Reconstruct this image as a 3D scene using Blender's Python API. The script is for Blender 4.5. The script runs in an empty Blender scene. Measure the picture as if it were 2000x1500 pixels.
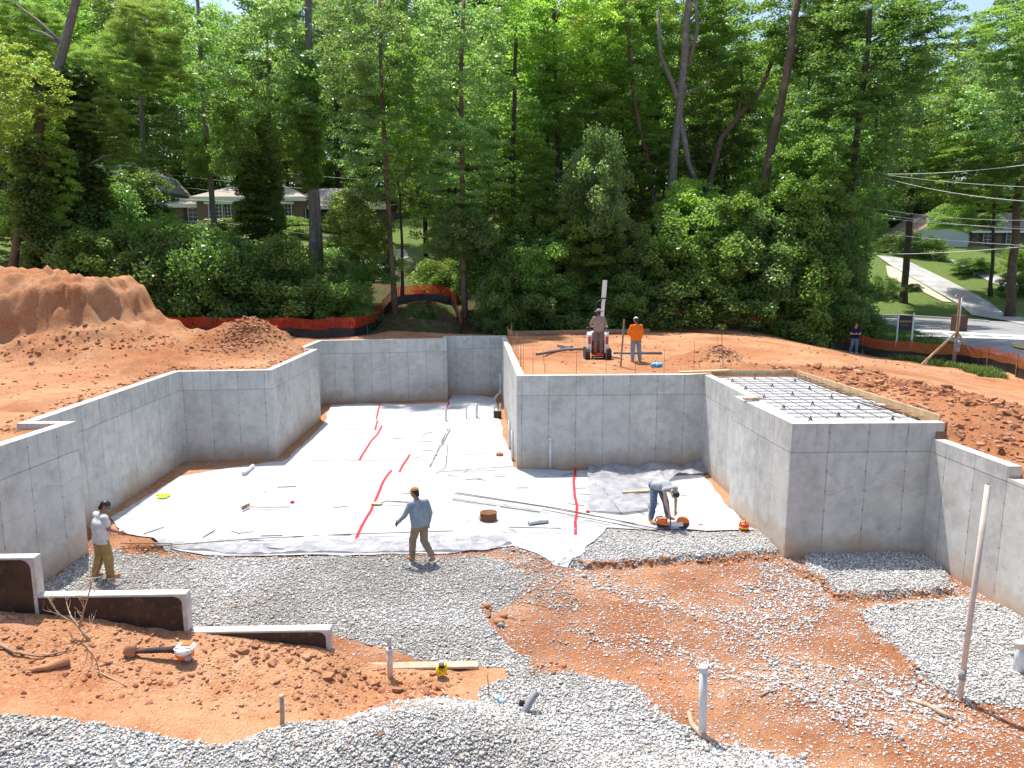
import bpy, bmesh, math, random
import numpy as np
from mathutils import Vector, Matrix, Euler
random.seed(7); RS = np.random.RandomState(7)
R = math.radians
scene = bpy.context.scene
COL = scene.collection

# ------------------------------------------------------------------ camera
F_PX = 1387.0; TILT = R(9.0); CAM_H = 6.6
cd = bpy.data.cameras.new('camera'); cam = bpy.data.objects.new('camera', cd); COL.objects.link(cam)
cd.sensor_width = 36; cd.lens = F_PX/2000*36; cd.clip_end = 2000; cd.clip_start = .1
cam.location = (0, 0, CAM_H); cam.rotation_euler = (R(90)-TILT, 0, 0); scene.camera = cam
# ------------------------------------------------------------------ world, sun, exposure
w = bpy.data.worlds.new('World'); scene.world = w; w.use_nodes = True
nt = w.node_tree; nt.nodes.clear()
sky = nt.nodes.new('ShaderNodeTexSky'); bg = nt.nodes.new('ShaderNodeBackground'); wo = nt.nodes.new('ShaderNodeOutputWorld')
sky.sky_type = 'NISHITA'; sky.sun_disc = False
SUN = Vector((-.62, 1.05, 3.2)).normalized()
sky.sun_elevation = math.asin(SUN.z); sky.sun_rotation = math.atan2(SUN.x, SUN.y)
sky.air_density = 1.0; sky.dust_density = 2.0; sky.ozone_density = 1.0
bg.inputs[1].default_value = .15
nt.links.new(sky.outputs[0], bg.inputs[0]); nt.links.new(bg.outputs[0], wo.inputs[0])
sl = bpy.data.lights.new('sun', 'SUN'); sun = bpy.data.objects.new('sun', sl); COL.objects.link(sun)
sl.energy = 4.2; sl.angle = R(.55); sl.color = (1, .955, .89)
sun.rotation_euler = (-SUN).to_track_quat('-Z', 'Y').to_euler(); sun.location = (0, 0, 60)
scene.view_settings.view_transform = 'Standard'; scene.view_settings.look = 'None'
scene.view_settings.gamma = 1; scene.view_settings.exposure = .72
scene.render.engine = 'CYCLES'
scene.cycles.max_bounces = 8; scene.cycles.transparent_max_bounces = 12; scene.cycles.transmission_bounces = 4; scene.cycles.diffuse_bounces = 4

# ------------------------------------------------------------------ where a sight line meets the world (only used to measure positions)
CT, ST = math.cos(TILT), math.sin(TILT)
def ray(px, py):
    x = (px-1000)/F_PX; y = -(py-750)/F_PX
    return Vector((x, CT+y*ST, -ST+y*CT))
def gz(px, py, z=0.0):
    r = ray(px, py); t = (z-CAM_H)/r.z; return Vector((r.x*t, r.y*t, z))
def gy(px, py, Y):
    r = ray(px, py); t = Y/r.y; return Vector((r.x*t, Y, CAM_H+r.z*t))
# ------------------------------------------------------------------ noise in numpy
def _h(ix, iy, s):
    n = (ix.astype(np.int64)*374761393 + iy.astype(np.int64)*668265263 + s*1442695041) & 0xFFFFFFFF
    n = ((n ^ (n >> 13))*1274126177) & 0xFFFFFFFF
    return ((n ^ (n >> 16)) & 0xFFFF)/65535.0
def vnoise(x, y, sc=1.0, s=0):
    x = np.asarray(x, float)/sc; y = np.asarray(y, float)/sc
    ix = np.floor(x); iy = np.floor(y); fx = x-ix; fy = y-iy
    fx = fx*fx*(3-2*fx); fy = fy*fy*(3-2*fy)
    a = _h(ix, iy, s); b = _h(ix+1, iy, s); c = _h(ix, iy+1, s); d = _h(ix+1, iy+1, s)
    return (a*(1-fx)+b*fx)*(1-fy)+(c*(1-fx)+d*fx)*fy
def fbm(x, y, sc=1.0, s=0, o=4):
    r = 0; amp = .5
    for k in range(o): r = r+amp*(vnoise(x, y, sc/(2**k), s+k*17)-.5)*2; amp *= .5
    return r
def sm(t): t = np.clip(t, 0, 1); return t*t*(3-2*t)
def in_poly(x, y, P):
    x = np.asarray(x, float); y = np.asarray(y, float); r = np.zeros(x.shape, bool); n = len(P)
    for i in range(n):
        x0, y0 = P[i][0], P[i][1]; x1, y1 = P[(i+1) % n][0], P[(i+1) % n][1]
        if y0 == y1: continue
        c = (y0 > y) != (y1 > y)
        r ^= c & (x < (x1-x0)*(y-y0)/(y1-y0)+x0)
    return r
def dist_path(x, y, P):
    d = np.full(np.shape(x), 1e9)
    for (ax, ay), (bx, by) in zip(P[:-1], P[1:]):
        dx, dy = bx-ax, by-ay; t = np.clip(((x-ax)*dx+(y-ay)*dy)/(dx*dx+dy*dy+1e-12), 0, 1)
        d = np.minimum(d, np.hypot(x-ax-t*dx, y-ay-t*dy))
    return d

# ------------------------------------------------------------------ materials
def newmat(name):
    m = bpy.data.materials.new(name); m.use_nodes = True
    n = m.node_tree; b = n.nodes['Principled BSDF']; return m, n, b
def N(n, t, **kw):
    x = n.nodes.new(t)
    for k, v in kw.items():
        if k.startswith('i_'): x.inputs[int(k[2:]) if k[2:].isdigit() else k[2:]].default_value = v
        else: setattr(x, k, v)
    return x
def math_(n, op, a, b=None, c=None, clamp=False):
    x = n.nodes.new('ShaderNodeMath'); x.operation = op; x.use_clamp = clamp
    for i, v in enumerate((a, b, c)):
        if v is None: continue
        if isinstance(v, (int, float)): x.inputs[i].default_value = v
        else: n.links.new(v, x.inputs[i])
    return x.outputs[0]
def mixc(n, f, a, b, mode='MIX'):
    x = n.nodes.new('ShaderNodeMix'); x.data_type = 'RGBA'; x.blend_type = mode
    for s, v in ((x.inputs[0], f), (x.inputs[6], a), (x.inputs[7], b)):
        if isinstance(v, (int, float)): s.default_value = v
        elif isinstance(v, tuple): s.default_value = (*v[:3], 1)
        else: n.links.new(v, s)
    return x.outputs[2]
def ramp(n, v, lo, hi, a=0.0, b=1.0):
    x = n.nodes.new('ShaderNodeMapRange'); x.clamp = True
    n.links.new(v, x.inputs[0])
    for i, q in enumerate((lo, hi, a, b)): x.inputs[i+1].default_value = q
    return x.outputs[0]
def noise(n, vec, sc, det=4, rough=.55):
    x = n.nodes.new('ShaderNodeTexNoise'); x.inputs['Scale'].default_value = sc; x.inputs['Detail'].default_value = det
    x.inputs['Roughness'].default_value = rough
    if vec is not None: n.links.new(vec, x.inputs['Vector'])
    return x.outputs[0]
def objvec(n): return n.nodes.new('ShaderNodeTexCoord').outputs['Object']
def bump(n, b, h, strength=.3, dist=.02):
    x = n.nodes.new('ShaderNodeBump'); x.inputs['Strength'].default_value = strength; x.inputs['Distance'].default_value = dist
    n.links.new(h, x.inputs['Height']); n.links.new(x.outputs[0], b.inputs['Normal']); return x
def mapped(n, vec, s):
    x = n.nodes.new('ShaderNodeMapping'); x.inputs['Scale'].default_value = s; n.links.new(vec, x.inputs[0]); return x.outputs[0]
M = {}
def simple(key, col, rough=.7, var=.18, sc=6.0, bs=.15, metal=0.0, dirt=None, spec=None, bd=.01):
    m, n, b = newmat(key); v = objvec(n)
    f = noise(n, v, sc, 5); dk = tuple(c*(1-var*1.3) for c in col); lt = tuple(min(1, c*(1+var)) for c in col)
    c = mixc(n, ramp(n, f, .3, .7), dk, lt)
    if dirt:
        f2 = noise(n, v, sc*.6+1.3, 6, .7); c = mixc(n, ramp(n, f2, .5, .72, 0, .75), c, dirt)
    n.links.new(c, b.inputs['Base Color']); b.inputs['Roughness'].default_value = rough; b.inputs['Metallic'].default_value = metal
    if spec is not None: b.inputs['Specular IOR Level'].default_value = spec
    if bs: bump(n, b, noise(n, v, sc*5, 4), bs, bd)
    M[key] = m; return m
SOIL_L = (.5, .285, .155); SOIL_M = (.39, .165, .075); SOIL_D = (.23, .075, .03)
simple('wood', (.62, .44, .25), .75, .2, 4, .2, dirt=(.45, .28, .16))
simple('old_wood', (.3, .2, .13), .85, .3, 8, .3)
simple('root_wood', (.45, .33, .22), .85, .3, 9, .4, dirt=SOIL_M)
simple('pvc', (.66, .66, .65), .35, .05, 3, .03, dirt=(.66, .6, .54))
simple('pvc_tan', (.68, .58, .48), .5, .12, 3, .05, dirt=(.55, .36, .24))
simple('pvc_dark', (.16, .14, .15), .5, .2, 3, .05)
simple('rebar', (.16, .1, .075), .75, .4, 20, .3, .3)
simple('rust', (.27, .12, .05), .85, .4, 25, .5)
simple('steel', (.5, .5, .5), .4, .1, 8, .1, .8)
simple('black', (.02, .02, .022), .45, .3, 6, .1)
simple('rubber', (.035, .033, .03), .85, .3, 12, .4, dirt=(.2, .09, .05))
simple('white_paint', (.78, .77, .74), .35, .05, 3, .03, dirt=(.6, .42, .3))
simple('red_paint', (.55, .03, .02), .4, .1, 5, .05)
simple('orange_plastic', (.8, .16, .02), .4, .08, 6, .05, dirt=(.45, .16, .06))
simple('grey_plastic', (.3, .3, .32), .5, .15, 6, .05)
simple('yellow_plastic', (.85, .62, .01), .4, .05, 5, .03)
simple('neon', (.75, .9, .02), .8, .1, 12, .4)
simple('tape_red', (.6, .008, .025), .5, .12, 12, .3)
simple('blue_plastic', (.08, .4, .75), .4, .2, 15, .4)
simple('skin', (.3, .15, .09), .6, .08, 6, .03)
simple('skin_light', (.5, .29, .2), .6, .08, 6, .03)
simple('hair', (.015, .012, .01), .6, .3, 30, .4)
def cloth(key, col, dirt=None): return simple(key, col, .9, .16, 5, .5, dirt=dirt, spec=.15, bd=.012)
cloth('tee_white', (.6, .6, .62)); cloth('tee_grey', (.26, .31, .35)); cloth('khaki', (.36, .25, .1), dirt=(.25, .17, .09))
cloth('khaki_dull', (.29, .215, .14), dirt=(.2, .15, .1)); cloth('denim', (.1, .16, .24), dirt=(.2, .25, .3)); cloth('denim_light', (.22, .28, .36))
cloth('camo', (.3, .28, .22), dirt=(.12, .13, .08)); cloth('tank_grey', (.33, .345, .36)); cloth('orange_cloth', (.95, .2, .02))
cloth('tan_cloth', (.33, .27, .22)); cloth('navy', (.012, .014, .06)); cloth('boot', (.4, .22, .1), dirt=(.5, .28, .15)); cloth('boot_orange', (.6, .27, .07))
cloth('cap_orange', (.42, .2, .05)); cloth('grey_trouser', (.2, .17, .15)); cloth('glove', (.06, .07, .1)); cloth('hat', (.36, .32, .28))
simple('roof', (.42, .36, .31), .9, .15, 5, .4); simple('roof_brown', (.34, .24, .19), .9, .15, 5, .4)
simple('white_trim', (.8, .8, .77), .6, .06, 3, .05); simple('siding', (.52, .52, .5), .7, .08, 2, .05)
simple('shutter', (.02, .025, .035), .5, .2, 4, .05); simple('tan_wall', (.55, .45, .34), .9, .15, 3, .2)
simple('paint_white', (.75, .75, .73), .7, .15, 3, .05); simple('paint_yellow', (.75, .5, .06), .7, .15, 3, .05)
simple('brown_box', (.1, .05, .03), .7, .2, 3, .05); simple('pole_wood', (.25, .21, .18), .9, .25, 6, .3)
simple('kerb', (.5, .49, .46), .9, .15, 2, .2); simple('dead_leaf', (.4, .17, .08), .9, .3, 9, .2)
simple('cable', (.7, .7, .7), .5, .1, 3, 0); simple('cable_black', (.02, .02, .02), .5, .1, 3, 0)
simple('flower', (.8, .45, .04), .8, .3, 9, .3); simple('concrete_top', (.56, .54, .5), .85, .16, 4, .5, dirt=(.5, .36, .24))
simple('bulb_glass', (.02, .03, .04), .15, .1, 3, 0)

simple('concrete_muddy', (.47, .35, .25), .9, .2, 5, .3, dirt=(.4, .2, .1))
def brick_mat():
    m, n, b = newmat('brick'); v = objvec(n)
    t = N(n, 'ShaderNodeTexBrick'); t.inputs['Scale'].default_value = 4
    x = N(n, 'ShaderNodeCombineXYZ'); s = N(n, 'ShaderNodeSeparateXYZ'); n.links.new(v, s.inputs[0])
    n.links.new(math_(n, 'ADD', s.outputs[0], s.outputs[1]), x.inputs[0]); n.links.new(s.outputs[2], x.inputs[1]); n.links.new(x.outputs[0], t.inputs[0])
    t.inputs['Color1'].default_value = (.16, .09, .065, 1); t.inputs['Color2'].default_value = (.22, .13, .09, 1); t.inputs['Mortar'].default_value = (.3, .25, .21, 1)
    n.links.new(t.outputs[0], b.inputs['Base Color']); b.inputs['Roughness'].default_value = .9; M['brick'] = m
brick_mat()
def siding_mat():
    m, n, b = newmat('lap_siding'); v = objvec(n); s = N(n, 'ShaderNodeSeparateXYZ'); n.links.new(v, s.inputs[0])
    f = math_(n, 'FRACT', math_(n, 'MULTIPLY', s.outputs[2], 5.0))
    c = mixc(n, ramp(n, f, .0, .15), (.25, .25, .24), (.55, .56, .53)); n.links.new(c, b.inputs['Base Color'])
    bump(n, b, f, .5, .03); b.inputs['Roughness'].default_value = .7; M['lap_siding'] = m
siding_mat()

def concrete_mat():
    m, n, b = newmat('concrete'); uv = N(n, 'ShaderNodeUVMap'); s = N(n, 'ShaderNodeSeparateXYZ'); n.links.new(uv.outputs[0], s.inputs[0])
    u, v = s.outputs[0], s.outputs[1]; ov = objvec(n)
    un = math_(n, 'DIVIDE', u, .91); uf = math_(n, 'FRACT', un); ui = math_(n, 'FLOOR', un)
    row = math_(n, 'GREATER_THAN', v, 2.53)
    wn = N(n, 'ShaderNodeTexWhiteNoise', noise_dimensions='2D'); cx = N(n, 'ShaderNodeCombineXYZ'); n.links.new(ui, cx.inputs[0]); n.links.new(row, cx.inputs[1]); n.links.new(cx.outputs[0], wn.inputs[0])
    big = noise(n, ov, .9, 5, .6); mid = noise(n, ov, 3.2, 6, .62); fine = noise(n, ov, 22, 4)
    st = noise(n, mapped(n, uv.outputs[0], (9, .55, 1)), 1.0, 4)
    c = mixc(n, ramp(n, big, .32, .68), (.4, .39, .355), (.6, .58, .53))
    c = mixc(n, ramp(n, mid, .38, .66, 0, .7), c, (.66, .64, .59))
    c = mixc(n, ramp(n, noise(n, ov, 5.5, 6, .7), .55, .66, 0, .3), c, (.29, .295, .29))
    g = math_(n, 'ADD', math_(n, 'MULTIPLY', wn.outputs[0], .15), .92)
    cc = N(n, 'ShaderNodeCombineXYZ'); [n.links.new(g, cc.inputs[i]) for i in range(3)]
    c = mixc(n, 1.0, c, cc.outputs[0], 'MULTIPLY')
    # run marks down from the top
    top = ramp(n, v, 1.9, 3.2)
    c = mixc(n, math_(n, 'MULTIPLY', math_(n, 'MULTIPLY', ramp(n, st, .52, .68), top), .35), c, (.27, .26, .23))
    # form joints
    du = math_(n, 'MULTIPLY', math_(n, 'ABSOLUTE', math_(n, 'SUBTRACT', math_(n, 'ABSOLUTE', math_(n, 'SUBTRACT', uf, .5)), .5)), .91)
    jn = noise(n, ov, 2.2, 3)
    seam = math_(n, 'MULTIPLY', ramp(n, du, .006, .02, 1, 0), ramp(n, jn, .3, .62, .1, .85))
    dv = math_(n, 'ABSOLUTE', math_(n, 'SUBTRACT', math_(n, 'ADD', v, math_(n, 'MULTIPLY', mid, .03)), 2.545))
    seam = math_(n, 'MAXIMUM', seam, math_(n, 'MULTIPLY', ramp(n, dv, .006, .018, 1, 0), .8))
    c = mixc(n, math_(n, 'MULTIPLY', seam, .6), c, (.13, .125, .11))
    vf = math_(n, 'ABSOLUTE', math_(n, 'SUBTRACT', math_(n, 'FRACT', math_(n, 'DIVIDE', v, .46)), .5))
    dot = math_(n, 'MULTIPLY', ramp(n, du, .016, .024, 1, 0), ramp(n, vf, .03, .05, 1, 0))
    c = mixc(n, math_(n, 'MULTIPLY', dot, .6), c, (.1, .09, .08))
    pv = math_(n, 'ADD', math_(n, 'MULTIPLY', noise(n, mapped(n, uv.outputs[0], (.35, 0, 0)), 1.0, 4), 2.6), .35)
    pl = ramp(n, math_(n, 'ABSOLUTE', math_(n, 'SUBTRACT', v, pv)), .008, .03, 1, 0)
    c = mixc(n, math_(n, 'MULTIPLY', math_(n, 'MULTIPLY', pl, ramp(n, noise(n, ov, .7, 3), .45, .6)), .2), c, (.2, .19, .17))
    # bug holes
    vo = N(n, 'ShaderNodeTexVoronoi'); vo.inputs['Scale'].default_value = 4.5; n.links.new(ov, vo.inputs[0])
    c = mixc(n, ramp(n, vo.outputs[0], .03, .06, .4, 0), c, (.12, .1, .08))
    # clay splashed at the foot of the wall and rust-coloured spots
    low = math_(n, 'ADD', v, math_(n, 'MULTIPLY', math_(n, 'SUBTRACT', noise(n, ov, .8, 4), .5), 1.3))
    c = mixc(n, math_(n, 'MULTIPLY', ramp(n, low, .7, -.1), .85), c, (.48, .31, .18))
    sp = math_(n, 'MULTIPLY', ramp(n, noise(n, ov, 3.6, 5, .6), .67, .72), ramp(n, noise(n, ov, .45, 2), .56, .66))
    c = mixc(n, math_(n, 'MULTIPLY', sp, .75), c, (.55, .25, .09))
    n.links.new(c, b.inputs['Base Color']); b.inputs['Roughness'].default_value = .82; b.inputs['Specular IOR Level'].default_value = .3
    h = math_(n, 'SUBTRACT', math_(n, 'ADD', math_(n, 'MULTIPLY', fine, .25), math_(n, 'MULTIPLY', mid, .6)), math_(n, 'MULTIPLY', seam, .6))
    bump(n, b, h, .25, .03); M['concrete'] = m
concrete_mat()
def coating_mat():
    m, n, b = newmat('coating'); v = objvec(n)
    c = mixc(n, ramp(n, noise(n, v, 2.5, 5), .35, .7), (.018, .012, .01), (.06, .03, .02))
    s = N(n, 'ShaderNodeSeparateXYZ'); n.links.new(v, s.inputs[0])
    c = mixc(n, ramp(n, noise(n, v, 7, 6, .7), .55, .7, 0, .8), c, (.2, .085, .04))
    n.links.new(c, b.inputs['Base Color']); b.inputs['Roughness'].default_value = .55; bump(n, b, noise(n, v, 30), .3, .01); M['coating'] = m
coating_mat()

def soil_color(n, v, a1=None):
    big = noise(n, v, .35, 4, .6); mid = noise(n, v, 1.7, 6, .65); fine = noise(n, v, 11, 6, .7); grit = noise(n, v, 60, 4, .7)
    c = mixc(n, ramp(n, big, .35, .65), SOIL_M, SOIL_L)
    c = mixc(n, ramp(n, mid, .5, .7, 0, .7), c, (.36, .13, .05))
    c = mixc(n, ramp(n, fine, .5, .68, 0, .55), c, (.62, .4, .26))
    c = mixc(n, ramp(n, grit, .56, .68, 0, .5), c, (.2, .07, .03))
    h = math_(n, 'ADD', math_(n, 'MULTIPLY', fine, 1.0), math_(n, 'MULTIPLY', grit, .5))
    return c, h
def ground_mat():
    m, n, b = newmat('ground_cover'); v = objvec(n)
    c, h = soil_color(n, v)
    a = N(n, 'ShaderNodeAttribute', attribute_name='soil').outputs['Fac']
    d = N(n, 'ShaderNodeAttribute', attribute_name='damp').outputs['Fac']
    l = N(n, 'ShaderNodeAttribute', attribute_name='lawn').outputs['Fac']
    c = mixc(n, math_(n, 'MULTIPLY', d, .75), c, (.27, .095, .038))
    litter = mixc(n, ramp(n, noise(n, v, 3, 6, .7), .4, .62), (.07, .045, .025), (.14, .1, .055))
    litter = mixc(n, ramp(n, noise(n, v, 1.1, 5), .48, .6), litter, (.045, .085, .02))
    grass = mixc(n, ramp(n, noise(n, v, 4, 6, .7), .3, .7), (.075, .12, .03), (.165, .22, .06))
    c2 = mixc(n, l, litter, grass)
    c = mixc(n, a, c2, c)
    n.links.new(c, b.inputs['Base Color']); b.inputs['Roughness'].default_value = .95; b.inputs['Specular IOR Level'].default_value = .1
    bump(n, b, h, .9, .05); M['ground_cover'] = m
ground_mat()
def pit_mat():
    m, n, b = newmat('pit_cover'); v = objvec(n)
    c, h = soil_color(n, v)
    a = N(n, 'ShaderNodeAttribute', attribute_name='gravel').outputs['Fac']
    d = N(n, 'ShaderNodeAttribute', attribute_name='damp').outputs['Fac']
    c = mixc(n, math_(n, 'MULTIPLY', d, .85), c, (.25, .095, .04))
    vo = N(n, 'ShaderNodeTexVoronoi'); vo.inputs['Scale'].default_value = 24; n.links.new(v, vo.inputs[0])
    gs = N(n, 'ShaderNodeSeparateXYZ'); n.links.new(vo.outputs['Color'], gs.inputs[0])
    g = mixc(n, gs.outputs[0], (.3, .3, .28), (.55, .55, .53))
    g = mixc(n, ramp(n, vo.outputs['Distance'], .3, .7), g, (.2, .19, .17))
    e = math_(n, 'ADD', a, math_(n, 'MULTIPLY', math_(n, 'SUBTRACT', noise(n, v, 6, 5, .7), .5), .9))
    c = mixc(n, ramp(n, e, .72, .95), c, g)
    n.links.new(c, b.inputs['Base Color']); b.inputs['Roughness'].default_value = .95; b.inputs['Specular IOR Level'].default_value = .15
    bump(n, b, math_(n, 'ADD', h, math_(n, 'MULTIPLY', vo.outputs['Distance'], -1.2)), .8, .03); M['pit_cover'] = m
pit_mat()
def stone_mat():
    m, n, b = newmat('crushed_stone'); a = N(n, 'ShaderNodeAttribute', attribute_name='rnd').outputs['Fac']
    q = N(n, 'ShaderNodeAttribute', attribute_name='dusty').outputs['Fac']
    cr = N(n, 'ShaderNodeValToRGB'); n.links.new(a, cr.inputs[0]); e = cr.color_ramp.elements
    e[0].position = 0; e[0].color = (.3, .3, .285, 1); e[1].position = 1; e[1].color = (.8, .79, .76, 1)
    x = e.new(.3); x.color = (.48, .48, .46, 1); x = e.new(.75); x.color = (.64, .635, .61, 1)
    c = mixc(n, math_(n, 'MULTIPLY', q, .75), cr.outputs[0], (.2, .19, .155), 'MIX')
    q2 = N(n, 'ShaderNodeAttribute', attribute_name='stain').outputs['Fac']; c = mixc(n, q2, c, (.46, .27, .16))
    n.links.new(c, b.inputs['Base Color']); b.inputs['Roughness'].default_value = .8; M['crushed_stone'] = m
    m2, n, b = newmat('soil_clod'); v = objvec(n); c, h = soil_color(n, v); a = N(n, 'ShaderNodeAttribute', attribute_name='rnd').outputs['Fac']
    c = mixc(n, math_(n, 'MULTIPLY', a, .85), c, (.27, .105, .05)); n.links.new(c, b.inputs['Base Color']); b.inputs['Roughness'].default_value = .95; bump(n, b, h, .6, .02); M['soil_clod'] = m2
stone_mat()
def sheet_mat():
    m, n, b = newmat('white_sheet'); v = objvec(n)
    f = noise(n, mapped(n, v, (1, 3.5, 1)), 1.4, 6, .65)
    c = mixc(n, ramp(n, f, .35, .66), (.37, .385, .4), (.6, .605, .61))
    c = mixc(n, ramp(n, noise(n, v, 1.1, 5, .7), .62, .72, 0, .28), c, (.47, .39, .33))
    n.links.new(c, b.inputs['Base Color']); b.inputs['Roughness'].default_value = .6
    h = math_(n, 'ADD', noise(n, mapped(n, v, (1, 4, 1)), 2.5, 6, .7), math_(n, 'MULTIPLY', noise(n, v, 9, 5, .7), .35))
    bump(n, b, h, .9, .09); M['white_sheet'] = m
    m, n, b = newmat('clear_plastic'); v = objvec(n)
    c = mixc(n, ramp(n, noise(n, v, 3, 6, .7), .4, .65), (.3, .3, .33), (.52, .51, .52)); n.links.new(c, b.inputs['Base Color'])
    b.inputs['Roughness'].default_value = .3; bump(n, b, noise(n, v, 5, 6, .7), .8, .06)
    tr = N(n, 'ShaderNodeBsdfTransparent'); mx = N(n, 'ShaderNodeMixShader'); mx.inputs[0].default_value = .25
    o = n.nodes['Material Output']; n.links.new(b.outputs[0], mx.inputs[1]); n.links.new(tr.outputs[0], mx.inputs[2]); n.links.new(mx.outputs[0], o.inputs[0]); M['clear_plastic'] = m
sheet_mat()
def net_mat():
    for key, col, sc, hole in (('orange_net', (.72, .06, .03), 9, .22), ('orange_net_far', (.6, .11, .04), 9, .3)):
        m, n, b = newmat(key); uv = N(n, 'ShaderNodeUVMap'); s = N(n, 'ShaderNodeSeparateXYZ'); n.links.new(uv.outputs[0], s.inputs[0])
        fu = math_(n, 'FRACT', math_(n, 'MULTIPLY', s.outputs[0], sc)); fv = math_(n, 'FRACT', math_(n, 'MULTIPLY', s.outputs[1], sc*1.6))
        hm = math_(n, 'MULTIPLY', math_(n, 'GREATER_THAN', fu, .35), math_(n, 'GREATER_THAN', fv, .4))
        b.inputs['Base Color'].default_value = (*col, 1); b.inputs['Roughness'].default_value = .6
        tl = N(n, 'ShaderNodeBsdfTranslucent'); tl.inputs[0].default_value = (*col, 1); m1 = N(n, 'ShaderNodeMixShader'); m1.inputs[0].default_value = .45
        n.links.new(b.outputs[0], m1.inputs[1]); n.links.new(tl.outputs[0], m1.inputs[2])
        tr = N(n, 'ShaderNodeBsdfTransparent'); mx = N(n, 'ShaderNodeMixShader'); n.links.new(hm, mx.inputs[0])
        n.links.new(m1.outputs[0], mx.inputs[1]); n.links.new(tr.outputs[0], mx.inputs[2]); n.links.new(mx.outputs[0], n.nodes['Material Output'].inputs[0]); M[key] = m
net_mat()
simple('silt_fabric', (.014, .014, .017), .55, .4, 4, .5)
def leaf_mat(key, a, bc, trans=.45, gloss=.28):
    m, n, b = newmat(key); r = N(n, 'ShaderNodeAttribute', attribute_name='rnd').outputs['Fac']
    oi = N(n, 'ShaderNodeObjectInfo').outputs['Random']
    c = mixc(n, r, a, bc); hs = N(n, 'ShaderNodeHueSaturation'); n.links.new(c, hs.inputs['Color'])
    n.links.new(ramp(n, oi, 0, 1, .485, .515), hs.inputs['Hue']); n.links.new(ramp(n, oi, 0, 1, .8, 1.2), hs.inputs['Value'])
    n.links.new(hs.outputs[0], b.inputs['Base Color']); b.inputs['Roughness'].default_value = .36; b.inputs['Specular IOR Level'].default_value = .62
    tl = N(n, 'ShaderNodeBsdfTranslucent'); br = mixc(n, 1.0, hs.outputs[0], (1.9, 2.1, 1.0), 'MULTIPLY'); n.links.new(br, tl.inputs[0])
    mx = N(n, 'ShaderNodeMixShader'); mx.inputs[0].default_value = trans; n.links.new(b.outputs[0], mx.inputs[1]); n.links.new(tl.outputs[0], mx.inputs[2])
    n.links.new(mx.outputs[0], n.nodes['Material Output'].inputs[0]); M[key] = m
leaf_mat('leaf_mid', (.1, .17, .045), (.23, .32, .09), .56)
leaf_mat('leaf_bright', (.165, .235, .05), (.34, .42, .12), .56)
leaf_mat('leaf_dark', (.065, .12, .036), (.15, .22, .065), .52)
leaf_mat('leaf_cool', (.105, .18, .075), (.25, .34, .15), .54)
leaf_mat('leaf_hedge', (.11, .17, .03), (.22, .28, .05), .3)
leaf_mat('needle', (.14, .2, .07), (.28, .36, .12), .5)
leaf_mat('grass_blade', (.06, .1, .025), (.13, .19, .045), .35)
def bark_mat(key, a, bc, sc=5):
    m, n, b = newmat(key); v = objvec(n); f = noise(n, mapped(n, v, (4, 4, .7)), sc, 6, .7)
    c = mixc(n, ramp(n, f, .35, .65), a, bc); c = mixc(n, ramp(n, noise(n, v, 1.2, 4), .55, .68, 0, .6), c, tuple(min(1, x*1.5) for x in bc))
    n.links.new(c, b.inputs['Base Color']); b.inputs['Roughness'].default_value = .95; bump(n, b, f, .9, .06); M[key] = m
bark_mat('bark_grey', (.1, .09, .08), (.26, .24, .21)); bark_mat('bark_brown', (.075, .05, .035), (.2, .14, .1)); bark_mat('bark_dark', (.035, .028, .02), (.09, .07, .05))
def asphalt():
    m, n, b = newmat('asphalt'); v = objvec(n); c = mixc(n, ramp(n, noise(n, v, .5, 6, .65), .35, .65), (.17, .17, .172), (.3, .3, .3))
    c = mixc(n, ramp(n, noise(n, v, 30, 3), .4, .65, 0, .3), c, (.38, .37, .36)); n.links.new(c, b.inputs['Base Color']); b.inputs['Roughness'].default_value = .9; M['asphalt'] = m
    m, n, b = newmat('driveway_concrete'); v = objvec(n); c = mixc(n, ramp(n, noise(n, v, .8, 6, .65), .35, .65), (.3, .29, .28), (.46, .45, .43)); n.links.new(c, b.inputs['Base Color']); b.inputs['Roughness'].default_value = .9; M['driveway_concrete'] = m
asphalt()

# ------------------------------------------------------------------ building helpers
def tag(o, label=None, cat=None, group=None, kind=None):
    if label: o['label'] = label
    if cat: o['category'] = cat
    if group: o['group'] = group
    if kind: o['kind'] = kind
    return o
def empty(name, loc=(0, 0, 0), rz=0.0):
    o = bpy.data.objects.new(name, None); COL.objects.link(o); o.location = loc; o.rotation_euler = (0, 0, rz); o.empty_display_size = .1; return o
def link(me, name, parent=None):
    o = bpy.data.objects.new(name, me); COL.objects.link(o)
    if parent is not None: o.parent = parent
    return o
def np_mesh(name, V, Fc, mat, parent=None, attrs=None, smooth=False, origin=(0, 0, 0)):
    V = np.asarray(V, np.float32)-np.asarray(origin, np.float32); Fc = np.asarray(Fc, np.int32); k = Fc.shape[1]
    me = bpy.data.meshes.new(name); me.vertices.add(len(V)); me.vertices.foreach_set('co', V.ravel())
    me.loops.add(Fc.size); me.loops.foreach_set('vertex_index', Fc.ravel())
    me.polygons.add(len(Fc)); me.polygons.foreach_set('loop_start', np.arange(0, Fc.size, k, dtype=np.int32))
    me.polygons.foreach_set('loop_total', np.full(len(Fc), k, np.int32))
    me.polygons.foreach_set('use_smooth', np.full(len(Fc), bool(smooth)))
    me.update(calc_edges=True)
    for an, av in (attrs or {}).items():
        at = me.attributes.new(an, 'FLOAT', 'POINT'); at.data.foreach_set('value', np.asarray(av, np.float32))
    me.materials.append(mat); o = link(me, name, parent); o.location = origin if parent is None else (0, 0, 0); return o
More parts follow.
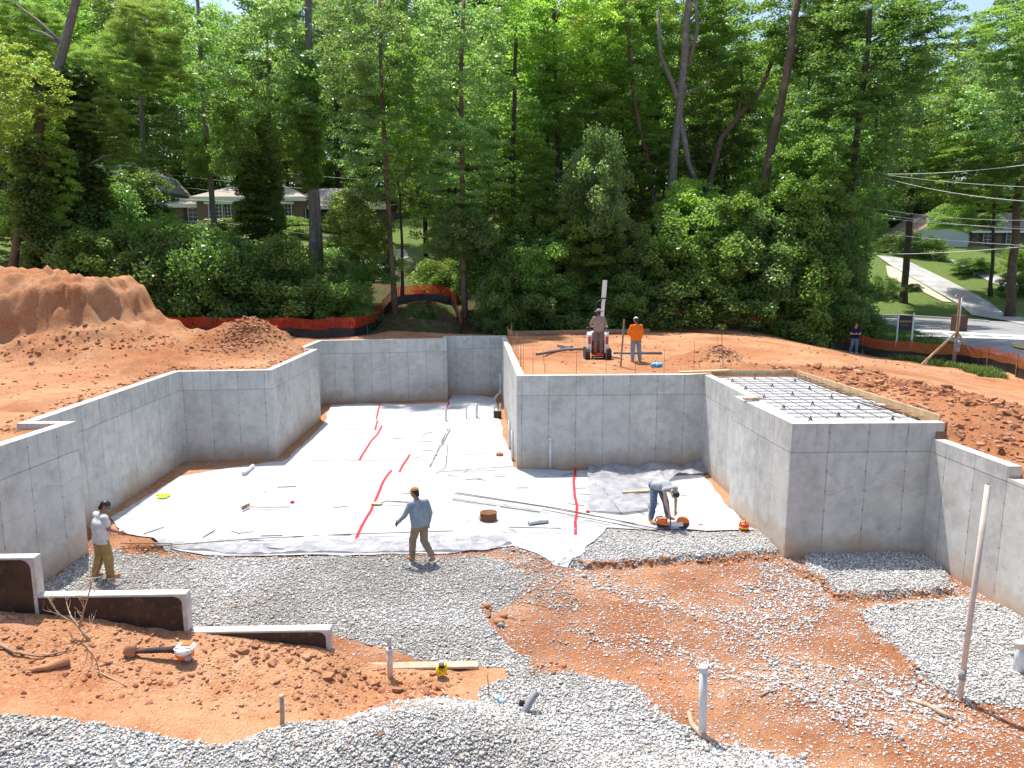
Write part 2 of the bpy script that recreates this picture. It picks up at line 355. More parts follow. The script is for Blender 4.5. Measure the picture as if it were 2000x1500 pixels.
class MB:
    def __init__(s): s.v = []; s.f = []; s.sm = []
    def add(s, vs, fs, smooth=False):
        k = len(s.v); s.v += [tuple(x) for x in vs]; s.f += [tuple(i+k for i in f) for f in fs]; s.sm += [smooth]*len(fs); return s
    def box(s, c, d, rot=None, bev=0.0):
        bm = bmesh.new(); bmesh.ops.create_cube(bm, size=1); bmesh.ops.scale(bm, vec=d, verts=bm.verts)
        if bev: bmesh.ops.bevel(bm, geom=bm.edges[:], offset=bev, segments=2, affect='EDGES')
        Mx = Matrix.Translation(c) @ (Euler(rot).to_matrix().to_4x4() if rot is not None else Matrix())
        bm.transform(Mx); bm.verts.index_update(); s.add([v.co[:] for v in bm.verts], [[v.index for v in f.verts] for f in bm.faces]); bm.free(); return s
    def beam(s, a, b, wd, ht, up=(0, 0, 1)):
        a, b = Vector(a), Vector(b); d = (b-a).normalized(); up = Vector(up)
        sx = d.cross(up)
        if sx.length < 1e-3: sx = d.cross(Vector((1, 0, 0)))
        sx.normalize(); u = sx.cross(d).normalized(); vs = []
        for p in (a, b):
            for i, j in ((-1, -1), (1, -1), (1, 1), (-1, 1)): vs.append(p+sx*i*wd/2+u*j*ht/2)
        return s.add(vs, [(0, 1, 2, 3), (7, 6, 5, 4), (0, 4, 5, 1), (1, 5, 6, 2), (2, 6, 7, 3), (3, 7, 4, 0)])
    def tube(s, pts, rr, n=8, cap=True, wob=0.0):
        pts = [Vector(p) for p in pts]; rr = rr if hasattr(rr, '__len__') else [rr]*len(pts)
        vs = []; prev = None; m = len(pts)
        for i, p in enumerate(pts):
            d = (pts[min(i+1, m-1)]-pts[max(i-1, 0)]).normalized()
            if prev is None: prev = d.cross(Vector((0, 0, 1)) if abs(d.z) < .9 else Vector((1, 0, 0))).normalized()
            a = (prev-d*prev.dot(d)).normalized(); b = d.cross(a); prev = a
            for k in range(n):
                t = 2*math.pi*k/n; q = 1+(random.uniform(-wob, wob) if wob else 0)
                vs.append(p+(a*math.cos(t)+b*math.sin(t))*rr[i]*q)
        fs = [(i*n+k, i*n+(k+1) % n, (i+1)*n+(k+1) % n, (i+1)*n+k) for i in range(m-1) for k in range(n)]
        k0 = len(s.v); s.add(vs, fs, True)
        if cap: s.f += [tuple(k0+k for k in reversed(range(n))), tuple(k0+(m-1)*n+k for k in range(n))]; s.sm += [False, False]
        return s
    def ball(s, c, r, n=10, m=7, rot=None, jit=0.0):
        r = r if hasattr(r, '__len__') else (r, r, r); mt = Euler(rot).to_matrix() if rot is not None else Matrix.Identity(3); c = Vector(c)
        vs = []
        for i in range(m+1):
            ph = math.pi*i/m
            for k in range(n):
                t = 2*math.pi*k/n; q = 1+(random.uniform(-jit, jit) if jit else 0)
                vs.append(c+mt @ Vector((r[0]*math.sin(ph)*math.cos(t)*q, r[1]*math.sin(ph)*math.sin(t)*q, r[2]*math.cos(ph)*q)))
        return s.add(vs, [(i*n+k, (i+1)*n+k, (i+1)*n+(k+1) % n, i*n+(k+1) % n) for i in range(m) for k in range(n)], True)
    def prism(s, poly, z0, z1, frame=None):
        n = len(poly); fr = frame or (lambda x, y, z: (x, y, z))
        vs = [fr(x, y, z0) for x, y in poly]+[fr(x, y, z1) for x, y in poly]
        return s.add(vs, [tuple(range(n))[::-1], tuple(range(n, 2*n))]+[(i, (i+1) % n, n+(i+1) % n, n+i) for i in range(n)])
    def build(s, name, mat, parent=None, origin=(0, 0, 0)):
        me = bpy.data.meshes.new(name)
        me.from_pydata([tuple(v) for v in s.v], [], s.f); me.polygons.foreach_set('use_smooth', s.sm)
        me.materials.append(M[mat] if isinstance(mat, str) else mat)
        bm = bmesh.new(); bm.from_mesh(me); bmesh.ops.remove_doubles(bm, verts=bm.verts, dist=1e-5); bmesh.ops.recalc_face_normals(bm, faces=bm.faces); bm.to_mesh(me); bm.free()
        o = link(me, name, parent)
        if parent is None: o.location = origin
        return o
def children(o): return [c for c in bpy.data.objects if c.parent == o]
def copy_tree(o, parent=None, kids=None):
    c = o.copy(); COL.objects.link(c); c.parent = parent
    for ch in (kids if kids is not None else children(o)):
        d = copy_tree(ch, c)
    return c

# ------------------------------------------------------------------ plan of the foundation (inner faces, metres)
WT = 3.2; TH = .25
L = dict(L0=(-10.2, 10.75), L1=(-10.03, 16.0), L2=(-10.99, 16.0), L3=(-11.5, 24.2), L4=(-8.4, 24.6), L5=(-8.62, 31.4), L6=(-9.38, 31.55), L7=(-9.5, 35.3),
         L8=(-3.36, 36.45), L9=(-3.38, 37.7), L10=(-.58, 37.9), L11=(.165, 23.2), L12=(6.42, 23.5), L12b=(6.52, 19.38), L13=(6.14, 19.35), L14=(6.34, 15.72), L15=(9.58, 15.82), R1=(9.72, 13.45), R2=(10.0, 7.0))
PATH = [L[k] for k in ('L0', 'L1', 'L2', 'L3', 'L4', 'L5', 'L6', 'L7', 'L8', 'L9', 'L10', 'L11', 'L12', 'L12b', 'L13', 'L14', 'L15', 'R1', 'R2')]
def offset_path(P, d):      # to the left of travel = away from the pit
    out = []
    for i in range(len(P)):
        p = Vector(P[i]); a = (p-Vector(P[i-1])).normalized() if i > 0 else None; b = (Vector(P[i+1])-p).normalized() if i < len(P)-1 else None
        if a is None: a = b
        if b is None: b = a
        na = Vector((-a.y, a.x)); nb = Vector((-b.y, b.x)); m = (na+nb).normalized(); out.append(tuple(p+m*(d/max(.3, m.dot(na)))))
    return out
OUT = offset_path(PATH, TH); MIDP = offset_path(PATH, TH*.5)
PIT = [tuple(p) for p in MIDP]+[(10.2, -30), (-10.4, -30)]

# ------------------------------------------------------------------ terrain
def pileup(x, y):
    def g(cx, cy, rx, ry, h, a=0, p=2.0):
        c, s = math.cos(a), math.sin(a); u = ((x-cx)*c+(y-cy)*s)/rx; v = (-(x-cx)*s+(y-cy)*c)/ry
        return h*np.exp(-(u*u+v*v)**(p/2))
    z = g(-21.5, 31.5, 7.2, 4.2, 3.35, -.35, 2.5)+g(-27, 27, 5, 4, 2.3, 0, 3)
    q = z/3.3+.1*fbm(x, y, 2.2, 44, 4)+.05*fbm(x, y*.4, .5, 45, 3); cl = 3.3*(.66*z/3.3+.34*sm((q-.42)/.13)*np.clip(z/1.8, 0, 1)); z = cl
    z = z+.3*sm(z/1.0)*fbm(x*1.0, y*.22, .6, 46, 5)+.5*sm(z/1.5)*(np.abs(fbm(x, y*.4, 1.1, 47, 5))-.2)
    z = z+.45*sm((z-1.9+.5*fbm(x, y, 1.6, 50, 4))/.25)*sm(z/2)-.2+sm(z/1.0)*(.3*np.abs(fbm(x, y, .8, 48, 4))+.22*fbm(x, y, .35, 49, 3)); z = np.maximum(z, 0)
    rough = sm(z/1.2)*sm((4.5-z)/2)
    z = z+rough*(fbm(x, y, 2.4, 5, 5)*.75)
    sh = g(-15.9, 31.2, 2.8, 2.1, 1.6, -.3, 2.2)*(1+.5*fbm(x, y, 1.0, 66, 4)); z = .5*(z+sh+np.sqrt((z-sh)**2+.12))-.173; z = z+g(-16.0, 27.5, 4.2, 2.4, .75, -.3)+sm(g(-16.5, 27.0, 5, 3, 1, -.3))*fbm(x, y, .9, 9, 4)*.28
    sp = g(-11.55, 31.3, 1.75, 1.25, 1.45, 0, 1.7); z = z+sp+sm(sp)*fbm(x, y, .5, 33, 4)*.3
    z = z+g(8.0, 28.2, 1.0, .8, .55)*(1+.4*fbm(x, y, .5, 3, 3))
    return z
def hill(x, y):
    zl = np.interp(y, [-100, 39, 41, 77, 110, 300], [3.1, 3.1, 3.15, 12, 16, 40])
    s = sm((x-11)/12.0); base = 3.1-1.5*s-.32*sm((17.5-y)/3.0)*sm((x-8)/2)
    zr = np.interp(y, [-100, 41.5, 47, 68, 92.5, 110, 300], [0, 0, 1, 1, 1, 1, 1])
    zt = np.interp(y, [-100, 47, 68, 92.5, 110, 300], [2.4, 2.4, 2.4, 9.3, 12, 40])
    zr = base*(1-zr)+zt*zr
    side = sm((x-23)/6.0)          # the road lies in front of the far yards as well, and comes towards us on the right
    zr = zr*(1-side)+np.where(y < 68, 2.4, zr)*side
    t = sm((x-8)/12.0); ty = sm((y-38)/4.0)
    z = base*(1-ty)+(zl*(1-t)+zr*t)*ty
    z = np.where(x > 23, zr, z)
    # knoll under the tree that the silt fence climbs
    z = z+.9*np.exp(-(((x+5.6)/2.6)**2+((y-43.5)/2.6)**2))
    return z
FENCE_L = [(-26, 44), (-19.5, 38.8), (-14, 38.2), (-8.6, 38.6), (-7.7, 42.2), (-7.3, 44.2), (-3.9, 45.0), (-3.2, 42.5), (-2.7, 39.3)]
FENCE_R = [(8.5, 42.0), (11.5, 41.8), (15.5, 42.4), (20, 42.6), (22.7, 40.0), (24.3, 37.6), (24.4, 33.5), (22.5, 27.5), (20.5, 20), (19, 12)]
SOILP = [(-60, 44), (-26, 44)]+FENCE_L[1:4]+[(-7, 40.3), (-3, 39.4), (0, 40), (5, 41)]+FENCE_R+[(19, -40), (-60, -40)]
def upz(x, y, fine=True):
    z = hill(x, y)+pileup(x, y)
    soil = in_poly(x, y, SOILP).astype(float)
    if fine:
        rub = np.exp(-(dist_path(x, y, [(8.8, 25.5), (11.5, 24.0), (12.5, 19.5), (12.2, 15), (11.5, 11)])/1.15)**2)
        z = z+soil*(fbm(x, y, 1.5, 1, 5)*.1+.03*np.abs(fbm(x, y, .45, 2, 3))+rub*(.16+fbm(x, y, .6, 21, 4)*.26))
        tr = np.sin((x*.25+y)*2*math.pi/1.9+fbm(x, y, 4, 2, 2)*3)
        z = z+soil*tr*.03
        z = z-.05*np.exp(-((np.abs(dist_path(x, y, [(-16, 17), (-12.9, 22), (-11.8, 27)])-.8))/.22)**2)
    return z
def axis(parts):
    out = [parts[0][0]]
    for a, b, st in parts:
        n = max(1, int(round((b-a)/st))); out += list(a+(b-a)*(np.arange(n)+1)/n)
    return np.array(out)
def grid(xs, ys):
    X, Y = np.meshgrid(xs, ys); nx, ny = len(xs), len(ys); i = np.arange((ny-1)*(nx-1)); r = i//(nx-1); c = i % (nx-1); a = r*nx+c
    return X.ravel(), Y.ravel(), np.stack([a, a+1, a+nx+1, a+nx], 1)
def compact(V, Fc, *at):
    u, inv = np.unique(Fc, return_inverse=True); return V[u], inv.reshape(Fc.shape), [a[u] for a in at]
gx, gyy, gf = grid(axis([(-300, -60, 12), (-60, -24, 1.5), (-24, 24.6, .115), (24.6, 62, .8), (62, 300, 12)]), axis([(-60, 8, 4), (8, 42.5, .115), (42.5, 100, .75), (100, 320, 10)]))
gxx = gx[gf].mean(1); gyc = gyy[gf].mean(1); gf = gf[~in_poly(gxx, gyc, PIT)]
gzv = upz(gx, gyy)
soil = in_poly(gx+fbm(gx, gyy, 1.2, 4, 3)*.5, gyy+fbm(gx, gyy, 1.5, 8, 3)*.5, SOILP).astype(float)
# keep the soil a little below the wall top close to the walls, crumbs of it on top here and there
dw = dist_path(gx, gyy, MIDP); gzv = np.where((dw < .35) & (gyy > 9), np.minimum(gzv, WT-.06-.05*vnoise(gx, gyy, .4, 3)), gzv)
RW = (gx > 9.2) & (gyy < 16.3) & (dw < .7); gzv = np.where(RW, np.minimum(gzv, np.where(gyy > 13.5, 2.74, 2.5)), gzv)
# inside the porch: lowered under the white sheet
PORCH = [(6.4, 15.9), (9.78, 15.9), (9.55, 23.9), (6.45, 23.75)]
gzv = np.where(in_poly(gx, gyy, [(6.3, 15.8), (9.95, 15.8), (9.7, 24.1), (6.4, 23.9)]), 3.0, gzv)
lawnR = in_poly(gx, gyy, [(24, 68), (60, 60), (90, 90), (60, 120), (24, 100)]) | in_poly(gx, gyy, [(-60, 60), (-2, 56), (0, 76), (-60, 90)]) | (~in_poly(gx, gyy, SOILP) & (gx > 14) & (gyy < 60))
damp = np.exp(-(dist_path(gx, gyy, [(8.8, 25.5), (11.5, 24.0), (12.5, 19.5), (12.2, 15), (11.5, 11)])/1.6)**2)+np.exp(-((gx+11.5)**2+(gyy-31)**2)/5)+.6*np.exp(-(dist_path(gx, gyy, [(-19, 26.5), (-14, 27.8), (-12, 29)])/1.6)**2)
damp = damp+.8*sm(fbm(gx, gyy, 2.6, 55, 4)*2.2)+.5*sm(fbm(gx*.5+gyy*.2, gyy, .9, 57, 3)*2.5)*(gx < -9); damp = damp*np.where(gx < -13.5, .35, 1); damp = np.clip(damp, 0, 1)*.75
Vg, Fg, (s_, d_, l_) = compact(np.stack([gx, gyy, gzv], 1), gf, soil, damp, lawnR.astype(float))
g_o = np_mesh('ground', Vg, Fg, M['ground_cover'], attrs=dict(soil=s_, damp=d_, lawn=l_), smooth=True)
tag(g_o, kind='structure')

# ------------------------------------------------------------------ pit floor with the soil bank and the gravel heap in front of the stepped wall
def stepY(x): return 10.62+.035*(x+10)
def P_(pts, z=0.0): return [tuple(gz(a, b, z)[:2]) for a, b in pts]
BED = [P_([(1150, 1062), (1195, 1030), (1500, 1040), (1522, 1085), (1130, 1112), (1085, 1100)]), P_([(1570, 1060), (1840, 1060), (1858, 1158), (1700, 1172), (1640, 1168), (1575, 1120)]), P_([(1675, 1195), (1760, 1178), (1880, 1172), (2040, 1215), (2200, 1500), (1990, 1395), (1870, 1372), (1800, 1335), (1735, 1262)])]
TRENCH = P_([(238, 1062), (325, 1066), (335, 1082), (240, 1080)])
def pitz(x, y):
    n1 = fbm(x, y, 1.1, 41, 5)
    z = .035*n1
    xs = x+fbm(x, y, .5, 14, 3)*.18; ys = y+fbm(x, y, .5, 15, 3)*.14
    for ox, oy in ((0, 0), (.08, 0), (-.08, 0), (0, .08), (0, -.08), (.04, .04), (-.04, -.04)):
        for k, b in enumerate(BED): z = z+(.13, .12, .07)[k]/7*in_poly(xs+ox, ys+oy, b)
        z = z-.16/7*in_poly(xs+ox*.7, ys+oy*.7, TRENCH)
    mud = in_poly(xs, ys, P_([(1005, 1075), (1130, 1112), (1520, 1090), (1640, 1170), (1860, 1160), (1735, 1262), (1870, 1372), (2040, 1440), (2040, 1540), (1560, 1540), (1250, 1330), (1020, 1340), (940, 1190)]))
    z = z+mud*(fbm(x, y, .55, 51, 5)*.085-.03)
    # soil bank on the near side of the stepped wall
    yw = stepY(x); hs = np.interp(x, [-12, -10, -7.7, -6.0, -4.6, -3, -2.4, -.6, .1], [1.5, 1.38, 1.22, .94, .72, .46, .12, .04, 0])
    soft = sm((10.9-y)/.3)*(x < -.1)
    bank = hs*(1-.18*sm((yw-y)/1.6))
    z = z+np.where(y < yw+.12, 1.0, 0.0)*np.where(x < .1, 1, 0)*(bank+(.07*fbm(x, y, .8, 61, 5)+.05*np.abs(fbm(x, y, .3, 63, 3)))*sm((.6-x)/.6)*sm((.9+bank)/1.0)-.02)
    # gravel heap
    u = (x+1.05)/1.5; v = (y-8.75)/.95; hp = .56*np.exp(-(u*u+v*v)**1.25)
    u2 = (x+4.6)/3.4; v2 = (y-8.05)/.9; hp = hp+.25*np.exp(-(u2*u2+v2*v2)**1.5)
    u3 = (x-2.6)/2.6; v3 = (y-8.0)/.75; hp = hp+.22*np.exp(-(u3*u3+v3*v3)**1.5)
    z = z+hp
    return z
def on_pit(px, py):
    zt = np.linspace(2.2, -.4, 900); r = ray(px, py); t = (zt-CAM_H)/r.z; X = r.x*t; Y = r.y*t; g = pitz(X, Y); i = int(np.argmax(zt <= g)); return Vector((X[i], Y[i], float(g[i])))
def PP(pts): return [tuple(on_pit(a, b)[:2]) for a, b in pts]
def nearest_on(x, y, P):
    bx, by, bd = x.copy(), y.copy(), np.full(len(x), 1e9); n = len(P)
    for i in range(n):
        (ax, ay), (cx, cy) = P[i][:2], P[(i+1) % n][:2]; dx, dy = cx-ax, cy-ay; t = np.clip(((x-ax)*dx+(y-ay)*dy)/(dx*dx+dy*dy+1e-12), 0, 1); qx, qy = ax+t*dx, ay+t*dy; d = np.hypot(x-qx, y-qy); k = d < bd
        bx = np.where(k, qx, bx); by = np.where(k, qy, by); bd = np.where(k, d, bd)
    return bx, by
def wobble(P, amp, seed, st=.12):
    out = []
    for i in range(len(P)):
        a, b = Vector(P[i][:2]), Vector(P[(i+1) % len(P)][:2]); n = max(1, int((b-a).length/st))
        out += [tuple(a+(b-a)*k/n) for k in range(n)]
    X = np.array([p[0] for p in out]); Y = np.array([p[1] for p in out])
    return list(zip(X+amp*fbm(X, Y, .7, seed, 3), Y+amp*fbm(X, Y, .7, seed+3, 3)))
def clip_grid(poly, st, amp=0.0, seed=0):
    if amp: poly = wobble(poly, amp, seed)
    xs = [p[0] for p in poly]; ys = [p[1] for p in poly]; X, Y, Fq = grid(axis([(min(xs)-st, max(xs)+st, st)]), axis([(min(ys)-st, max(ys)+st, st)])); ins = in_poly(X, Y, poly); Fq = Fq[ins[Fq].sum(1) >= 1]
    k = np.unique(Fq); k = k[~ins[k]]; X[k], Y[k] = nearest_on(X[k], Y[k], poly); return X, Y, Fq
fx, fy, ff = grid(axis([(-12.2, 10.6, .07)]), axis([(6.4, 17.5, .062), (17.5, 38.5, .15)]))
fz = pitz(fx, fy)
cx_, cy_ = fx[ff].mean(1), fy[ff].mean(1)
ff = ff[in_poly(cx_, cy_, PIT)]
GR = [(1.0, PP([(60, 1160), (170, 1085), (240, 1075), (330, 1092), (700, 1087), (955, 1086), (1005, 1108), (1045, 1135), (1000, 1180), (950, 1200), (985, 1255), (1045, 1290), (1020, 1325), (940, 1345), (930, 1318), (640, 1238), (380, 1240), (350, 1165), (75, 1180)])),
      (1.0, PP([(935, 1345), (1000, 1322), (1110, 1312), (1240, 1338), (1290, 1390), (1420, 1455), (1560, 1482), (1640, 1560), (900, 1560), (930, 1380)])),
      (1.0, PP([(-400, 1405), (130, 1402), (300, 1432), (430, 1457), (550, 1418), (700, 1397), (770, 1370), (850, 1360), (950, 1375), (1050, 1410), (1100, 1600), (-400, 1600)])),
      (1.0, BED[0]), (1.0, BED[1]), (1.0, BED[2]),
      (.62, PP([(1190, 1118), (1520, 1100), (1620, 1190), (1560, 1260), (1440, 1200), (1290, 1180)])),
      (.55, PP([(1380, 1210), (1480, 1260), (1620, 1340), (1700, 1460), (1500, 1430), (1400, 1320), (1300, 1250)])),
      (.5, PP([(960, 1190), (1080, 1150), (1180, 1200), (1120, 1260), (1240, 1330), (1020, 1320)])),
      (.75, PP([(200, 985), (365, 890), (545, 885), (640, 815), (640, 850), (560, 905), (380, 915), (250, 985), (235, 1010), (180, 1060)])),
      (.7, PP([(1362, 905), (1400, 930), (1540, 1085), (1500, 1095), (1440, 1010), (1380, 945)])),
      (.5, PP([(960, 790), (1010, 920), (980, 930), (990, 860)]))]
def gravel_density(x, y):
    xn = x+fbm(x, y, .9, 71, 4)*.7; yn = y+fbm(x, y, .9, 72, 4)*.6; d = np.full(np.shape(x), .42)
    for val, poly in GR[::-1]:
        if val == 1.0: ins = in_poly(x+fbm(x, y, .4, 75, 3)*.14, y+fbm(x, y, .4, 76, 3)*.1, poly)
        else: ins = in_poly(xn, yn, poly)
        d = np.where(ins, val, d)
    bank = (y < stepY(x)+.1) & (x < -.1); xx = bank & ~in_poly(x, y, GR[2][1]) & ~in_poly(x, y, GR[1][1])
    d = np.where(xx, .012, d)
    mud = (d > .1) & (d < .9)
    u = x*.75-y*.66; v = x*.66+y*.75; stk = fbm(u/3.2, v, .75, 82, 5)
    d = np.where(mud, np.clip(.5*d/.42+2.3*stk-.12, .07, .94), d)
    return d
gd = gravel_density(fx, fy)
dampf = np.clip(1.0-.0*fx, 0, 1)*(fy < 17.6)*np.where((fy < stepY(fx)+.1) & (fx < -.1), .1, 1)
Vf, Ff, (g_, d_) = compact(np.stack([fx, fy, fz], 1), ff, gd, dampf*np.clip(.72+1.2*fbm(fx, fy, 1.2, 91, 3), .15, 1))
pf = np_mesh('pit_floor', Vf, Ff, M['pit_cover'], attrs=dict(gravel=np.where(g_ < .95, np.minimum(g_, .5), g_), damp=d_), smooth=True); tag(pf, kind='structure')

# crushed stone, stone by stone
def scatter(name, x, y, z, size, mat, flat=.65, parent=None, attrs=None, seed=3, ico=False):
    rs = np.random.RandomState(seed); n = len(x)
    if ico:
        bm = bmesh.new(); bmesh.ops.create_icosphere(bm, subdivisions=1, radius=1); bv = np.array([v.co[:] for v in bm.verts]); bf = np.array([[v.index for v in f.verts] for f in bm.faces]); bm.free()
    else:
        bv = np.array([(1, 0, 0), (-1, 0, 0), (0, 1, 0), (0, -1, 0), (0, 0, 1), (0, 0, -1)], float); bf = np.array([(0, 2, 4), (2, 1, 4), (1, 3, 4), (3, 0, 4), (2, 0, 5), (1, 2, 5), (3, 1, 5), (0, 3, 5)])
    k = len(bv); V = np.repeat(bv[None], n, 0)*(1+rs.uniform(-.33, .33, (n, k, 1)) if not ico else 1)
    if ico:
        ph = rs.uniform(0, 6.28, (n, 1, 3)); V = np.sign(V)*np.abs(V)**.8; V = V*(1+.16*np.sin(V[..., :1]*3.1+ph[..., :1])+.14*np.sin(V[..., 1:2]*3.7+ph[..., 1:2])+.12*np.sin(V[..., 2:3]*4.3+ph[..., 2:3]))+rs.uniform(-.3, .3, (n, k, 3))
    V = V+(rs.uniform(-.2, .2, (n, k, 3)) if not ico else 0)
    V = V*np.stack([rs.uniform(.75, 1.25, n), rs.uniform(.6, 1.0, n), rs.uniform(flat*.7, flat*1.2, n)], 1)[:, None, :]*np.asarray(size)[:, None, None]
    a = rs.uniform(0, 6.283, n); b = rs.uniform(-.6, .6, n); ca, sa, cb, sb = np.cos(a), np.sin(a), np.cos(b), np.sin(b)
    yy = V[..., 1]*cb[:, None]-V[..., 2]*sb[:, None]; zz = V[..., 1]*sb[:, None]+V[..., 2]*cb[:, None]; xx = V[..., 0]
    V = np.stack([xx*ca[:, None]-yy*sa[:, None]+x[:, None], xx*sa[:, None]+yy*ca[:, None]+y[:, None], zz+z[:, None]], 2).reshape(-1, 3)
    Fc = (bf[None]+(np.arange(n)*k)[:, None, None]).reshape(-1, 3)
    at = {'rnd': np.repeat(rs.uniform(0, 1, n), k)}
    for an, av in (attrs or {}).items(): at[an] = np.repeat(av, k)
    return np_mesh(name, V, Fc, mat, parent, at, smooth=not ico)
def sample_gravel(n, x0, x1, y0, y1, rs):
    x = rs.uniform(x0, x1, n); y = rs.uniform(y0, y1, n); d0 = gravel_density(x, y); d = gravel_density(x+rs.normal(0, .5, n), y+rs.normal(0, .4, n)); d = np.where(d0 < .05, d0, np.where(d0 > .95, np.maximum(d, .85), np.minimum(d, .8)))
    k = (rs.uniform(0, 1, n) < d**1.5) & in_poly(x, y, PITIN); return x[k], y[k]
PITIN = [tuple(p) for p in offset_path(PATH, -.03)]+[(9.9, -30), (-10.1, -30)]
rs = np.random.RandomState(11)
x1_, y1_ = sample_gravel(135000, -9, 10.4, 6.9, 11.2, rs); x2_, y2_ = sample_gravel(125000, -10.4, 10.3, 11.2, 16.6, rs); x3_, y3_ = sample_gravel(26000, -11.4, 7, 16.6, 25, rs)
sx = np.concatenate([x1_, x2_, x3_]); sy = np.concatenate([y1_, y2_, y3_])
# none on the stepped wall itself
k = ~((np.abs(sy-stepY(sx)-.11) < .16) & (sx < -.55)); sx, sy = sx[k], sy[k]
ssz = np.where(sy < 11.2, rs.lognormal(-4.03, .38, len(sx)), rs.lognormal(-3.95, .36, len(sx))); mudy = gravel_density(sx, sy) < .9; ssz = np.where(mudy, ssz*.85, ssz)
dust = np.clip(.55+1.1*fbm(sx, sy, 1.6, 101, 4)-.5*(sx > 1.2)-.35*(sy < 9.5)*(np.abs(sx+.6) > 1.2), 0, 1)*np.where((sx < 1.5), 1, .25)
dust = dust*rs.uniform(.3, 1.2, len(sx))
st = scatter('gravel', sx, sy, pitz(sx, sy)+ssz*np.where(mudy, .15, .4), ssz, M['crushed_stone'], attrs={'dusty': np.clip(dust, 0, 1), 'stain': np.where(mudy, rs.uniform(0, .6, len(sx)), rs.uniform(0, 1, len(sx))**6*.6)}, seed=5)
tag(st, 'grey and white crushed stone spread over the pit floor and heaped in front', 'gravel', kind='stuff')

# clods and crumbs of red soil
def clods():
    rs = np.random.RandomState(23); X = []; Y = []; S = []; Z = []
    def along(path, w, n, s0, s1, zf):
        n0 = len(X)
        seg = [math.dist(a, b) for a, b in zip(path[:-1], path[1:])]; tot = sum(seg)
        for k in range(n):
            t = rs.uniform(0, tot); i = 0
            while t > seg[i] and i < len(seg)-1: t -= seg[i]; i += 1
            a, b = path[i], path[i+1]; f = t/seg[i]; s = s0*(s1/s0)**(rs.uniform()**3)
            x = a[0]+(b[0]-a[0])*f+rs.normal(0, w); y = a[1]+(b[1]-a[1])*f+rs.normal(0, w)
            X.append(x); Y.append(y); S.append(s); Z.append(s*.2)
    def along(*a, _f=along):
        n0 = len(X); _f(*a); zz = a[-1](np.array(X[n0:]), np.array(Y[n0:]))
        for q in range(n0, len(X)): Z[q] += float(zz[q-n0])
    along([(9.4, 25.2), (11.5, 24.0), (12.5, 19.5), (12.2, 15), (11.3, 11)], .75, 3600, .012, .14, upz)
    along([(10.4, 23), (10.6, 16.5), (10.6, 12)], .35, 500, .02, .09, upz)
    along([(-19, 26), (-16, 26.6), (-12, 29), (-11, 30.6)], .6, 1100, .012, .1, upz)
    along([(-12.4, 30.4), (-10.8, 30.4), (-11.6, 31.5)], .7, 1400, .015, .09, upz)
    along([(-11.2, 12), (-11.4, 16), (-12.2, 20), (-12.2, 24.8), (-8.9, 25.6), (-9.3, 31)], .25, 700, .02, .08, upz)
    along([(-18, 20), (-14, 24), (-10, 28), (-9, 34)], 2.4, 900, .015, .07, upz)
    along([(12, 30), (16, 36), (22, 38)], 2.6, 500, .015, .07, upz)
    along([(1.2, 25), (8, 27), (5, 36), (1, 38)], 1.6, 600, .015, .07, upz)
    along([(8, 27.2), (8.6, 28.6)], .4, 250, .03, .1, upz)
    wl = [(x, stepY(x)-.14) for x in np.linspace(-9.5, -.7, 14)]
    along(wl, .09, 500, .01, .06, pitz); along([(-4.4, 10.5), (-2.9, 10.4), (-1, 10.35)], .14, 420, .01, .09, pitz)
    along([(-8, 9.9), (-3, 9.7), (-1.2, 10)], .42, 3200, .004, .05, pitz)
    along([tuple(on_pit(*p)[:2]) for p in ((950, 1180), (985, 1205), (1020, 1215))], .1, 26, .03, .1, pitz)
    along([tuple(on_pit(*p)[:2]) for p in ((1000, 1078), (1060, 1098), (1110, 1115))], .07, 110, .015, .07, pitz)
    along([tuple(on_pit(*p)[:2]) for p in ((1130, 1102), (1300, 1098), (1505, 1092))], .05, 240, .015, .06, pitz)
    along([tuple(on_pit(*p)[:2]) for p in ((1560, 1112), (1640, 1165), (1860, 1158))], .06, 200, .015, .06, pitz)
    along([tuple(on_pit(*p)[:2]) for p in ((1690, 1200), (1760, 1290), (1870, 1375), (1980, 1420))], .1, 200, .012, .05, pitz)
    along([tuple(on_pit(*p)[:2]) for p in ((1040, 1300), (1100, 1310))], .1, 80, .015, .06, pitz)
    along([tuple(on_pit(*p)[:2]) for p in ((1100, 1180), (1500, 1300), (1900, 1480))], 1.0, 900, .006, .035, pitz)
    along([tuple(on_pit(*p)[:2]) for p in ((345, 905), (250, 970), (172, 1090), (80, 1150))], .08, 200, .01, .04, pitz)
    X, Y, S, Z = map(np.array, (X, Y, S, Z))
    k = ~((in_poly(X, Y, PITIN) & (Z > 1.4)) | (in_poly(X, Y, PIT) & (Z > 2.2)) | in_poly(X, Y, PORCH) | ((np.minimum(dist_path(X, Y, MIDP), 9) < .2) & (Y > 11)) | ((np.abs(Y-stepY(X)-.12) < .13) & (X < -.6) & (Y < 11.2)))
    o = scatter('soil_clods', X[k], Y[k], Z[k], S[k], M['soil_clod'], .62, seed=9, ico=True)
    tag(o, 'loose crumbs and clods of red clay scattered on the bare soil', 'soil clods', kind='stuff')
clods()

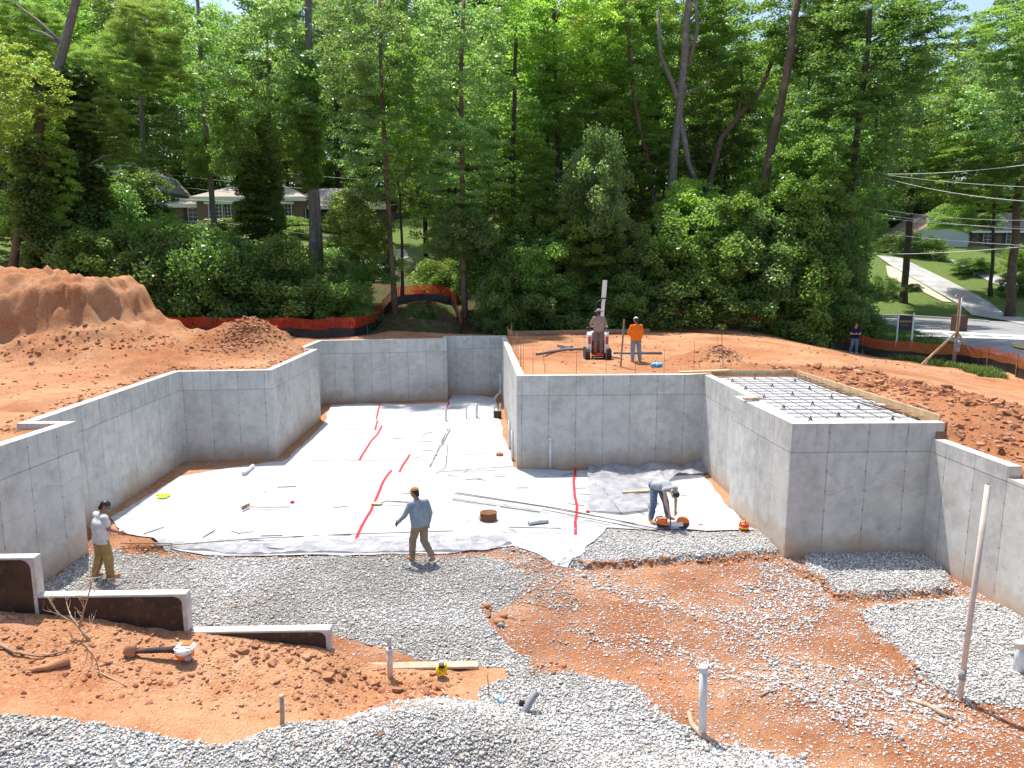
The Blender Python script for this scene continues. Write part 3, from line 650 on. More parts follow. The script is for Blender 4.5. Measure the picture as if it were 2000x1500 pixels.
# ------------------------------------------------------------------ concrete walls
def uv_mesh(name, V, Fc, UV, mats, mi, parent=None):
    me = bpy.data.meshes.new(name); me.from_pydata([tuple(v) for v in V], [], Fc); ul = me.uv_layers.new(name='UVMap')
    i = 0
    for f in UV:
        for q in f: ul.data[i].uv = q; i += 1
    for m in mats: me.materials.append(M[m])
    me.polygons.foreach_set('material_index', mi); me.update(); return link(me, name, parent)
def wall(label, inner, outer, tops, bot=-.3, caps=(True, True), name='foundation_wall', group='grey poured concrete walls around the pit', u0=0):
    """inner/outer: matching point lists; tops: one height per run"""
    root = empty(name, (inner[0][0], inner[0][1], 0)); ox, oy = inner[0]; V = []; Fc = []; UV = []; mi = []
    def quad(a, b, c, d, ua, m=0):
        k = len(V); V.extend([(p[0]-ox, p[1]-oy, p[2]) for p in (a, b, c, d)]); Fc.append((k, k+1, k+2, k+3)); UV.append(ua); mi.append(m)
    u = u0; n = len(inner)-1; V2 = []; F2 = []
    for i in range(n):
        a, b = inner[i], inner[i+1]; A, B = outer[i], outer[i+1]; ln = math.dist(a, b); t = tops[i]
        # extra cuts keep the arris slightly worn
        quad((*b, bot), (*a, bot), (*a, t), (*b, t), [(u+ln, bot), (u, bot), (u, t), (u+ln, t)])
        quad((*A, bot), (*B, bot), (*B, t), (*A, t), [(u, bot), (u+ln, bot), (u+ln, t), (u, t)])
        quad((*a, t), (*A, t), (*B, t), (*b, t), [(u, 9), (u, 9.2), (u+ln, 9.2), (u+ln, 9)], 1)
        tp = tops[i-1] if i > 0 else None; tn = tops[i+1] if i < n-1 else None
        if (i == 0 and caps[0]) or (tp is not None and tp < t): quad((*A, tp if tp is not None else bot), (*A, t), (*a, t), (*a, tp if tp is not None else bot), [(0, bot), (0, t), (.25, t), (.25, bot)])
        if (i == n-1 and caps[1]) or (tn is not None and tn < t): quad((*b, tn if tn is not None else bot), (*b, t), (*B, t), (*B, tn if tn is not None else bot), [(0, bot), (0, t), (.25, t), (.25, bot)])
        u += ln
    o = uv_mesh('wall_face', V, Fc, UV, ['concrete', 'concrete_top'], mi, root)
    tag(root, label, 'concrete wall', group); return root
O_ = OUT
def seg(i, j): return PATH[i:j+1], O_[i:j+1]
a, b = seg(0, 7); wall('long zigzag grey concrete wall along the left side of the pit, below the clay mounds', a, b, [WT]*7, caps=(True, False))
a, b = seg(7, 10); wall('far concrete wall at the back of the pit, behind the row of short white pipes', a, b, [WT]*3, caps=(False, False), u0=.3)
a, b = seg(10, 12); wall('concrete wall in the middle with an outside corner and one white pipe standing at its foot', a, b, [WT]*2, caps=(False, False), u0=.6)
a = PATH[12:16]+[(9.86, 15.825)]; b = O_[12:16]+[(9.86, 16.075)]
wall('tall concrete block wall at the right whose top carries the bar mat and white plastic', a, b, [WT]*4, caps=(False, True), u0=.1)
r1 = Vector(PATH[17]); r0 = Vector(PATH[16]); sp = gy(1955, 897, 13.5)
wall('stepped concrete wall at the far right with two lowered tops, beside the leaning pipe',
     [(9.58, 15.81), (9.72, 13.45), (10.0, 7.0)], [(9.83, 15.81), (9.97, 13.46), (10.25, 7.0)], [2.84, 2.6], caps=(True, True), u0=.4)
# footing ledge at the wall foot, clay-stained
mb = MB()
for i, j in ((11, 12), (12, 13), (13, 14), (14, 15)): pass
# near wall, stepping down to the right, seen from its buried side
root = empty('stepped_wall', (-10, 10.62, 0)); tag(root, 'low concrete wall stepping down to the right in front of the gravel, dark coating on its near face', 'concrete wall', 'grey poured concrete walls around the pit')
sxs = [-10.45, -7.6, -5.27, -2.99, -.57]; stp = [2.11, 1.46, .80, .10]
for i in range(4):
    x0, x1, t = sxs[i], sxs[i+1], stp[i]; mb = MB(); y0, y1 = stepY(x0), stepY(x1)
    ang = math.atan2(y1-y0, x1-x0); ln = math.hypot(x1-x0, y1-y0)-.004
    c = ((x0+x1)/2+10, (y0+y1)/2-10.62+.095, (t-.4)/2); mb.box(c, (ln, .19, t+.4), (0, 0, ang), .006)
    s = mb.build('wall_step', 'concrete_top' if i < 3 else 'concrete_muddy', root)
    # coating: rounded top right corner, 3 mm proud
    fr = lambda x, y, z: (x0+10+math.cos(ang)*x+math.sin(ang)*z, y0-10.62+math.sin(ang)*x-math.cos(ang)*z, y)
    m_ = .04; top = t-m_; rr = .13; pts = [(0.0, -.4), (ln-.06, -.4)]
    for k in range(7): an = math.pi/2*k/6; pts.append((ln-.06-rr+rr*math.cos(an), top-rr+rr*math.sin(an)))
    pts.append((0.0, top+.01)); pts = [(p+random.uniform(-.006, .006), q+random.uniform(-.008, .008)) for p, q in pts]
    m2 = MB(); m2.prism(pts, .001, .006, fr); m2.build('dark_coating', 'coating', s)
    m3 = MB(); nb = 2
    for k in range(nb): xx = x0+10+(x1-x0)*(.35+.38*k); m3.tube([(xx, (y0+y1)/2-10.62+.125, t-.02), (xx+.004, (y0+y1)/2-10.62+.125, t+.075)], .008, 6)
    if i < 2: m3.build('anchor_bolt', 'steel', s)

# ------------------------------------------------------------------ sheets on the pit floor
SHEET = P_([(232, 1045), (214, 1012), (262, 985), (352, 930), (470, 912), (556, 902), (580, 880), (600, 862), (634, 826), (646, 791), (700, 789), (760, 790), (873, 788), (882, 773), (905, 769), (968, 778), (972, 812), (984, 850), (997, 888), (1003, 914), (1100, 921), (1200, 917), (1362, 922), (1392, 950), (1420, 988), (1450, 1022), (1476, 1046),
            (1400, 1048), (1300, 1046), (1186, 1042), (1165, 1062), (1136, 1096), (1110, 1110), (1082, 1102), (1040, 1080), (1003, 1066), (955, 1074), (860, 1083), (700, 1086), (520, 1087), (400, 1086), (330, 1072), (290, 1052)])
def wpath(pts, z=0.0): return [tuple(gz(a, b, z)[:2]) for a, b in pts]
def sheetz(x, y):
    h = .028+.016*fbm(x, y, 1.0, 111, 5)+.016*np.abs(fbm(x+y*.4, y*2.2, .9, 112, 4))
    def ridge(path, wd, hh, s):
        d = dist_path(x+fbm(x, y, .8, s, 3)*.25, y+fbm(x, y, .8, s+5, 3)*.25, path); return hh*np.exp(-(d/wd)**2)*(.6+1.3*np.clip(fbm(x, y, .5, s+9, 3)+.3, 0, 1))
    h = h+ridge(wpath([(640, 815), (760, 817), (900, 812), (975, 808)]), .14, .07, 120)
    h = h+ridge(wpath([(260, 1058), (420, 1062), (600, 1060), (760, 1058), (900, 1050), (1000, 1040)]), .1, .085, 130)
    h = h+ridge(wpath([(480, 1072), (800, 1068), (960, 1058)]), .07, .06, 140)
    h = h+ridge(wpath([(872, 835), (860, 880), (845, 915)]), .12, .06, 150)+ridge(wpath([(845, 918), (920, 925), (1000, 916)]), .12, .06, 160)
    h = h+ridge(wpath([(905, 1020), (1000, 985), (1060, 970)]), .06, .035, 170)
    h = h+ridge(wpath([(1085, 1030), (1100, 1090)]), .1, .05, 180)
    h = h+ridge(wpath([(400, 925), (330, 1000)]), .06, .03, 190)
    return h
def make_sheet(poly, st, zf, mat, name, seed=0, edge=.05):
    X, Y, Fq = clip_grid(poly, st, edge, seed); V, Fc, _ = compact(np.stack([X, Y, zf(X, Y)], 1), Fq); return np_mesh(name, V, Fc, M[mat], smooth=True)
s = make_sheet(SHEET, .062, lambda x, y: pitz(x, y)+sheetz(x, y), 'white_sheet', 'ground_sheet', 301, .12)
tag(s, 'large white ground sheet covering the back of the pit floor inside the walls', 'plastic sheet')
CR = P_([(1150, 913), (1400, 914), (1378, 935), (1330, 938), (1280, 948), (1262, 1000), (1218, 1008), (1150, 1000)])
def crz(x, y):
    r = np.abs(fbm(x, y, .9, 201, 5)); yy = sm((y-20.3)/2.2)
    return pitz(x, y)+sheetz(x, y)+.02+(.10+.30*yy)*np.abs(fbm(x*1.0, y, 1.3, 205, 5))+.05*(1-r*2.2).clip(0, 1)
s = make_sheet(CR, .05, crz, 'clear_plastic', 'crumpled_sheet', 311, .2); tag(s, 'crumpled translucent grey plastic sheet bunched under the middle wall, right of the red tape', 'plastic sheet')
FR = P_([(300, 1062), (420, 1066), (620, 1062), (800, 1060), (980, 1048), (1000, 1062), (950, 1076), (700, 1084), (450, 1086), (340, 1074)])
s = make_sheet(FR, .045, lambda x, y: pitz(x, y)+sheetz(x, y)+.015+.1*np.abs(fbm(x, y, .5, 221, 4)), 'clear_plastic', 'plastic_fringe', 321, .1); tag(s, 'wrinkled clear plastic strip along the front edge of the white sheet', 'plastic strip')
def ribbon(name, pts, wd, zf, mat, lift=.012, step=.06, wob=.03, seed=0):
    P = [Vector((p[0], p[1])) for p in pts]; out = []
    for a, b in zip(P[:-1], P[1:]):
        n = max(1, int((b-a).length/step)); out += [a+(b-a)*k/n for k in range(n)]
    out.append(P[-1]); V = []; 
    for i, p in enumerate(out):
        d = (out[min(i+1, len(out)-1)]-out[max(i-1, 0)]).normalized(); nn = Vector((-d.y, d.x)); off = fbm(np.array([p.x]), np.array([p.y]), .9, seed, 3)[0]*wob
        for s_ in (-1, 1):
            q = p+nn*(off+s_*wd/2*(1+.25*fbm(np.array([p.x*3]), np.array([p.y*3]), .4, seed+s_+5, 2)[0])); V.append((q.x, q.y, float(zf(np.array([q.x]), np.array([q.y]))[0])+lift))
    F_ = [(2*i, 2*i+1, 2*i+3, 2*i+2) for i in range(len(out)-1)]
    return np_mesh(name, V, F_, M[mat], smooth=True)
fz_ = lambda x, y: pitz(x, y)+sheetz(x, y)
for pts, lab, wd in (([(742, 788), (737, 808), (735, 818)], 'short red tape nearest the back wall, left of the short pipes', .075),
                     ([(737, 821), (733, 839)], 'short red tape just below the first one near the back wall', .075),
                     ([(746, 831), (735, 850), (722, 866), (710, 885), (701, 898)], 'red tape running up the middle of the sheet toward the back wall', .075),
                     ([(801, 887), (790, 903), (780, 920)], 'short red tape left of the two leaning bars', .075),
                     ([(764, 917), (748, 940), (738, 965), (722, 1000), (706, 1030), (690, 1066)], 'longest red tape, crossing the sheet beside the shovel', .075),
                     ([(1124, 913), (1121, 940), (1123, 965), (1128, 985), (1125, 1010), (1124, 1043)], 'red tape on the right of the sheet, running out from the middle wall', .075),
                     ([(876, 784), (873, 795)], 'tiny red tape at the corner of the back wall', .075)):
    t = ribbon('red_tape', wpath(pts, .05), wd, fz_, 'tape_red', .014, seed=len(lab)); tag(t, lab, 'tape', 'red tape strips on the white sheet')
for pts, lab in (([(600, 898), (700, 898), (850, 896)], 'thin red string line across the sheet in front of the left wall corner'), ([(640, 839), (745, 838)], 'thin red string line across the far part of the sheet'), ([(905, 888), (950, 886), (990, 884)], 'thin red string line left of the middle wall pipes')):
    t = ribbon('string_line', wpath(pts, .05), .025, fz_, 'tape_red', .014, wob=.02, seed=len(lab)); tag(t, lab, 'string', 'red string lines on the white sheet')

# ------------------------------------------------------------------ bars
def on_sheet(px, py, dz=0.0):
    p = gz(px, py, .05); p.z = float(fz_(np.array([p.x]), np.array([p.y]))[0])+dz
    return p
def bar(label, pts, r=.009, group='long steel bars on the white sheet', name='steel_bar', mat='rebar', dz=.035):
    P = [on_sheet(a, b, dz) for a, b in pts]; mx = max(p.z for p in P)
    for p in P: p.z = max(p.z, mx-.03)
    mb = MB(); mb.tube([p-P[0] for p in P], r, 6); o = mb.build(name, mat, origin=P[0]); tag(o, label, 'steel bar', group); return o
bar('uppermost of the long steel bars lying across the sheet behind the rusty drum', [(892, 970), (1100, 1003), (1310, 1050)], .011)
bar('long steel bar second from the top, crossing the red tape', [(888, 972), (1060, 998), (1240, 1034)], .011)
bar('shorter steel bar starting furthest left behind the rusty drum', [(884, 977), (1055, 1001)], .011)
bar('long steel bar nearest the cut-off saw, ending on the gravel', [(1060, 1003), (1298, 1052)], .011)
bar('long steel bar along the front edge of the sheet behind the walking man', [(228, 1077), (500, 1058), (690, 1047), (885, 1041)], .01)
bar('steel bar behind the man in the white T-shirt, ending on the sheet', [(235, 1062), (420, 1064), (560, 1076)], .01)
bar('single steel bar lying between the rusty drum and the red tape', [(993, 1038), (1096, 1038)], .01)
bar('left one of the two leaning parallel bars on the far sheet', [(875, 839), (839, 914)], .012)
bar('right one of the two leaning parallel bars on the far sheet', [(879, 840), (841, 912)], .012)
bar('bent thin steel bar right of the two leaning bars', [(875, 867), (870, 915), (852, 926)], .008)
bar('thin steel bar crossing toward the foot of the middle wall corner', [(852, 926), (930, 921), (1005, 914)], .008)
bar('steel bar over the crumpled plastic, nearer the red tape', [(1163, 925), (1182, 960), (1214, 1004)], .011)
bar('steel bar over the crumpled plastic behind the bending man', [(1232, 935), (1262, 962), (1286, 985)], .011)
bar('steel bar on the sheet right of the bending man', [(1300, 940), (1322, 964)], .009)
def offlab(px, py):
    LM = [(571, 980, 'the red tape roll above the long-handled tool'), (480, 995, 'the long-handled tool'), (735, 984, 'the shovel'), (820, 1040, 'the striding man'), (858, 870, 'the two leaning bars'), (905, 800, 'the short white pipes'), (954, 1010, 'the rusty drum'), (1123, 960, 'the red tape on the right'), (1075, 900, 'the pipe at the middle wall'), (1295, 1000, 'the bending man'), (204, 1050, 'the man in white'), (316, 968, 'the neon vest'), (1004, 905, 'the corner of the middle wall'), (620, 1060, 'the front edge of the sheet'), (500, 1060, 'the front left edge of the sheet')]
    q = min(LM, key=lambda q: abs(q[0]-px)+1.5*abs(q[1]-py)); side = ('left' if px < q[0] else 'right') if abs(px-q[0]) > abs(py-q[1]) else ('above' if py < q[1] else 'below')
    return 'short dark bar offcut on the sheet, '+({'left': 'left of ', 'right': 'right of ', 'above': 'beyond ', 'below': 'in front of '}[side])+q[2]
rs = np.random.RandomState(5)
offc = [(480, 1040, 20), (408, 1043, 80), (460, 1040, -35), (530, 1047, 3), (590, 1052, 12), (668, 1045, 0), (840, 845, 40), (832, 862, 5), (835, 880, 10), (815, 893, 30), (828, 850, 70), (925, 935, 10), (938, 936, -25), (885, 929, -8), (1110, 925, 40), (1133, 953, 5), (1140, 964, -8), (1150, 977, 0), (1125, 985, -20), (800, 963, 5), (780, 856, 10), (975, 930, -10), (1065, 930, 40), (1250, 1000, -60), (665, 990, 20), (1020, 952, 5), (1330, 965, -30), (560, 950, 10), (300, 1035, 60)]
for k, (px, py, an) in enumerate(offc):
    p = on_sheet(px, py, .012); ln = .16+.12*rs.uniform(); d = Vector((math.cos(R(an)), math.sin(R(an)), 0))*ln
    if k == 0:
        mb = MB(); mb.tube([-d, d], .007, 5); o0 = mb.build('bar_offcut', 'rebar'); o = o0; L0n = ln
    else:
        o = o0.copy(); COL.objects.link(o); o.rotation_euler = (0, 0, R(an-offc[0][2])); o.scale = (ln/L0n,)*3
    o.location = p; tag(o, offlab(px, py), 'steel offcut', 'bar offcuts scattered on the white sheet')

# upright bars
def upright(px, pyt, pyb, lab, r=.008, lean=0, z=3.2, name='upright_bar', group='upright rusty bars by the middle wall'):
    p = gz(px, pyb, z); t = gy(px+lean, pyt, p.y); mb = MB(); mb.tube([(0, 0, -.3), t-p], r, 5); o = mb.build(name, 'rust', origin=p); tag(o, lab, 'steel bar', group)
for k, (px, lean) in enumerate(((1041, 0), (1066, -6), (1125, 2), (1184, 0), (1241, 1), (1297, 1))):
    upright(px, 680, 729, ['leftmost', 'second from the left', 'third from the left', 'fourth from the left', 'fifth from the left', 'rightmost'][k]+' thin bar standing on top of the middle wall', lean=lean)
upright(1356, 665, 722, 'single thin bar standing behind the plank at the end of the middle wall')
for k, (px, lean) in enumerate(((1410, -9), (1413, -4), (1416, -6))): upright(px, 653, 720, 'thin bar leaning in the tight bunch of three behind the plank', lean=lean, group='bunch of three bars behind the plank')
rs = np.random.RandomState(8)
for k in range(16):
    px = 992+rs.uniform(0, 34); f = (px-990)/40; pb = 668+f*60+rs.uniform(-6, 6); ln = (60 if k < 6 else 42)*rs.uniform(.6, 1.0)
    upright(px, pb-ln, pb, 'thin rusty bar in the thicket at the far corner of the middle wall', lean=rs.uniform(-4, 5), z=3.15, group='thicket of upright bars behind the wall corner')

# ------------------------------------------------------------------ porch slab preparation
px0 = [(6.72, 23.62), (9.5, 23.75), (9.72, 16.12), (6.6, 16.0)]
s = make_sheet([(6.3, 15.98), (9.68, 15.98), (9.5, 23.7), (6.3, 23.7)], .09, lambda x, y: 3.09+.02*fbm(x, y, .8, 5, 4)+.0*x, 'white_sheet', 'porch_sheet', 9, .0)
# trimmed so it stays inside the walls
me = s.data; bm = bmesh.new(); bm.from_mesh(me); wallp = [(6.72, 24), (9.9, 24), (9.9, 16.1), (6.62, 16.1), (6.42, 19.2), (6.8, 19.6)]
dl = [f for f in bm.faces if not in_poly(np.array([f.calc_center_median().x]), np.array([f.calc_center_median().y]), wallp)[0]]; bmesh.ops.delete(bm, geom=dl, context='FACES'); bm.to_mesh(me); bm.free()
tag(s, 'white plastic sheet under the bar mat on top of the tall block', 'plastic sheet')
mat_ = empty('rebar_mat', (6.7, 16.1, 3.13)); tag(mat_, 'grid of tied dark bars laid over white plastic on top of the tall block', 'rebar mat')
def mbar(a, b, r=.0085):
    mb = MB(); mb.tube([Vector(a)-Vector((6.7, 16.1, 3.13)), Vector(b)-Vector((6.7, 16.1, 3.13))], r, 6); return mb.build('cross_bar', 'rebar', mat_)
for k in range(17):
    y = 16.25+k*.455; o = random.uniform(-.03, .03); mbar((6.62+.12*(k > 7)+o, y, 3.245), (9.62-.012*k+o, y+random.uniform(-.02, .02), 3.25))
for k in range(7):
    x = 6.92+k*.42; mbar((x, 16.15, 3.23), (x-.02+random.uniform(-.02, .02), 23.55, 3.232))
for k in range(15):
    x = 7.1+(k % 3)*.95+random.uniform(-.1, .1); y = 16.5+(k//3)*1.5+((k % 3) == 1)*.5
    mb = MB(); c = (x-6.7, y-16.1, .05)
    for a in range(4): mb.tube([(c[0]+.05*math.cos(a*1.57+.8), c[1]+.05*math.sin(a*1.57+.8), -.03), (c[0], c[1], .07)], .009, 5)
    mb.ball((c[0], c[1], .07), .02, 6, 4); mb.build('bar_chair', 'black', mat_)
def board(label, a, b, wd, ht, mat='wood', name='form_board', group='lumber boards around the tall block', cat='board', up=(0, 0, 1)):
    a, b = Vector(a), Vector(b); mb = MB(); mb.beam((0, 0, 0), b-a, wd, ht, up); o = mb.build(name, mat, origin=a); tag(o, label, cat, group); return o
board('long lumber form board along the right edge of the tall block top', (9.66, 23.82, 3.18), (9.9, 16.1, 3.2), .04, .24)
board('short lumber form board closing the far end of the tall block top', (6.75, 23.86, 3.2), (9.62, 23.9, 3.2), .04, .2)
board('plank lying across the corner of the middle wall beside the bar mat', gz(1327, 727, 3.3), gz(1425, 723, 3.3), .2, .045, group='planks on the clay beside the wall')
board('short dark board at the notch in the tall block top', gz(1453, 779, 3.26), gz(1485, 778, 3.26), .16, .04, 'old_wood')
board('rusty steel plate at the right end of the tall block top', (9.9, 15.82, 3.02), (9.9, 16.1, 3.02), .03, .36, 'rust', 'end_plate', cat='plate')
board('thin white board lying on the clay beside the right form board', gz(1665, 775, 3.2), gz(1726, 792, 3.2), .12, .03, 'white_trim', 'white_board', group='boards on the clay')
board('timber rail behind the small track loader at the end of the clay terrace', (-.2, 39.2, 3.25), (7.8, 40.2, 3.3), .06, .2, 'old_wood', 'edge_board', group='boards on the clay')
board('small brown board on the clay right of the white board', gz(1790, 789, 3.2), gz(1815, 799, 3.2), .09, .03, 'old_wood', group='boards on the clay')

# ------------------------------------------------------------------ pipes
def pipe(label, base, top, r, mat='pvc', cap=None, group='white plastic pipes standing in the pit', name='plastic_pipe', hollow=True, coupler=None):
    base, top = Vector(base), Vector(top); t = empty(name, base); tag(t, label, 'pipe', group); d = top-base
    mb = MB(); mb.tube([(0, 0, -.12), d*.5, d], r, 18, cap=True); mb.build('pipe_body', mat, t)
    u = d.normalized()
    if hollow and not cap:
        m2 = MB(); m2.tube([d-u*.002, d+u*.004], r*.8, 16); m2.build('pipe_bore', 'black', t)
    if cap:
        m2 = MB(); m2.tube([d-u*r*1.1, d+u*.01, d+u*.03], [r*1.13, r*1.13, r*.98], 18); m2.build('end_cap', cap, t)
    if coupler: 
        m2 = MB(); f = coupler; m2.tube([d*f-u*.08, d*f+u*.08], r*1.25, 18); m2.build('coupler', 'grey_plastic', t)
    return t
def pipe_px(label, px, pyt, pyb, r, **k):
    b = on_sheet(px, pyb) if k.pop('sheet', True) else on_pit(px, pyb); dx = k.pop('dx', 0); return pipe(label, b, gy(px+dx, pyt, b.y), r, **k)
pipe_px('white pipe standing alone at the foot of the middle wall', 1075, 857, 914, .055, cap='pvc')
pipe_px('leftmost of the short white pipes on the far sheet', 871, 796, 821, .045)
pipe_px('thin middle pipe of the short white pipes on the far sheet', 911, 787, 816, .035)
pipe_px('thickest of the short white pipes on the far sheet', 931, 787, 815, .06)
pipe_px('slim white pipe beside the black box near the wall', 965, 793, 815, .035)
pipe_px('slim white pipe behind the black box against the wall', 977, 788, 806, .03)
pipe_px('white pipe against the wall, further back of the two near its corner', 995, 821, 875, .055)
pipe_px('white pipe with a red strap against the wall, nearest its corner', 1001, 840, 897, .055)
mb = MB(); b = on_sheet(1004, 882); mb.tube([(0, 0, .2), (.05, .02, .55), (.02, .03, .85)], .03, 7); tag(mb.build('red_strap', 'red_paint', origin=b+Vector((.06, -.02, 0))), 'red strap hanging beside the white pipe at the wall corner', 'strap')
b = Vector((-.62, 36.6, 0)); t = empty('downpipe', b); tag(t, 'white bent downpipe on the wall in the far corner of the pit', 'pipe', 'white plastic pipes standing in the pit')
mb = MB(); mb.tube([(.02, 0, 1.35), (.02, -.02, .5)], .06, 12); mb.build('pipe_body', 'pvc', t); mb = MB(); mb.tube([(.02, -.02, .5), (0, -.1, .32), (-.2, -.5, .22), (-.28, -.8, .05)], .065, 12); mb.build('elbow', 'pvc', t)
mb = MB(); b = on_sheet(972, 816); mb.box((0, .12, .14), (.34, .24, .3), None, .012); mb.box((0, -.012, .14), (.26, .02, .22)); tag(mb.build('black_box', 'black', origin=b), 'black open box on the sheet by the wall pipes', 'box')
# foreground pipes
b = on_pit(1372, 1437); pipe('capped off-white pipe standing in the clay in the right foreground', b, gy(1374, 1304, b.y), .057, mat='pvc', cap='pvc', group='pipes standing in the foreground')
b = on_pit(1874, 1366); pipe('very tall leaning off-white pipe in front of the right wall', b, gy(1930, 946, b.y+.05), .04, mat='pvc_tan', coupler=.12, group='pipes standing in the foreground')
b = on_pit(1990, 1312); pipe('short white pipe with orange rim at the right edge of the picture', b, gy(1993, 1256, b.y), .075, mat='pvc', cap='pvc_tan', group='pipes standing in the foreground')
b = on_pit(762, 1322); b.z = .1; t = pipe('pipe with a grey metal tube in its top, standing on the lowest wall step', b, gy(761, 1268, b.y), .048, mat='pvc_tan', group='pipes standing in the foreground')
tp = gy(761, 1268, b.y)-b; mb = MB(); mb.tube([tp-Vector((0, 0, .02)), tp+Vector((0, 0, .02))], .062, 16); mb.build('collar', 'pvc', t); mb = MB(); mb.tube([tp, tp+Vector((0, 0, .22))], .036, 14); mb.build('metal_tube', 'steel', t)
mb = MB(); a = on_sheet(476, 928, .06); c = on_sheet(494, 913, .06); mb.tube([(0, 0, 0), c-a], .07, 14); t = mb.build('pipe_offcut', 'pvc', origin=a); tag(t, 'short piece of white pipe lying on the sheet below the left wall corner', 'pipe')
# dark pipes on the terrace
for (p, q, lab) in (((1048, 692), (1106, 683), 'dark pipe lying furthest left on the clay terrace'), ((1094, 682), (1142, 682), 'dark pipe lying just left of the small track loader'), ((1198, 690), (1293, 690), 'long dark pipe lying behind the feet of the man in orange')):
    a = gz(*p, 3.2); c = gz(*q, 3.2); mb = MB(); mb.tube([(0, 0, 0), (c-a)*.5+Vector((0, 0, .01)), c-a], .06, 10); tag(mb.build('dark_pipe', 'pvc_dark', origin=a), lab, 'pipe', 'dark pipes on the clay terrace')
a = gz(1090, 675, 3.2); mb = MB(); mb.tube([(0, 0, 0), (.3, -.8, .02), (.55, -1.2, .05)], .07, 8); tag(mb.build('dark_pipe', 'pvc_dark', origin=a), 'short crooked dark pipe end lying across the left dark pipe', 'pipe', 'dark pipes on the clay terrace')
# corrugated pipe
a = on_pit(1022, 1392); c = gy(1048, 1352, a.y+.15); t = empty('corrugated_pipe', a); tag(t, 'black corrugated drain pipe sticking out of the gravel in front', 'pipe')
mb = MB(); P = []; rr = []; 
for k in range(31):
    f = k/30; P.append(Vector((-.05, -.08, -.12))+(c-a-Vector((-.05, -.08, -.12)))*f+Vector((0, 0, .05*math.sin(f*3.1)))); rr.append(.066 if k % 2 else .046)
mb.tube(P, rr, 16); mb.build('ribbed_body', 'grey_plastic', t); m2 = MB(); u = (P[-1]-P[-2]).normalized(); m2.tube([P[-1]-u*.001, P[-1]+u*.006], .042, 14); m2.build('pipe_bore', 'black', t)
mb = MB(); mb.box((-.02, .08, .1), (.08, .05, .08), (0, .3, .2)); mb.build('end_clip', 'black', t)
# post
def post_(label, px, pyb, pyt, z, wd, mat, dx=0):
    a = gz(px, pyb, z); c = gy(px+dx, pyt, a.y); return board(label, a-Vector((0, 0, .1)), c, wd, wd*.6, mat, 'wooden_post', 'wooden posts on the clay', 'post')
post_('weathered wooden post between the track loader and the man in orange', 1212, 715, 624, 3.15, .09, 'old_wood', 7)
# plank near the bending man
a = on_sheet(1216, 966, .1); c = on_sheet(1276, 964, .12); board('orange-brown plank lying behind the bending man', a, c, .12, .05, 'wood', 'plank', 'planks in the pit')

# ------------------------------------------------------------------ tools and small things
def thing(name, label, cat, loc, rz=0, group=None): t = empty(name, loc, rz); tag(t, label, cat, group); return t
t = thing('shovel', 'tan shovel lying on the sheet beside the longest red tape', 'shovel', on_sheet(735, 984, .04), R(-3))
mb = MB(); pts = [(-.13, -.1), (.12, -.12), (.17, -.03), (.17, .05), (.1, .11), (-.1, .1), (-.16, 0)]; mb.prism(pts, 0, .02); mb.build('blade', 'wood', t); mb = MB(); mb.tube([(.15, 0, .02), (.3, 0, .08), (1.1, -.06, .06)], .018, 8); mb.build('handle', 'old_wood', t)
t = thing('hand_tamper', 'long-handled flat tool with a wooden shaft lying on the left of the sheet', 'hand tool', on_sheet(480, 994, .03), R(2)); mb = MB(); mb.box((0, 0, .06), (.05, .3, .1), (0, 0, -.35), .005); mb.build('head', 'old_wood', t)
mb = MB(); mb.tube([(0, 0, .05), (.5, .0, .04), (1.22, .0, .03)], .016, 8); mb.build('shaft', 'wood', t)
t = thing('rusty_drum', 'round rust-brown wire coil basket sitting on the middle of the sheet', 'coil', on_sheet(954, 1014, .0)); mb = MB()
for k in range(9): mb.tube([(.215*math.cos(a*.3142)+random.uniform(-.006, .006), .2*math.sin(a*.3142), .02+k*.024) for a in range(21)], .011, 5, cap=False)
mb.build('wire_coil', 'rust', t); mb = MB(); mb.prism([(.2*math.cos(a*.3142), .185*math.sin(a*.3142)) for a in range(20)], .01, .2); mb.build('core', 'rust', t)
mb = MB()
for k in range(5): mb.tube([(-.17+k*.07, -.15, .215), (-.15+k*.07, 0, .26-.01*abs(k-2)*2), (-.1+k*.06, .15, .22)], .009, 5)
mb.tube([(-.2, -.1, 0), (-.26, -.14, .1), (-.16, -.1, .22)], .008, 5); mb.build('tie_wires', 'rust', t)
t = thing('rolled_fabric', 'small roll of white fabric on the sheet between the rusty drum and red tape', 'roll', on_sheet(1032, 1024, .05), R(22)); mb = MB(); mb.tube([(0, 0, 0), (.3, .02, .01), (.55, -.03, 0)], [.055, .06, .045], 12, wob=.08); mb.build('roll_body', 'white_sheet', t)
mb = MB(); mb.box((.45, .06, -.03), (.3, .16, .012), (0, 0, .2)); mb.build('loose_flap', 'white_sheet', t)
mb = MB(); c0 = on_sheet(316, 968, .0); rs = np.random.RandomState(4)
for k in range(7): mb.ball((rs.uniform(-.13, .13), rs.uniform(-.13, .13), .02), (.1, .1, .035), 9, 5, (0, 0, rs.uniform(0, 3)), .15)
tag(mb.build('neon_bag', 'neon', origin=c0), 'crumpled neon yellow vest lying on the left of the sheet', 'vest')
def tape_roll(label, px, py, s=1.0):
    c = on_sheet(px, py, 0); mb = MB(); mb.tube([(0, 0, 0), (0, 0, .06*s)], .065*s, 16); mb.tube([(0, 0, .0605*s), (0, 0, .066*s)], .03*s, 10); tag(mb.build('tape_roll', 'tape_red', origin=c), label, 'tape roll', 'red tape rolls on the sheet')
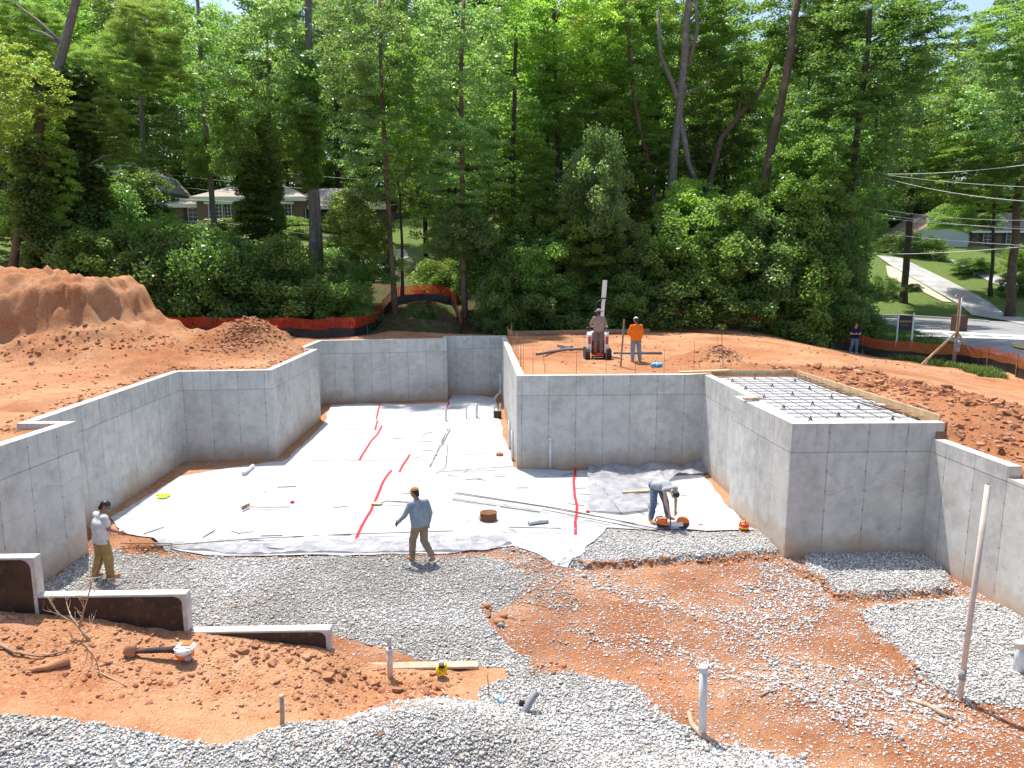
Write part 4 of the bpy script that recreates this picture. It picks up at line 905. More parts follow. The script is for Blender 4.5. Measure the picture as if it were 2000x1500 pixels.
tape_roll('red tape roll on the sheet above the long-handled tool', 571, 980, .9); tape_roll('small red tape roll between the tape strip and the bending man', 1148, 999, .8); tape_roll('red tape roll between the saw and the fuel can', 1368, 1030, 1.0)
t = thing('fuel_can', 'red metal safety fuel can on the sheet corner near the tall block', 'fuel can', on_sheet(1452, 1042, 0)); mb = MB(); mb.tube([(0, 0, 0), (0, 0, .12), (0, 0, .16), (0, 0, .19)], [.125, .125, .1, .045], 20); mb.build('can_body', 'red_paint', t)
mb = MB(); mb.tube([(0, 0, .18), (0, 0, .225)], .03, 12); mb.tube([(.03, 0, .2), (.08, .02, .24), (.12, .02, .21)], .012, 8); mb.build('spout', 'yellow_plastic', t)
mb = MB(); mb.tube([(-.1, 0, .15), (-.09, 0, .23), (0, 0, .265), (.04, 0, .23)], .011, 8); mb.build('handle', 'red_paint', t)
mb = MB(); mb.tube([(0, 0, .05), (0, 0, .09)], .1265, 20); mb.build('label_band', 'yellow_plastic', t)
# cut-off saw: bar towards +x
t = thing('cutoff_saw', 'orange and white petrol cut-off saw held down by the bending man', 'power saw', on_sheet(1310, 1040, 0), R(-12)); 
mb = MB(); mb.box((-.22, 0, .15), (.26, .2, .2), (0, .1, 0), .04); mb.build('engine_cover', 'orange_plastic', t)
mb = MB(); mb.box((-.2, 0, .06), (.3, .19, .08), None, .02); mb.tube([(-.33, 0, .08), (-.4, 0, .16), (-.36, 0, .25), (-.22, 0, .28)], .018, 8); mb.build('rear_handle', 'black', t)
mb = MB(); mb.box((-.25, -.075, .255), (.08, .03, .03), None, .008); mb.box((-.16, -.075, .26), (.06, .03, .03), None, .008); mb.box((.1, -.03, .11), (.4, .05, .13), (0, -.08, 0), .02); mb.build('belt_arm', 'white_paint', t)
mb = MB(); mb.tube([(-.02, -.12, .02), (-.02, -.13, .25), (-.02, .12, .28), (-.02, .13, .02)], .014, 8); mb.build('front_handle', 'black', t)
mb = MB(); mb.tube([(.3, -.008, .13), (.3, .008, .13)], .15, 28); mb.build('cutting_disc', 'black', t)
mb = MB(); pts = [(.165*math.cos(R(a)), .165*math.sin(R(a))) for a in range(10, 196, 12)]; mb.prism(pts, -.035, .035, lambda x, y, z: (.29+x, z, .14+y)); mb.build('blade_guard', 'orange_plastic', t)
mb = MB(); mb.ball((-.12, -.1, .11), (.04, .02, .04), 10, 6); mb.build('starter_cap', 'orange_plastic', t)
# leaf blower on the soil bank
a = on_pit(362, 1290); t = thing('leaf_blower', 'orange and white hand-held leaf blower with a long black nozzle lying on the clay bank', 'leaf blower', a+Vector((0, 0, .02)), R(2))
mb = MB(); mb.tube([(-.12, 0, .16), (-.3, 0, .16), (-.45, 0, .155), (-.85, .0, .14)], [.055, .045, .042, .036], 16); mb.build('nozzle', 'rubber', t)
mb = MB(); mb.box((0, 0, .1), (.24, .2, .16), None, .04); mb.build('engine_housing', 'orange_plastic', t)
mb = MB(); mb.box((.01, 0, .2), (.29, .22, .07), None, .03); mb.ball((0, -.02, .16), (.14, .13, .08), 14, 8); mb.build('top_cover', 'white_paint', t)
mb = MB(); mb.box((0, -.115, .155), (.15, .03, .035), None, .01); mb.box((.08, -.09, .08), (.09, .06, .1), (0, 0, .2), .015); mb.build('grip', 'grey_plastic', t)
mb = MB(); mb.box((.03, .02, .243), (.15, .12, .02), None, .008)
mb.build('vent_cover', 'orange_plastic', t)
a = on_pit(257, 1280); mb = MB(); mb.ball((0, 0, .09), (.1, .09, .13), 12, 9, None, .18); tag(mb.build('clay_lump', 'soil_clod', origin=a+Vector((0, -.02, 0))), 'large lump of clay leaning against the leaf blower nozzle', 'clay lump')
# yellow laser level
a = on_pit(862, 1328); a.z = .1; t = thing('laser_level', 'yellow laser level with a grey top standing on the lowest wall step', 'laser level', a+Vector((0, .06, 0)))
mb = MB(); mb.box((0, 0, .07), (.17, .14, .13), None, .03); mb.box((.07, 0, .13), (.035, .09, .16), None, .014); mb.box((-.05, 0, .12), (.05, .1, .06), None, .014); mb.build('housing', 'yellow_plastic', t)
mb = MB(); mb.box((-.0, 0, .2), (.09, .09, .07), None, .012); mb.build('top_head', 'steel', t); mb = MB(); mb.box((0, -.03, .155), (.092, .06, .035)); mb.tube([(-.02, -.072, .07), (-.02, -.067, .07)], .012, 8); mb.tube([(.02, -.072, .1), (.02, -.067, .1)], .01, 8); mb.build('lens_window', 'black', t)
# bottle
a = on_pit(976, 1372); t = thing('water_bottle', 'clear plastic water bottle with a blue cap lying on the front gravel', 'bottle', a+Vector((0, 0, .05)), R(-50)); mb = MB(); mb.tube([(-.1, 0, 0), (-.05, 0, 0), (.0, 0, 0), (.05, 0, 0), (.075, 0, 0)], [.036, .04, .035, .04, .02], 14); mb.build('bottle_body', 'pvc', t); mb = MB(); mb.tube([(.07, 0, 0), (.1, 0, 0)], .02, 12); mb.build('bottle_cap', 'blue_plastic', t)
mb = MB(); mb.tube([(-.03, 0, 0), (.02, 0, 0)], .0405, 14); mb.build('bottle_label', 'blue_plastic', t)
# blue bag on the terrace
a = gz(1284, 717, 3.15); mb = MB(); rs = np.random.RandomState(2)
for k in range(6): mb.ball((rs.uniform(-.18, .18), rs.uniform(-.05, .05), .08), (.13, .1, .09), 9, 6, (0, 0, rs.uniform(0, 3)), .2)
tag(mb.build('blue_bag', 'blue_plastic', origin=a), 'crumpled blue plastic bag on the clay right of the man in orange', 'bag')
# pieces of root and wood
def root_piece(label, pts, rr, mat='root_wood', name='root_piece', cat='wood'):
    o = Vector(pts[0]); mb = MB(); mb.tube([Vector(p)-o for p in pts], rr, 9, wob=.12); t = mb.build(name, mat, origin=o); tag(t, label, cat, 'pieces of root and branch on the soil')
def pp(px, py, dz=0): v = on_pit(px, py); v.z += dz; return v
a = pp(550, 1418); root_piece('pale broken branch standing upright between clay and gravel heap', [a-Vector((0, 0, .1)), a+Vector((.01, .02, .17)), gy(549, 1357, a.y+.03)], [.035, .03, .036])
root_piece('thick curved root lying at the foot of the capped pipe', [pp(1345, 1398, .06), pp(1350, 1420, .05), pp(1370, 1440, .04), pp(1402, 1455, .02)], [.035, .04, .045, .02])
root_piece('thin branch leaning over the lowest wall step near the laser level', [gy(836, 1315, 10.9), gy(858, 1340, 10.5), pp(872, 1360, .02)], [.018, .016, .022])
root_piece('shaggy flat root lying on the red ground in the right foreground', [pp(1768, 1368, .03), pp(1810, 1382, .04), pp(1838, 1398, .05), pp(1862, 1406, .02)], [.02, .035, .045, .02])
root_piece('small root below the shaggy one in the right foreground', [pp(1822, 1405, .02), pp(1850, 1420, .03)], [.02, .03]); root_piece('small bent stick on the red ground in front of the capped pipe', [pp(1484, 1362, .02), pp(1500, 1354, .03), pp(1515, 1352, .02)], [.018, .015, .02])
root_piece('straight thin stick lying on the clay bank in the left foreground', [pp(190, 1312, .01), pp(248, 1342, .01)], [.01, .008]); root_piece('clay-covered log end on the left bank', [pp(45, 1313, .02), pp(95, 1308, .04), pp(136, 1297, .07)], [.03, .05, .08], 'soil_clod')
root_piece('thin twig lying on the dusty gravel behind the second wall step', [pp(432, 1190, .02), pp(488, 1184, .03)], [.012, .01]); root_piece('stick poking up beside the corrugated pipe', [pp(1044, 1400, 0), gy(1059, 1382, pp(1044, 1400).y)], [.008, .005])
root_piece('curved dark root on the far left of the clay bank', [pp(0, 1262, .03), pp(28, 1280, .05), pp(80, 1286, .03), pp(140, 1272, .02)], [.03, .02, .015, .01], 'old_wood')
a = pp(956, 1362, 0); mb = MB(); mb.tube([(0, 0, -.1), gy(952, 1318, a.y)-a], .008, 6); tag(mb.build('upright_bar', 'rust', origin=a), 'single thin rusty bar standing at the end of the lowest wall step', 'steel bar')
# leafless twiggy sapling in front of the second step
a = pp(175, 1252, 0); rs = random.Random(3); mb = MB(); b0 = a
def twig(p, d, ln, r, dep):
    pts = [p]; q = p.copy(); dd = d.copy()
    for k in range(4): dd = (dd+Vector((rs.uniform(-.25, .25), rs.uniform(-.25, .25), rs.uniform(-.1, .25)))).normalized(); q = q+dd*ln/4; pts.append(q.copy())
    mb.tube([x-b0 for x in pts], [r, r*.85, r*.7, r*.55, r*.4], 5)
    if dep > 0:
        for k in range(4 if dep > 1 else 3): i = rs.randint(1, 4); twig(pts[i], (dd+Vector((rs.uniform(-1, 1), rs.uniform(-1, 1), rs.uniform(-.3, .8)))).normalized(), ln*.6, r*.45, dep-1)
twig(a, Vector((-.45, 0, .8)).normalized(), .5, .026, 2); twig(a+Vector((-.14, 0, .22)), Vector((.25, 0, 1)).normalized(), .95, .016, 2); twig(a+Vector((-.2, 0, .3)), Vector((-.9, .1, .5)).normalized(), .45, .014, 2)
tag(mb.build('bare_sapling', 'root_wood', origin=b0), 'leafless twiggy sapling standing in front of the second wall step', 'sapling')
for k, (px, py) in enumerate(((975, 1218), (985, 1205), (952, 1188), (978, 1224))):
    a = pp(px, py, .04); mb = MB(); mb.ball((0, 0, 0), [(.1, .08, .07), (.07, .07, .05), (.08, .07, .06), (.07, .05, .04)][k], 10, 7, (0, 0, k), .2); tag(mb.build('clay_lump', 'soil_clod' if k < 3 else 'crushed_stone', origin=a), ['biggest lump of red clay between the gravel and the bare soil', 'clay lump just above the biggest one', 'clay lump nearest the gravel edge', 'pale stone beside the clay lumps'][k], 'clay lump' if k < 3 else 'stone')
a = on_sheet(976, 889, .06); mb = MB(); mb.ball((0, 0, 0), (.14, .1, .08), 10, 7, None, .15); tag(mb.build('clay_lump', 'soil_clod', origin=a), 'tan lump of clay on the far sheet beside the wall', 'clay lump')
# hose / cord trailing from the sapling to the white-shirt man
a = pp(178, 1165, .03); mb = MB(); mb.tube([(0, 0, 0), (.08, .2, .01), (.14, .4, .03), (.2, .6, .12), (.3, .7, .3), (.36, .72, .55)], .006, 6); tag(mb.build('orange_cord', 'orange_plastic', origin=a), 'thin orange cord trailing behind the man in the white T-shirt', 'cord')

# ------------------------------------------------------------------ people
def capsule(mb, p0, p1, r0, r1, n=12):
    p0, p1 = Vector(p0), Vector(p1); d = p1-p0; u = d.normalized() if d.length > 1e-5 else Vector((0, 0, 1)); P = []; rr = []
    for k in range(5): a = math.pi/2*(k/4); P.append(p0-u*r0*math.cos(a)); rr.append(max(.0008, r0*math.sin(a)))
    for k in range(5): a = math.pi/2*(k/4); P.append(p1+u*r1*math.sin(a)); rr.append(max(.0008, r1*math.cos(a)))
    mb.tube(P, rr, n)
def remesh(mb, name, mat, parent, voxel=.011, smooth=4, folds=0.0, fs=.09, seed=0):
    me = bpy.data.meshes.new('tmp'); me.from_pydata(mb.v, [], mb.f); o = bpy.data.objects.new('tmp', me); COL.objects.link(o)
    m = o.modifiers.new('r', 'REMESH'); m.mode = 'VOXEL'; m.voxel_size = voxel; m2 = o.modifiers.new('s', 'SMOOTH'); m2.iterations = smooth; m2.factor = .5
    dg = bpy.context.evaluated_depsgraph_get(); dg.update(); nm = bpy.data.meshes.new_from_object(o.evaluated_get(dg)); bpy.data.objects.remove(o)
    n = len(nm.vertices); co = np.empty(n*3, np.float32); nm.vertices.foreach_get('co', co); co = co.reshape(-1, 3)
    if folds:
        no = np.empty(n*3, np.float32); nm.vertices.foreach_get('normal', no); no = no.reshape(-1, 3)
        f = fbm(co[:, 0]*1.2+co[:, 1]*.8+co[:, 2]*.9+5, co[:, 2]*.6-co[:, 1]+co[:, 0]*.3, fs, seed, 3); f = -np.abs(f)*1.5+.45; co = co+no*(f*folds)[:, None]; nm.vertices.foreach_set('co', co.ravel())
    nm.materials.clear(); nm.materials.append(M[mat]); nm.polygons.foreach_set('use_smooth', np.ones(len(nm.polygons), bool)); nm.name = name
    return link(nm, name, parent)
V3 = Vector
def hand_caps(mb, wr, d, side, curl=.5, s=1.0):
    """palm and five fingers; d = pointing direction, side = thumb direction"""
    d = d.normalized(); side = (side-d*side.dot(d)).normalized(); nrm = d.cross(side)
    for k in (-1, 0, 1): capsule(mb, wr+side*k*.02*s, wr+d*.075*s+side*k*.026*s, .016*s, .014*s, 8)
    for k, ln in zip((1.5, .5, -.5, -1.5), (.07, .08, .074, .056)):
        b = wr+d*.08*s+side*k*.019*s; m = b+(d*math.cos(curl*.6)+nrm*math.sin(curl*.6))*ln*.5*s; e = m+(d*math.cos(curl*1.7)+nrm*math.sin(curl*1.7))*ln*.5*s
        capsule(mb, b, m, .0095*s, .0085*s, 7); capsule(mb, m, e, .0085*s, .007*s, 7)
    b = wr+d*.02*s+side*.03*s; m = b+(d*.6+side*.8+nrm*.2).normalized()*.04*s; capsule(mb, b, m, .012*s, .01*s, 7); capsule(mb, m, m+(d*.9+side*.3+nrm*.3).normalized()*.03*s, .01*s, .008*s, 7)
def person(label, loc, rz, J, c):
    t = thing('person', label, 'person', loc, rz); g = {k: V3(v) for k, v in J.items()}
    body = MB(); nk, hd = g['neck'], g['head']; pel, ch = g['pelvis'], g['chest']; w_ = c.get('w', 1.0)
    hm = Euler((c.get('hp', 0), 0, c.get('hy', 0)), 'ZYX').to_matrix() if True else None
    def H(x, y, z): return hd+hm @ V3((x, y, z))
    # head with face
    body.ball(H(0, -.005, .03), (.076, .095, .092), 14, 10, (c.get('hp', 0), 0, c.get('hy', 0))); capsule(body, H(0, .02, -.03), H(0, .045, -.07), .062, .042); capsule(body, H(0, .085, .005), H(0, .105, -.02), .011, .014, 8)
    for s in (-1, 1):
        body.ball(H(s*.078, -.01, -.005), (.012, .022, .032), 8, 6); capsule(body, H(s*.04, .06, -.02), H(s*.035, .065, -.045), .03, .02)
    capsule(body, H(-.02, .083, -.055), H(.02, .083, -.055), .008, .008, 6); capsule(body, H(-.045, .078, .028), H(.045, .078, .028), .012, .012, 7)
    capsule(body, nk-V3((0, 0, .05)), hd+V3((0, 0, -.03)), .062, .056)
    # trunk
    up = (nk-pel).normalized(); rt = (g['shR']-g['shL']).normalized()
    for s in (-1, 0, 1):
        capsule(body, pel+rt*s*.06, ch+rt*s*.075*w_, .09, .1*w_); capsule(body, ch+rt*s*.075*w_, nk-up*.09+rt*s*.06, .1*w_, .068)
    for s in 'LR':
        sh, el, wr, hp, kn, an, to = (g[k+s] for k in ('sh', 'el', 'wr', 'hp', 'kn', 'an', 'to'))
        capsule(body, nk-up*.06, sh-up*.012, .05, .048); capsule(body, sh, el, .048, .04); capsule(body, el, wr, .042, .027)
        d = (wr-el).normalized(); hand_caps(body, wr, g.get('hd'+s, d), g.get('th'+s, V3((0, 1, 0))), c.get('curl', .7))
        capsule(body, hp, kn, .088, .057); capsule(body, kn, kn.lerp(an, .35), .056, .056); capsule(body, kn.lerp(an, .35), an, .056, .038); capsule(body, an-V3((0, 0, .03)), to, .036, .026)
    remesh(body, 'body', c['skin'], t, .0085, 3)
    # eyes
    for s in (-1, 1):
        e = MB(); e.ball(H(s*.032, .083, .012), (.013, .008, .008), 8, 6); e.build('eye', 'paint_white', t); 
        e = MB(); e.ball(H(s*.032, .0905, .012), (.005, .003, .005), 8, 6); e.build('pupil', 'black', t)
    # shirt
    sh_ = MB(); ex = .022
    for s in (-1, 0, 1):
        capsule(sh_, pel-up*.14+rt*s*.085, pel+rt*s*.085, .128, .126, 14); capsule(sh_, pel+rt*s*.085, ch+rt*s*.09*w_, .126, .116*w_+.01, 14); capsule(sh_, ch+rt*s*.09*w_, nk-up*.11+rt*s*.075, .116*w_+.01, .084, 14)
    for s in 'LR':
        sh, el, wr = g['sh'+s], g['el'+s], g['wr'+s]; capsule(sh_, nk-up*.05, sh-up*.01, .066, .064); f = c.get('sleeve', .6)
        if f > 0: 
            capsule(sh_, sh, sh.lerp(el, min(f, 1)*.96), .066, .06 if f <= 1 else .055)
            if f > 1: capsule(sh_, el, el.lerp(wr, .93), .055, .042)
    capsule(sh_, g['shL']-up*.02, g['shR']-up*.02, .066, .066)
    sh_o = remesh(sh_, c.get('shname', 'shirt'), c['shirt'], t, .0115, 4, .012, .12, 3)
    bm = bmesh.new(); bm.from_mesh(sh_o.data); bmesh.ops.bisect_plane(bm, geom=bm.verts[:]+bm.edges[:]+bm.faces[:], plane_co=pel+up*(c.get('hem', -.02)-.05), plane_no=-up, clear_outer=True)
    bm.to_mesh(sh_o.data); bm.free()
    tr = MB(); ex = c.get('baggy', .018)
    for s in (-1, 1): capsule(tr, pel+rt*s*.06+up*.05, pel+rt*s*.085-up*.07, .098, .108)
    capsule(tr, pel+up*.03, pel-up*.05, .1, .105)
    for s in 'LR':
        hp, kn, an = g['hp'+s], g['kn'+s], g['an'+s]; capsule(tr, hp, kn, .1+ex*.4, .066+ex); capsule(tr, kn, kn.lerp(an, .9), .064+ex, .05+ex)
    remesh(tr, 'trousers', c['trousers'], t, .0115, 4, .02, .1, 9)
    for s in 'LR':
        an, to, kn = g['an'+s], g['to'+s], g['kn'+s]; bt = MB(); d = (to-an); d.z = 0; d = d.normalized() if d.length > .01 else V3((0, 1, 0)); ff = (to-an).normalized(); heel = an-V3((0, 0, .03))-d*.045
        capsule(bt, an.lerp(kn, .2), an, .056, .052); capsule(bt, heel-V3((0, 0, .012)), to.lerp(an, .1), .042, .043); capsule(bt, to.lerp(an, .15), to, .044, .036); remesh(bt, 'boot', c['boots'], t, .01, 3)
    # hair and headgear
    if c.get('hair', True):
        hr = MB(); hr.ball(H(0, -.018, .045), (.083, .094, .088), 14, 10); capsule(hr, H(0, -.05, 0), H(0, -.062, -.05), .062, .045); remesh(hr, 'hair', 'hair', t, .011, 2, .006, .03)
    hat = c.get('hat')
    if hat in ('cap', 'cap_back'):
        s = 1 if hat == 'cap' else -1; m = MB(); k = 12; n = 20; vs = []; fs = []
        for i in range(7):
            a = math.pi/2*i/6
            for j in range(n): b = 2*math.pi*j/n; vs.append(H(.089*math.cos(a)*math.cos(b), -.008+.107*math.cos(a)*math.sin(b), .055+.092*math.sin(a)))
        fs = [(i*n+j, i*n+(j+1) % n, (i+1)*n+(j+1) % n, (i+1)*n+j) for i in range(6) for j in range(n)]; m.add(vs, fs, True)
        m.build('cap_crown', c['hatc'], t)
        pts = [(.078*math.cos(R(a)), (.09+.085*math.sin(R(a)))*1) for a in range(0, 181, 15)]+[(-.07, .07), (.07, .07)]
        m = MB(); fr = lambda x, y, z: H(x, s*y-.008, .055+z-.03*(y-.07)*4); m.prism(pts, 0, .008, fr); m.build('cap_brim', c.get('brimc', c['hatc']), t)
    if hat == 'wide':
        m = MB(); m.tube([H(0, 0, .05), H(0, 0, .12), H(0, 0, .15)], [.1, .095, .06], 20); m.build('hat_crown', c['hatc'], t)
        m = MB(); m.tube([H(0, 0, .04), H(0, 0, .055)], [.185, .17], 24); m.build('hat_brim', c['hatc'], t)
    if c.get('shades'):
        m = MB(); [m.box(H(s*.033, .1, .014), (.05, .012, .032), None, .005) for s in (-1, 1)]; [m.box(H(s*.08, .04, .018), (.006, .11, .01)) for s in (-1, 1)]; m.build('sunglasses', 'black', t)
    if c.get('gloves'):
        for s in 'LR': gm = MB(); d = (g['wr'+s]-g['el'+s]).normalized(); capsule(gm, g['wr'+s]-d*.04, g['wr'+s], .037, .034); hand_caps(gm, g['wr'+s], g.get('hd'+s, d), g.get('th'+s, V3((0, 1, 0))), .7, 1.18); remesh(gm, 'glove', 'glove', t, .0085, 2)
    m = MB(); k = 18; bz = pel+up*.055
    if False:
        a1 = rt; a2 = up.cross(rt); m.tube([bz+a1*.19*math.cos(2*math.pi*j/k)+a2*.128*math.sin(2*math.pi*j/k) for j in range(k+1)], .012, 6); m.build('belt', 'black', t)
    return t
def stand(**k):
    J = dict(pelvis=(0, 0, .95), chest=(0, .01, 1.24), neck=(0, .0, 1.48), head=(0, .03, 1.63), shL=(-.185, 0, 1.42), shR=(.185, 0, 1.42), elL=(-.24, -.03, 1.13), elR=(.24, -.03, 1.13), wrL=(-.25, .04, .88), wrR=(.25, .04, .88),
             hpL=(-.095, 0, .92), hpR=(.095, 0, .92), knL=(-.11, .03, .5), knR=(.11, .03, .5), anL=(-.12, 0, .1), anR=(.12, 0, .1), toL=(-.14, .16, .045), toR=(.14, .16, .045)); J.update(k); return J
def gnd(px, py): return on_pit(px, py)+V3((0, 0, .02))
# 1 white shirt
person('worker in white T-shirt and khaki trousers walking beside the left wall, looking down', gnd(204, 1132), R(-38),
       stand(pelvis=(0, 0, .94), chest=(0, .03, 1.23), neck=(0, .06, 1.47), head=(.02, .13, 1.59), shL=(-.2, .03, 1.41), shR=(.2, .05, 1.41), elL=(-.27, .04, 1.14), wrL=(-.22, .2, .95), elR=(.27, .08, 1.15), wrR=(.24, .3, 1.02), knL=(-.12, .0, .5), anL=(-.14, -.12, .13), toL=(-.16, .02, .05), knR=(.1, .08, .5), anR=(.12, .08, .1), toR=(.16, .24, .045)),
       dict(skin='skin', shirt='tee_white', trousers='khaki', boots='boot', hat='cap_back', hatc='black', shades=True, hp=-.65, hy=-.5, sleeve=.62, baggy=.03, w=1.12, hem=-.06))
# 2 grey shirt
person('worker in grey long-sleeved shirt and orange cap striding left across the gravel edge', gnd(822, 1100), R(42),
       stand(pelvis=(0, 0, .94), chest=(0, .05, 1.23), neck=(0, .08, 1.47), head=(-.02, .15, 1.62), shL=(-.19, .1, 1.41), shR=(.19, .02, 1.41), elL=(-.3, .16, 1.15), wrL=(-.36, .34, .96), elR=(.25, -.06, 1.14), wrR=(.24, -.0, .9), knL=(-.1, .16, .52), anL=(-.1, .2, .1), toL=(-.11, .36, .045), knR=(.1, .0, .5), anR=(.1, -.32, .22), toR=(.11, -.22, .08)),
       dict(skin='skin', shirt='tee_grey', trousers='khaki_dull', boots='boot', hat='cap', hatc='cap_orange', hp=-.35, hy=.35, sleeve=2, gloves=True, belt=True, w=1.02))
# 3 bending over the saw
p3 = on_sheet(1296, 1031)
person('worker in grey sleeveless top and jeans bending down over the cut-off saw', p3, R(-150),
       dict(pelvis=(0, -.3, .93), chest=(0, -.03, 1.0), neck=(0, .24, .97), head=(0, .37, .86), shL=(-.19, .2, .96), shR=(.19, .2, .96), elL=(-.2, .2, .66), elR=(.17, .22, .66), wrL=(-.16, .24, .38), wrR=(.1, .3, .36), hdL=(0, .2, -1), hdR=(0, .2, -1), hpL=(-.1, -.3, .88), hpR=(.1, -.3, .88), knL=(-.2, -.18, .5), knR=(.2, -.18, .5), anL=(-.27, -.15, .1), anR=(.27, -.2, .1), toL=(-.34, .0, .045), toR=(.3, -.04, .045)),
       dict(skin='skin_light', shirt='tank_grey', trousers='denim', boots='boot_orange', hp=-1.5, hy=0, sleeve=0, hem=.03, shname='sleeveless_top'))
# 4 orange
person('worker in bright orange long-sleeved shirt and white cap seen from behind on the terrace', gz(1241, 708, 3.1), R(8),
       stand(elL=(-.28, .06, 1.15), wrL=(-.12, .26, 1.02), elR=(.25, .0, 1.14), wrR=(.2, .12, .9), knL=(-.12, .02, .5), knR=(.14, .02, .5), anL=(-.12, 0, .1), anR=(.17, -.02, .1), head=(0, .07, 1.63)),
       dict(skin='skin', shirt='orange_cloth', trousers='denim_light', boots='boot', hat='cap', hatc='tee_white', hp=-.4, sleeve=2, w=1.05, hem=-.04))
# 5 operator
lo = gz(1166, 701, 3.08)
person('operator in tan shirt and wide-brimmed hat riding the back of the small track loader', lo+V3((0, -.36, .27)), R(0),
       stand(elL=(-.3, .1, 1.17), wrL=(-.26, .36, 1.06), elR=(.3, .1, 1.17), wrR=(.26, .36, 1.06), head=(0, .06, 1.63)),
       dict(skin='skin', shirt='tan_cloth', trousers='grey_trouser', boots='boot', hat='wide', hatc='hat', hp=-.2, sleeve=2, w=1.05))
# 6 phone
def on_up(px, py):
    p = gz(px, py, 2.0)
    for k in range(40):
        zz = float(upz(np.array([p.x]), np.array([p.y]))[0]); q = gz(px, py, zz); p = p.lerp(q, .5)
    return p
p6 = gy(1667, 696, 40.6); z6 = float(upz(np.array([p6.x]), np.array([p6.y]))[0]); print('phone man ground', z6, p6.z); p6.z = z6
t = person('man in navy T-shirt, jeans and sunglasses looking at his phone beside the silt fence', p6, R(172),
       stand(elL=(-.26, .06, 1.14), wrL=(-.05, .27, 1.15), elR=(.26, .06, 1.14), wrR=(.06, .27, 1.15), thL=(.6, 0, .8), thR=(-.6, 0, .8), hdL=(.5, .8, .3), hdR=(-.5, .8, .3), head=(.0, .07, 1.62), anL=(-.13, 0, .1), anR=(.2, -.05, .1), knR=(.13, .03, .5)),
       dict(skin='skin_light', shirt='navy', trousers='denim', boots='tee_grey', shades=True, hp=-.45, hy=.25, sleeve=.6, w=1.12))
Mx = t.matrix_basis; mb = MB(); mb.box((0, 0, 0), (.075, .012, .15), (-.9, 0, 0), .004); ph = mb.build('phone', 'black', origin=Mx @ V3((0, .37, 1.21))); ph.rotation_euler = (0, 0, R(172)); tag(ph, 'dark mobile phone held by the man in the navy T-shirt', 'phone')

# ------------------------------------------------------------------ small track loader (faces away)
t = thing('track_loader', 'small stand-on track loader in white and red with an upright mast', 'track loader', lo, R(-2))
for s in (-1, 1):
    m = MB(); pts = []
    for k in range(9): a = R(90-180*k/8); pts.append((.6+.2*math.cos(a), .22+.2*math.sin(a)))
    for k in range(9): a = R(-90-180*k/8); pts.append((-.5+.2*math.cos(a), .22+.2*math.sin(a)))
    m.prism(pts, s*.33, s*.52, lambda x, y, z: (z, x, y))
    for k in range(14): m.box((s*.425, -.5+k*.085, .425), (.2, .03, .025)); m.box((s*.425, -.5+k*.085, .015), (.2, .03, .03))
    for k in range(6): a = R(100+k*32); m.box((s*.425, -.5+.205*math.cos(a), .22+.205*math.sin(a)), (.2, .03, .025), (a, 0, 0))
    m.build('track', 'rubber', t)
    m = MB(); m.prism([(-.42, .3), (.4, .3), (.4, 1.0), (-.2, 1.12), (-.42, 1.02)], s*.27, s*.42, lambda x, y, z: (z, x, y)); m.build('side_panel', 'white_paint', t)
    m = MB(); m.box((s*.345, -.428, .8), (.095, .02, .3), None, .006); m.build('tail_light', 'red_paint', t)
    m = MB(); m.tube([(s*.2, .1, 1.15), (s*.22, -.05, 1.2)], .02, 8); m.build('control_grip', 'black', t)
    m = MB(); m.box((s*.345, -.43, .5), (.03, .012, .04)); m.build('reflector', 'black', t)
m = MB(); m.box((0, -.38, .24), (.5, .42, .05), None, .01); m.box((0, -.03, .5), (.52, .04, .5)); m.build('foot_platform', 'red_paint', t)
m = MB(); m.box((0, -.5, .12), (.42, .03, .03)); m.build('rear_step', 'white_paint', t)
m = MB(); m.box((0, .4, .7), (.52, .8, .75), None, .03); m.build('engine_body', 'white_paint', t)
m = MB(); m.box((.12, .25, 1.3), (.62, .45, .05), None, .01); m.box((.36, .05, 1.15), (.03, .03, .3)); m.box((-.12, .05, 1.15), (.03, .03, .3)); m.build('control_tray', 'grey_plastic', t)
m = MB(); m.tube([(-.25, .05, 1.1), (-.42, .05, 1.2), (-.42, .3, 1.25), (.0, .35, 1.3)], .02, 6); m.build('grab_rail', 'black', t)
ms = V3((.2, .95, .5)); mt = gy(1180, 547, lo.y+1.0)-lo
m = MB(); m.beam(ms, ms.lerp(mt, .72), .13, .13, (0, 1, 0)); m.beam(ms.lerp(mt, .7), mt, .17, .17, (0, 1, 0)); mo = m.build('mast', 'white_paint', t)
m = MB(); q = ms.lerp(mt, .72); m.box(q, (.19, .19, .05)); m.box(ms.lerp(mt, .22)+V3((.06, -.04, 0)), (.14, .12, .22), None, .02); m.build('mast_clamp', 'black', mo)
m = MB(); m.tube([ms.lerp(mt, .7)+V3((-.05, -.05, 0)), ms.lerp(mt, .66)+V3((-.3, -.05, 0)), ms.lerp(mt, .45)+V3((-.35, -.05, 0)), ms.lerp(mt, .3)+V3((-.25, -.05, 0)), ms.lerp(mt, .26)], .02, 7); m.tube([(-.3, .3, 1.2), (-.42, .3, 1.6), (-.1, .5, 1.5)], .015, 6); m.build('hydraulic_hose', 'black', t)
m = MB(); m.box((0, 1.0, .35), (.3, .25, .4), None, .02); m.build('tool_mount', 'rubber', t)

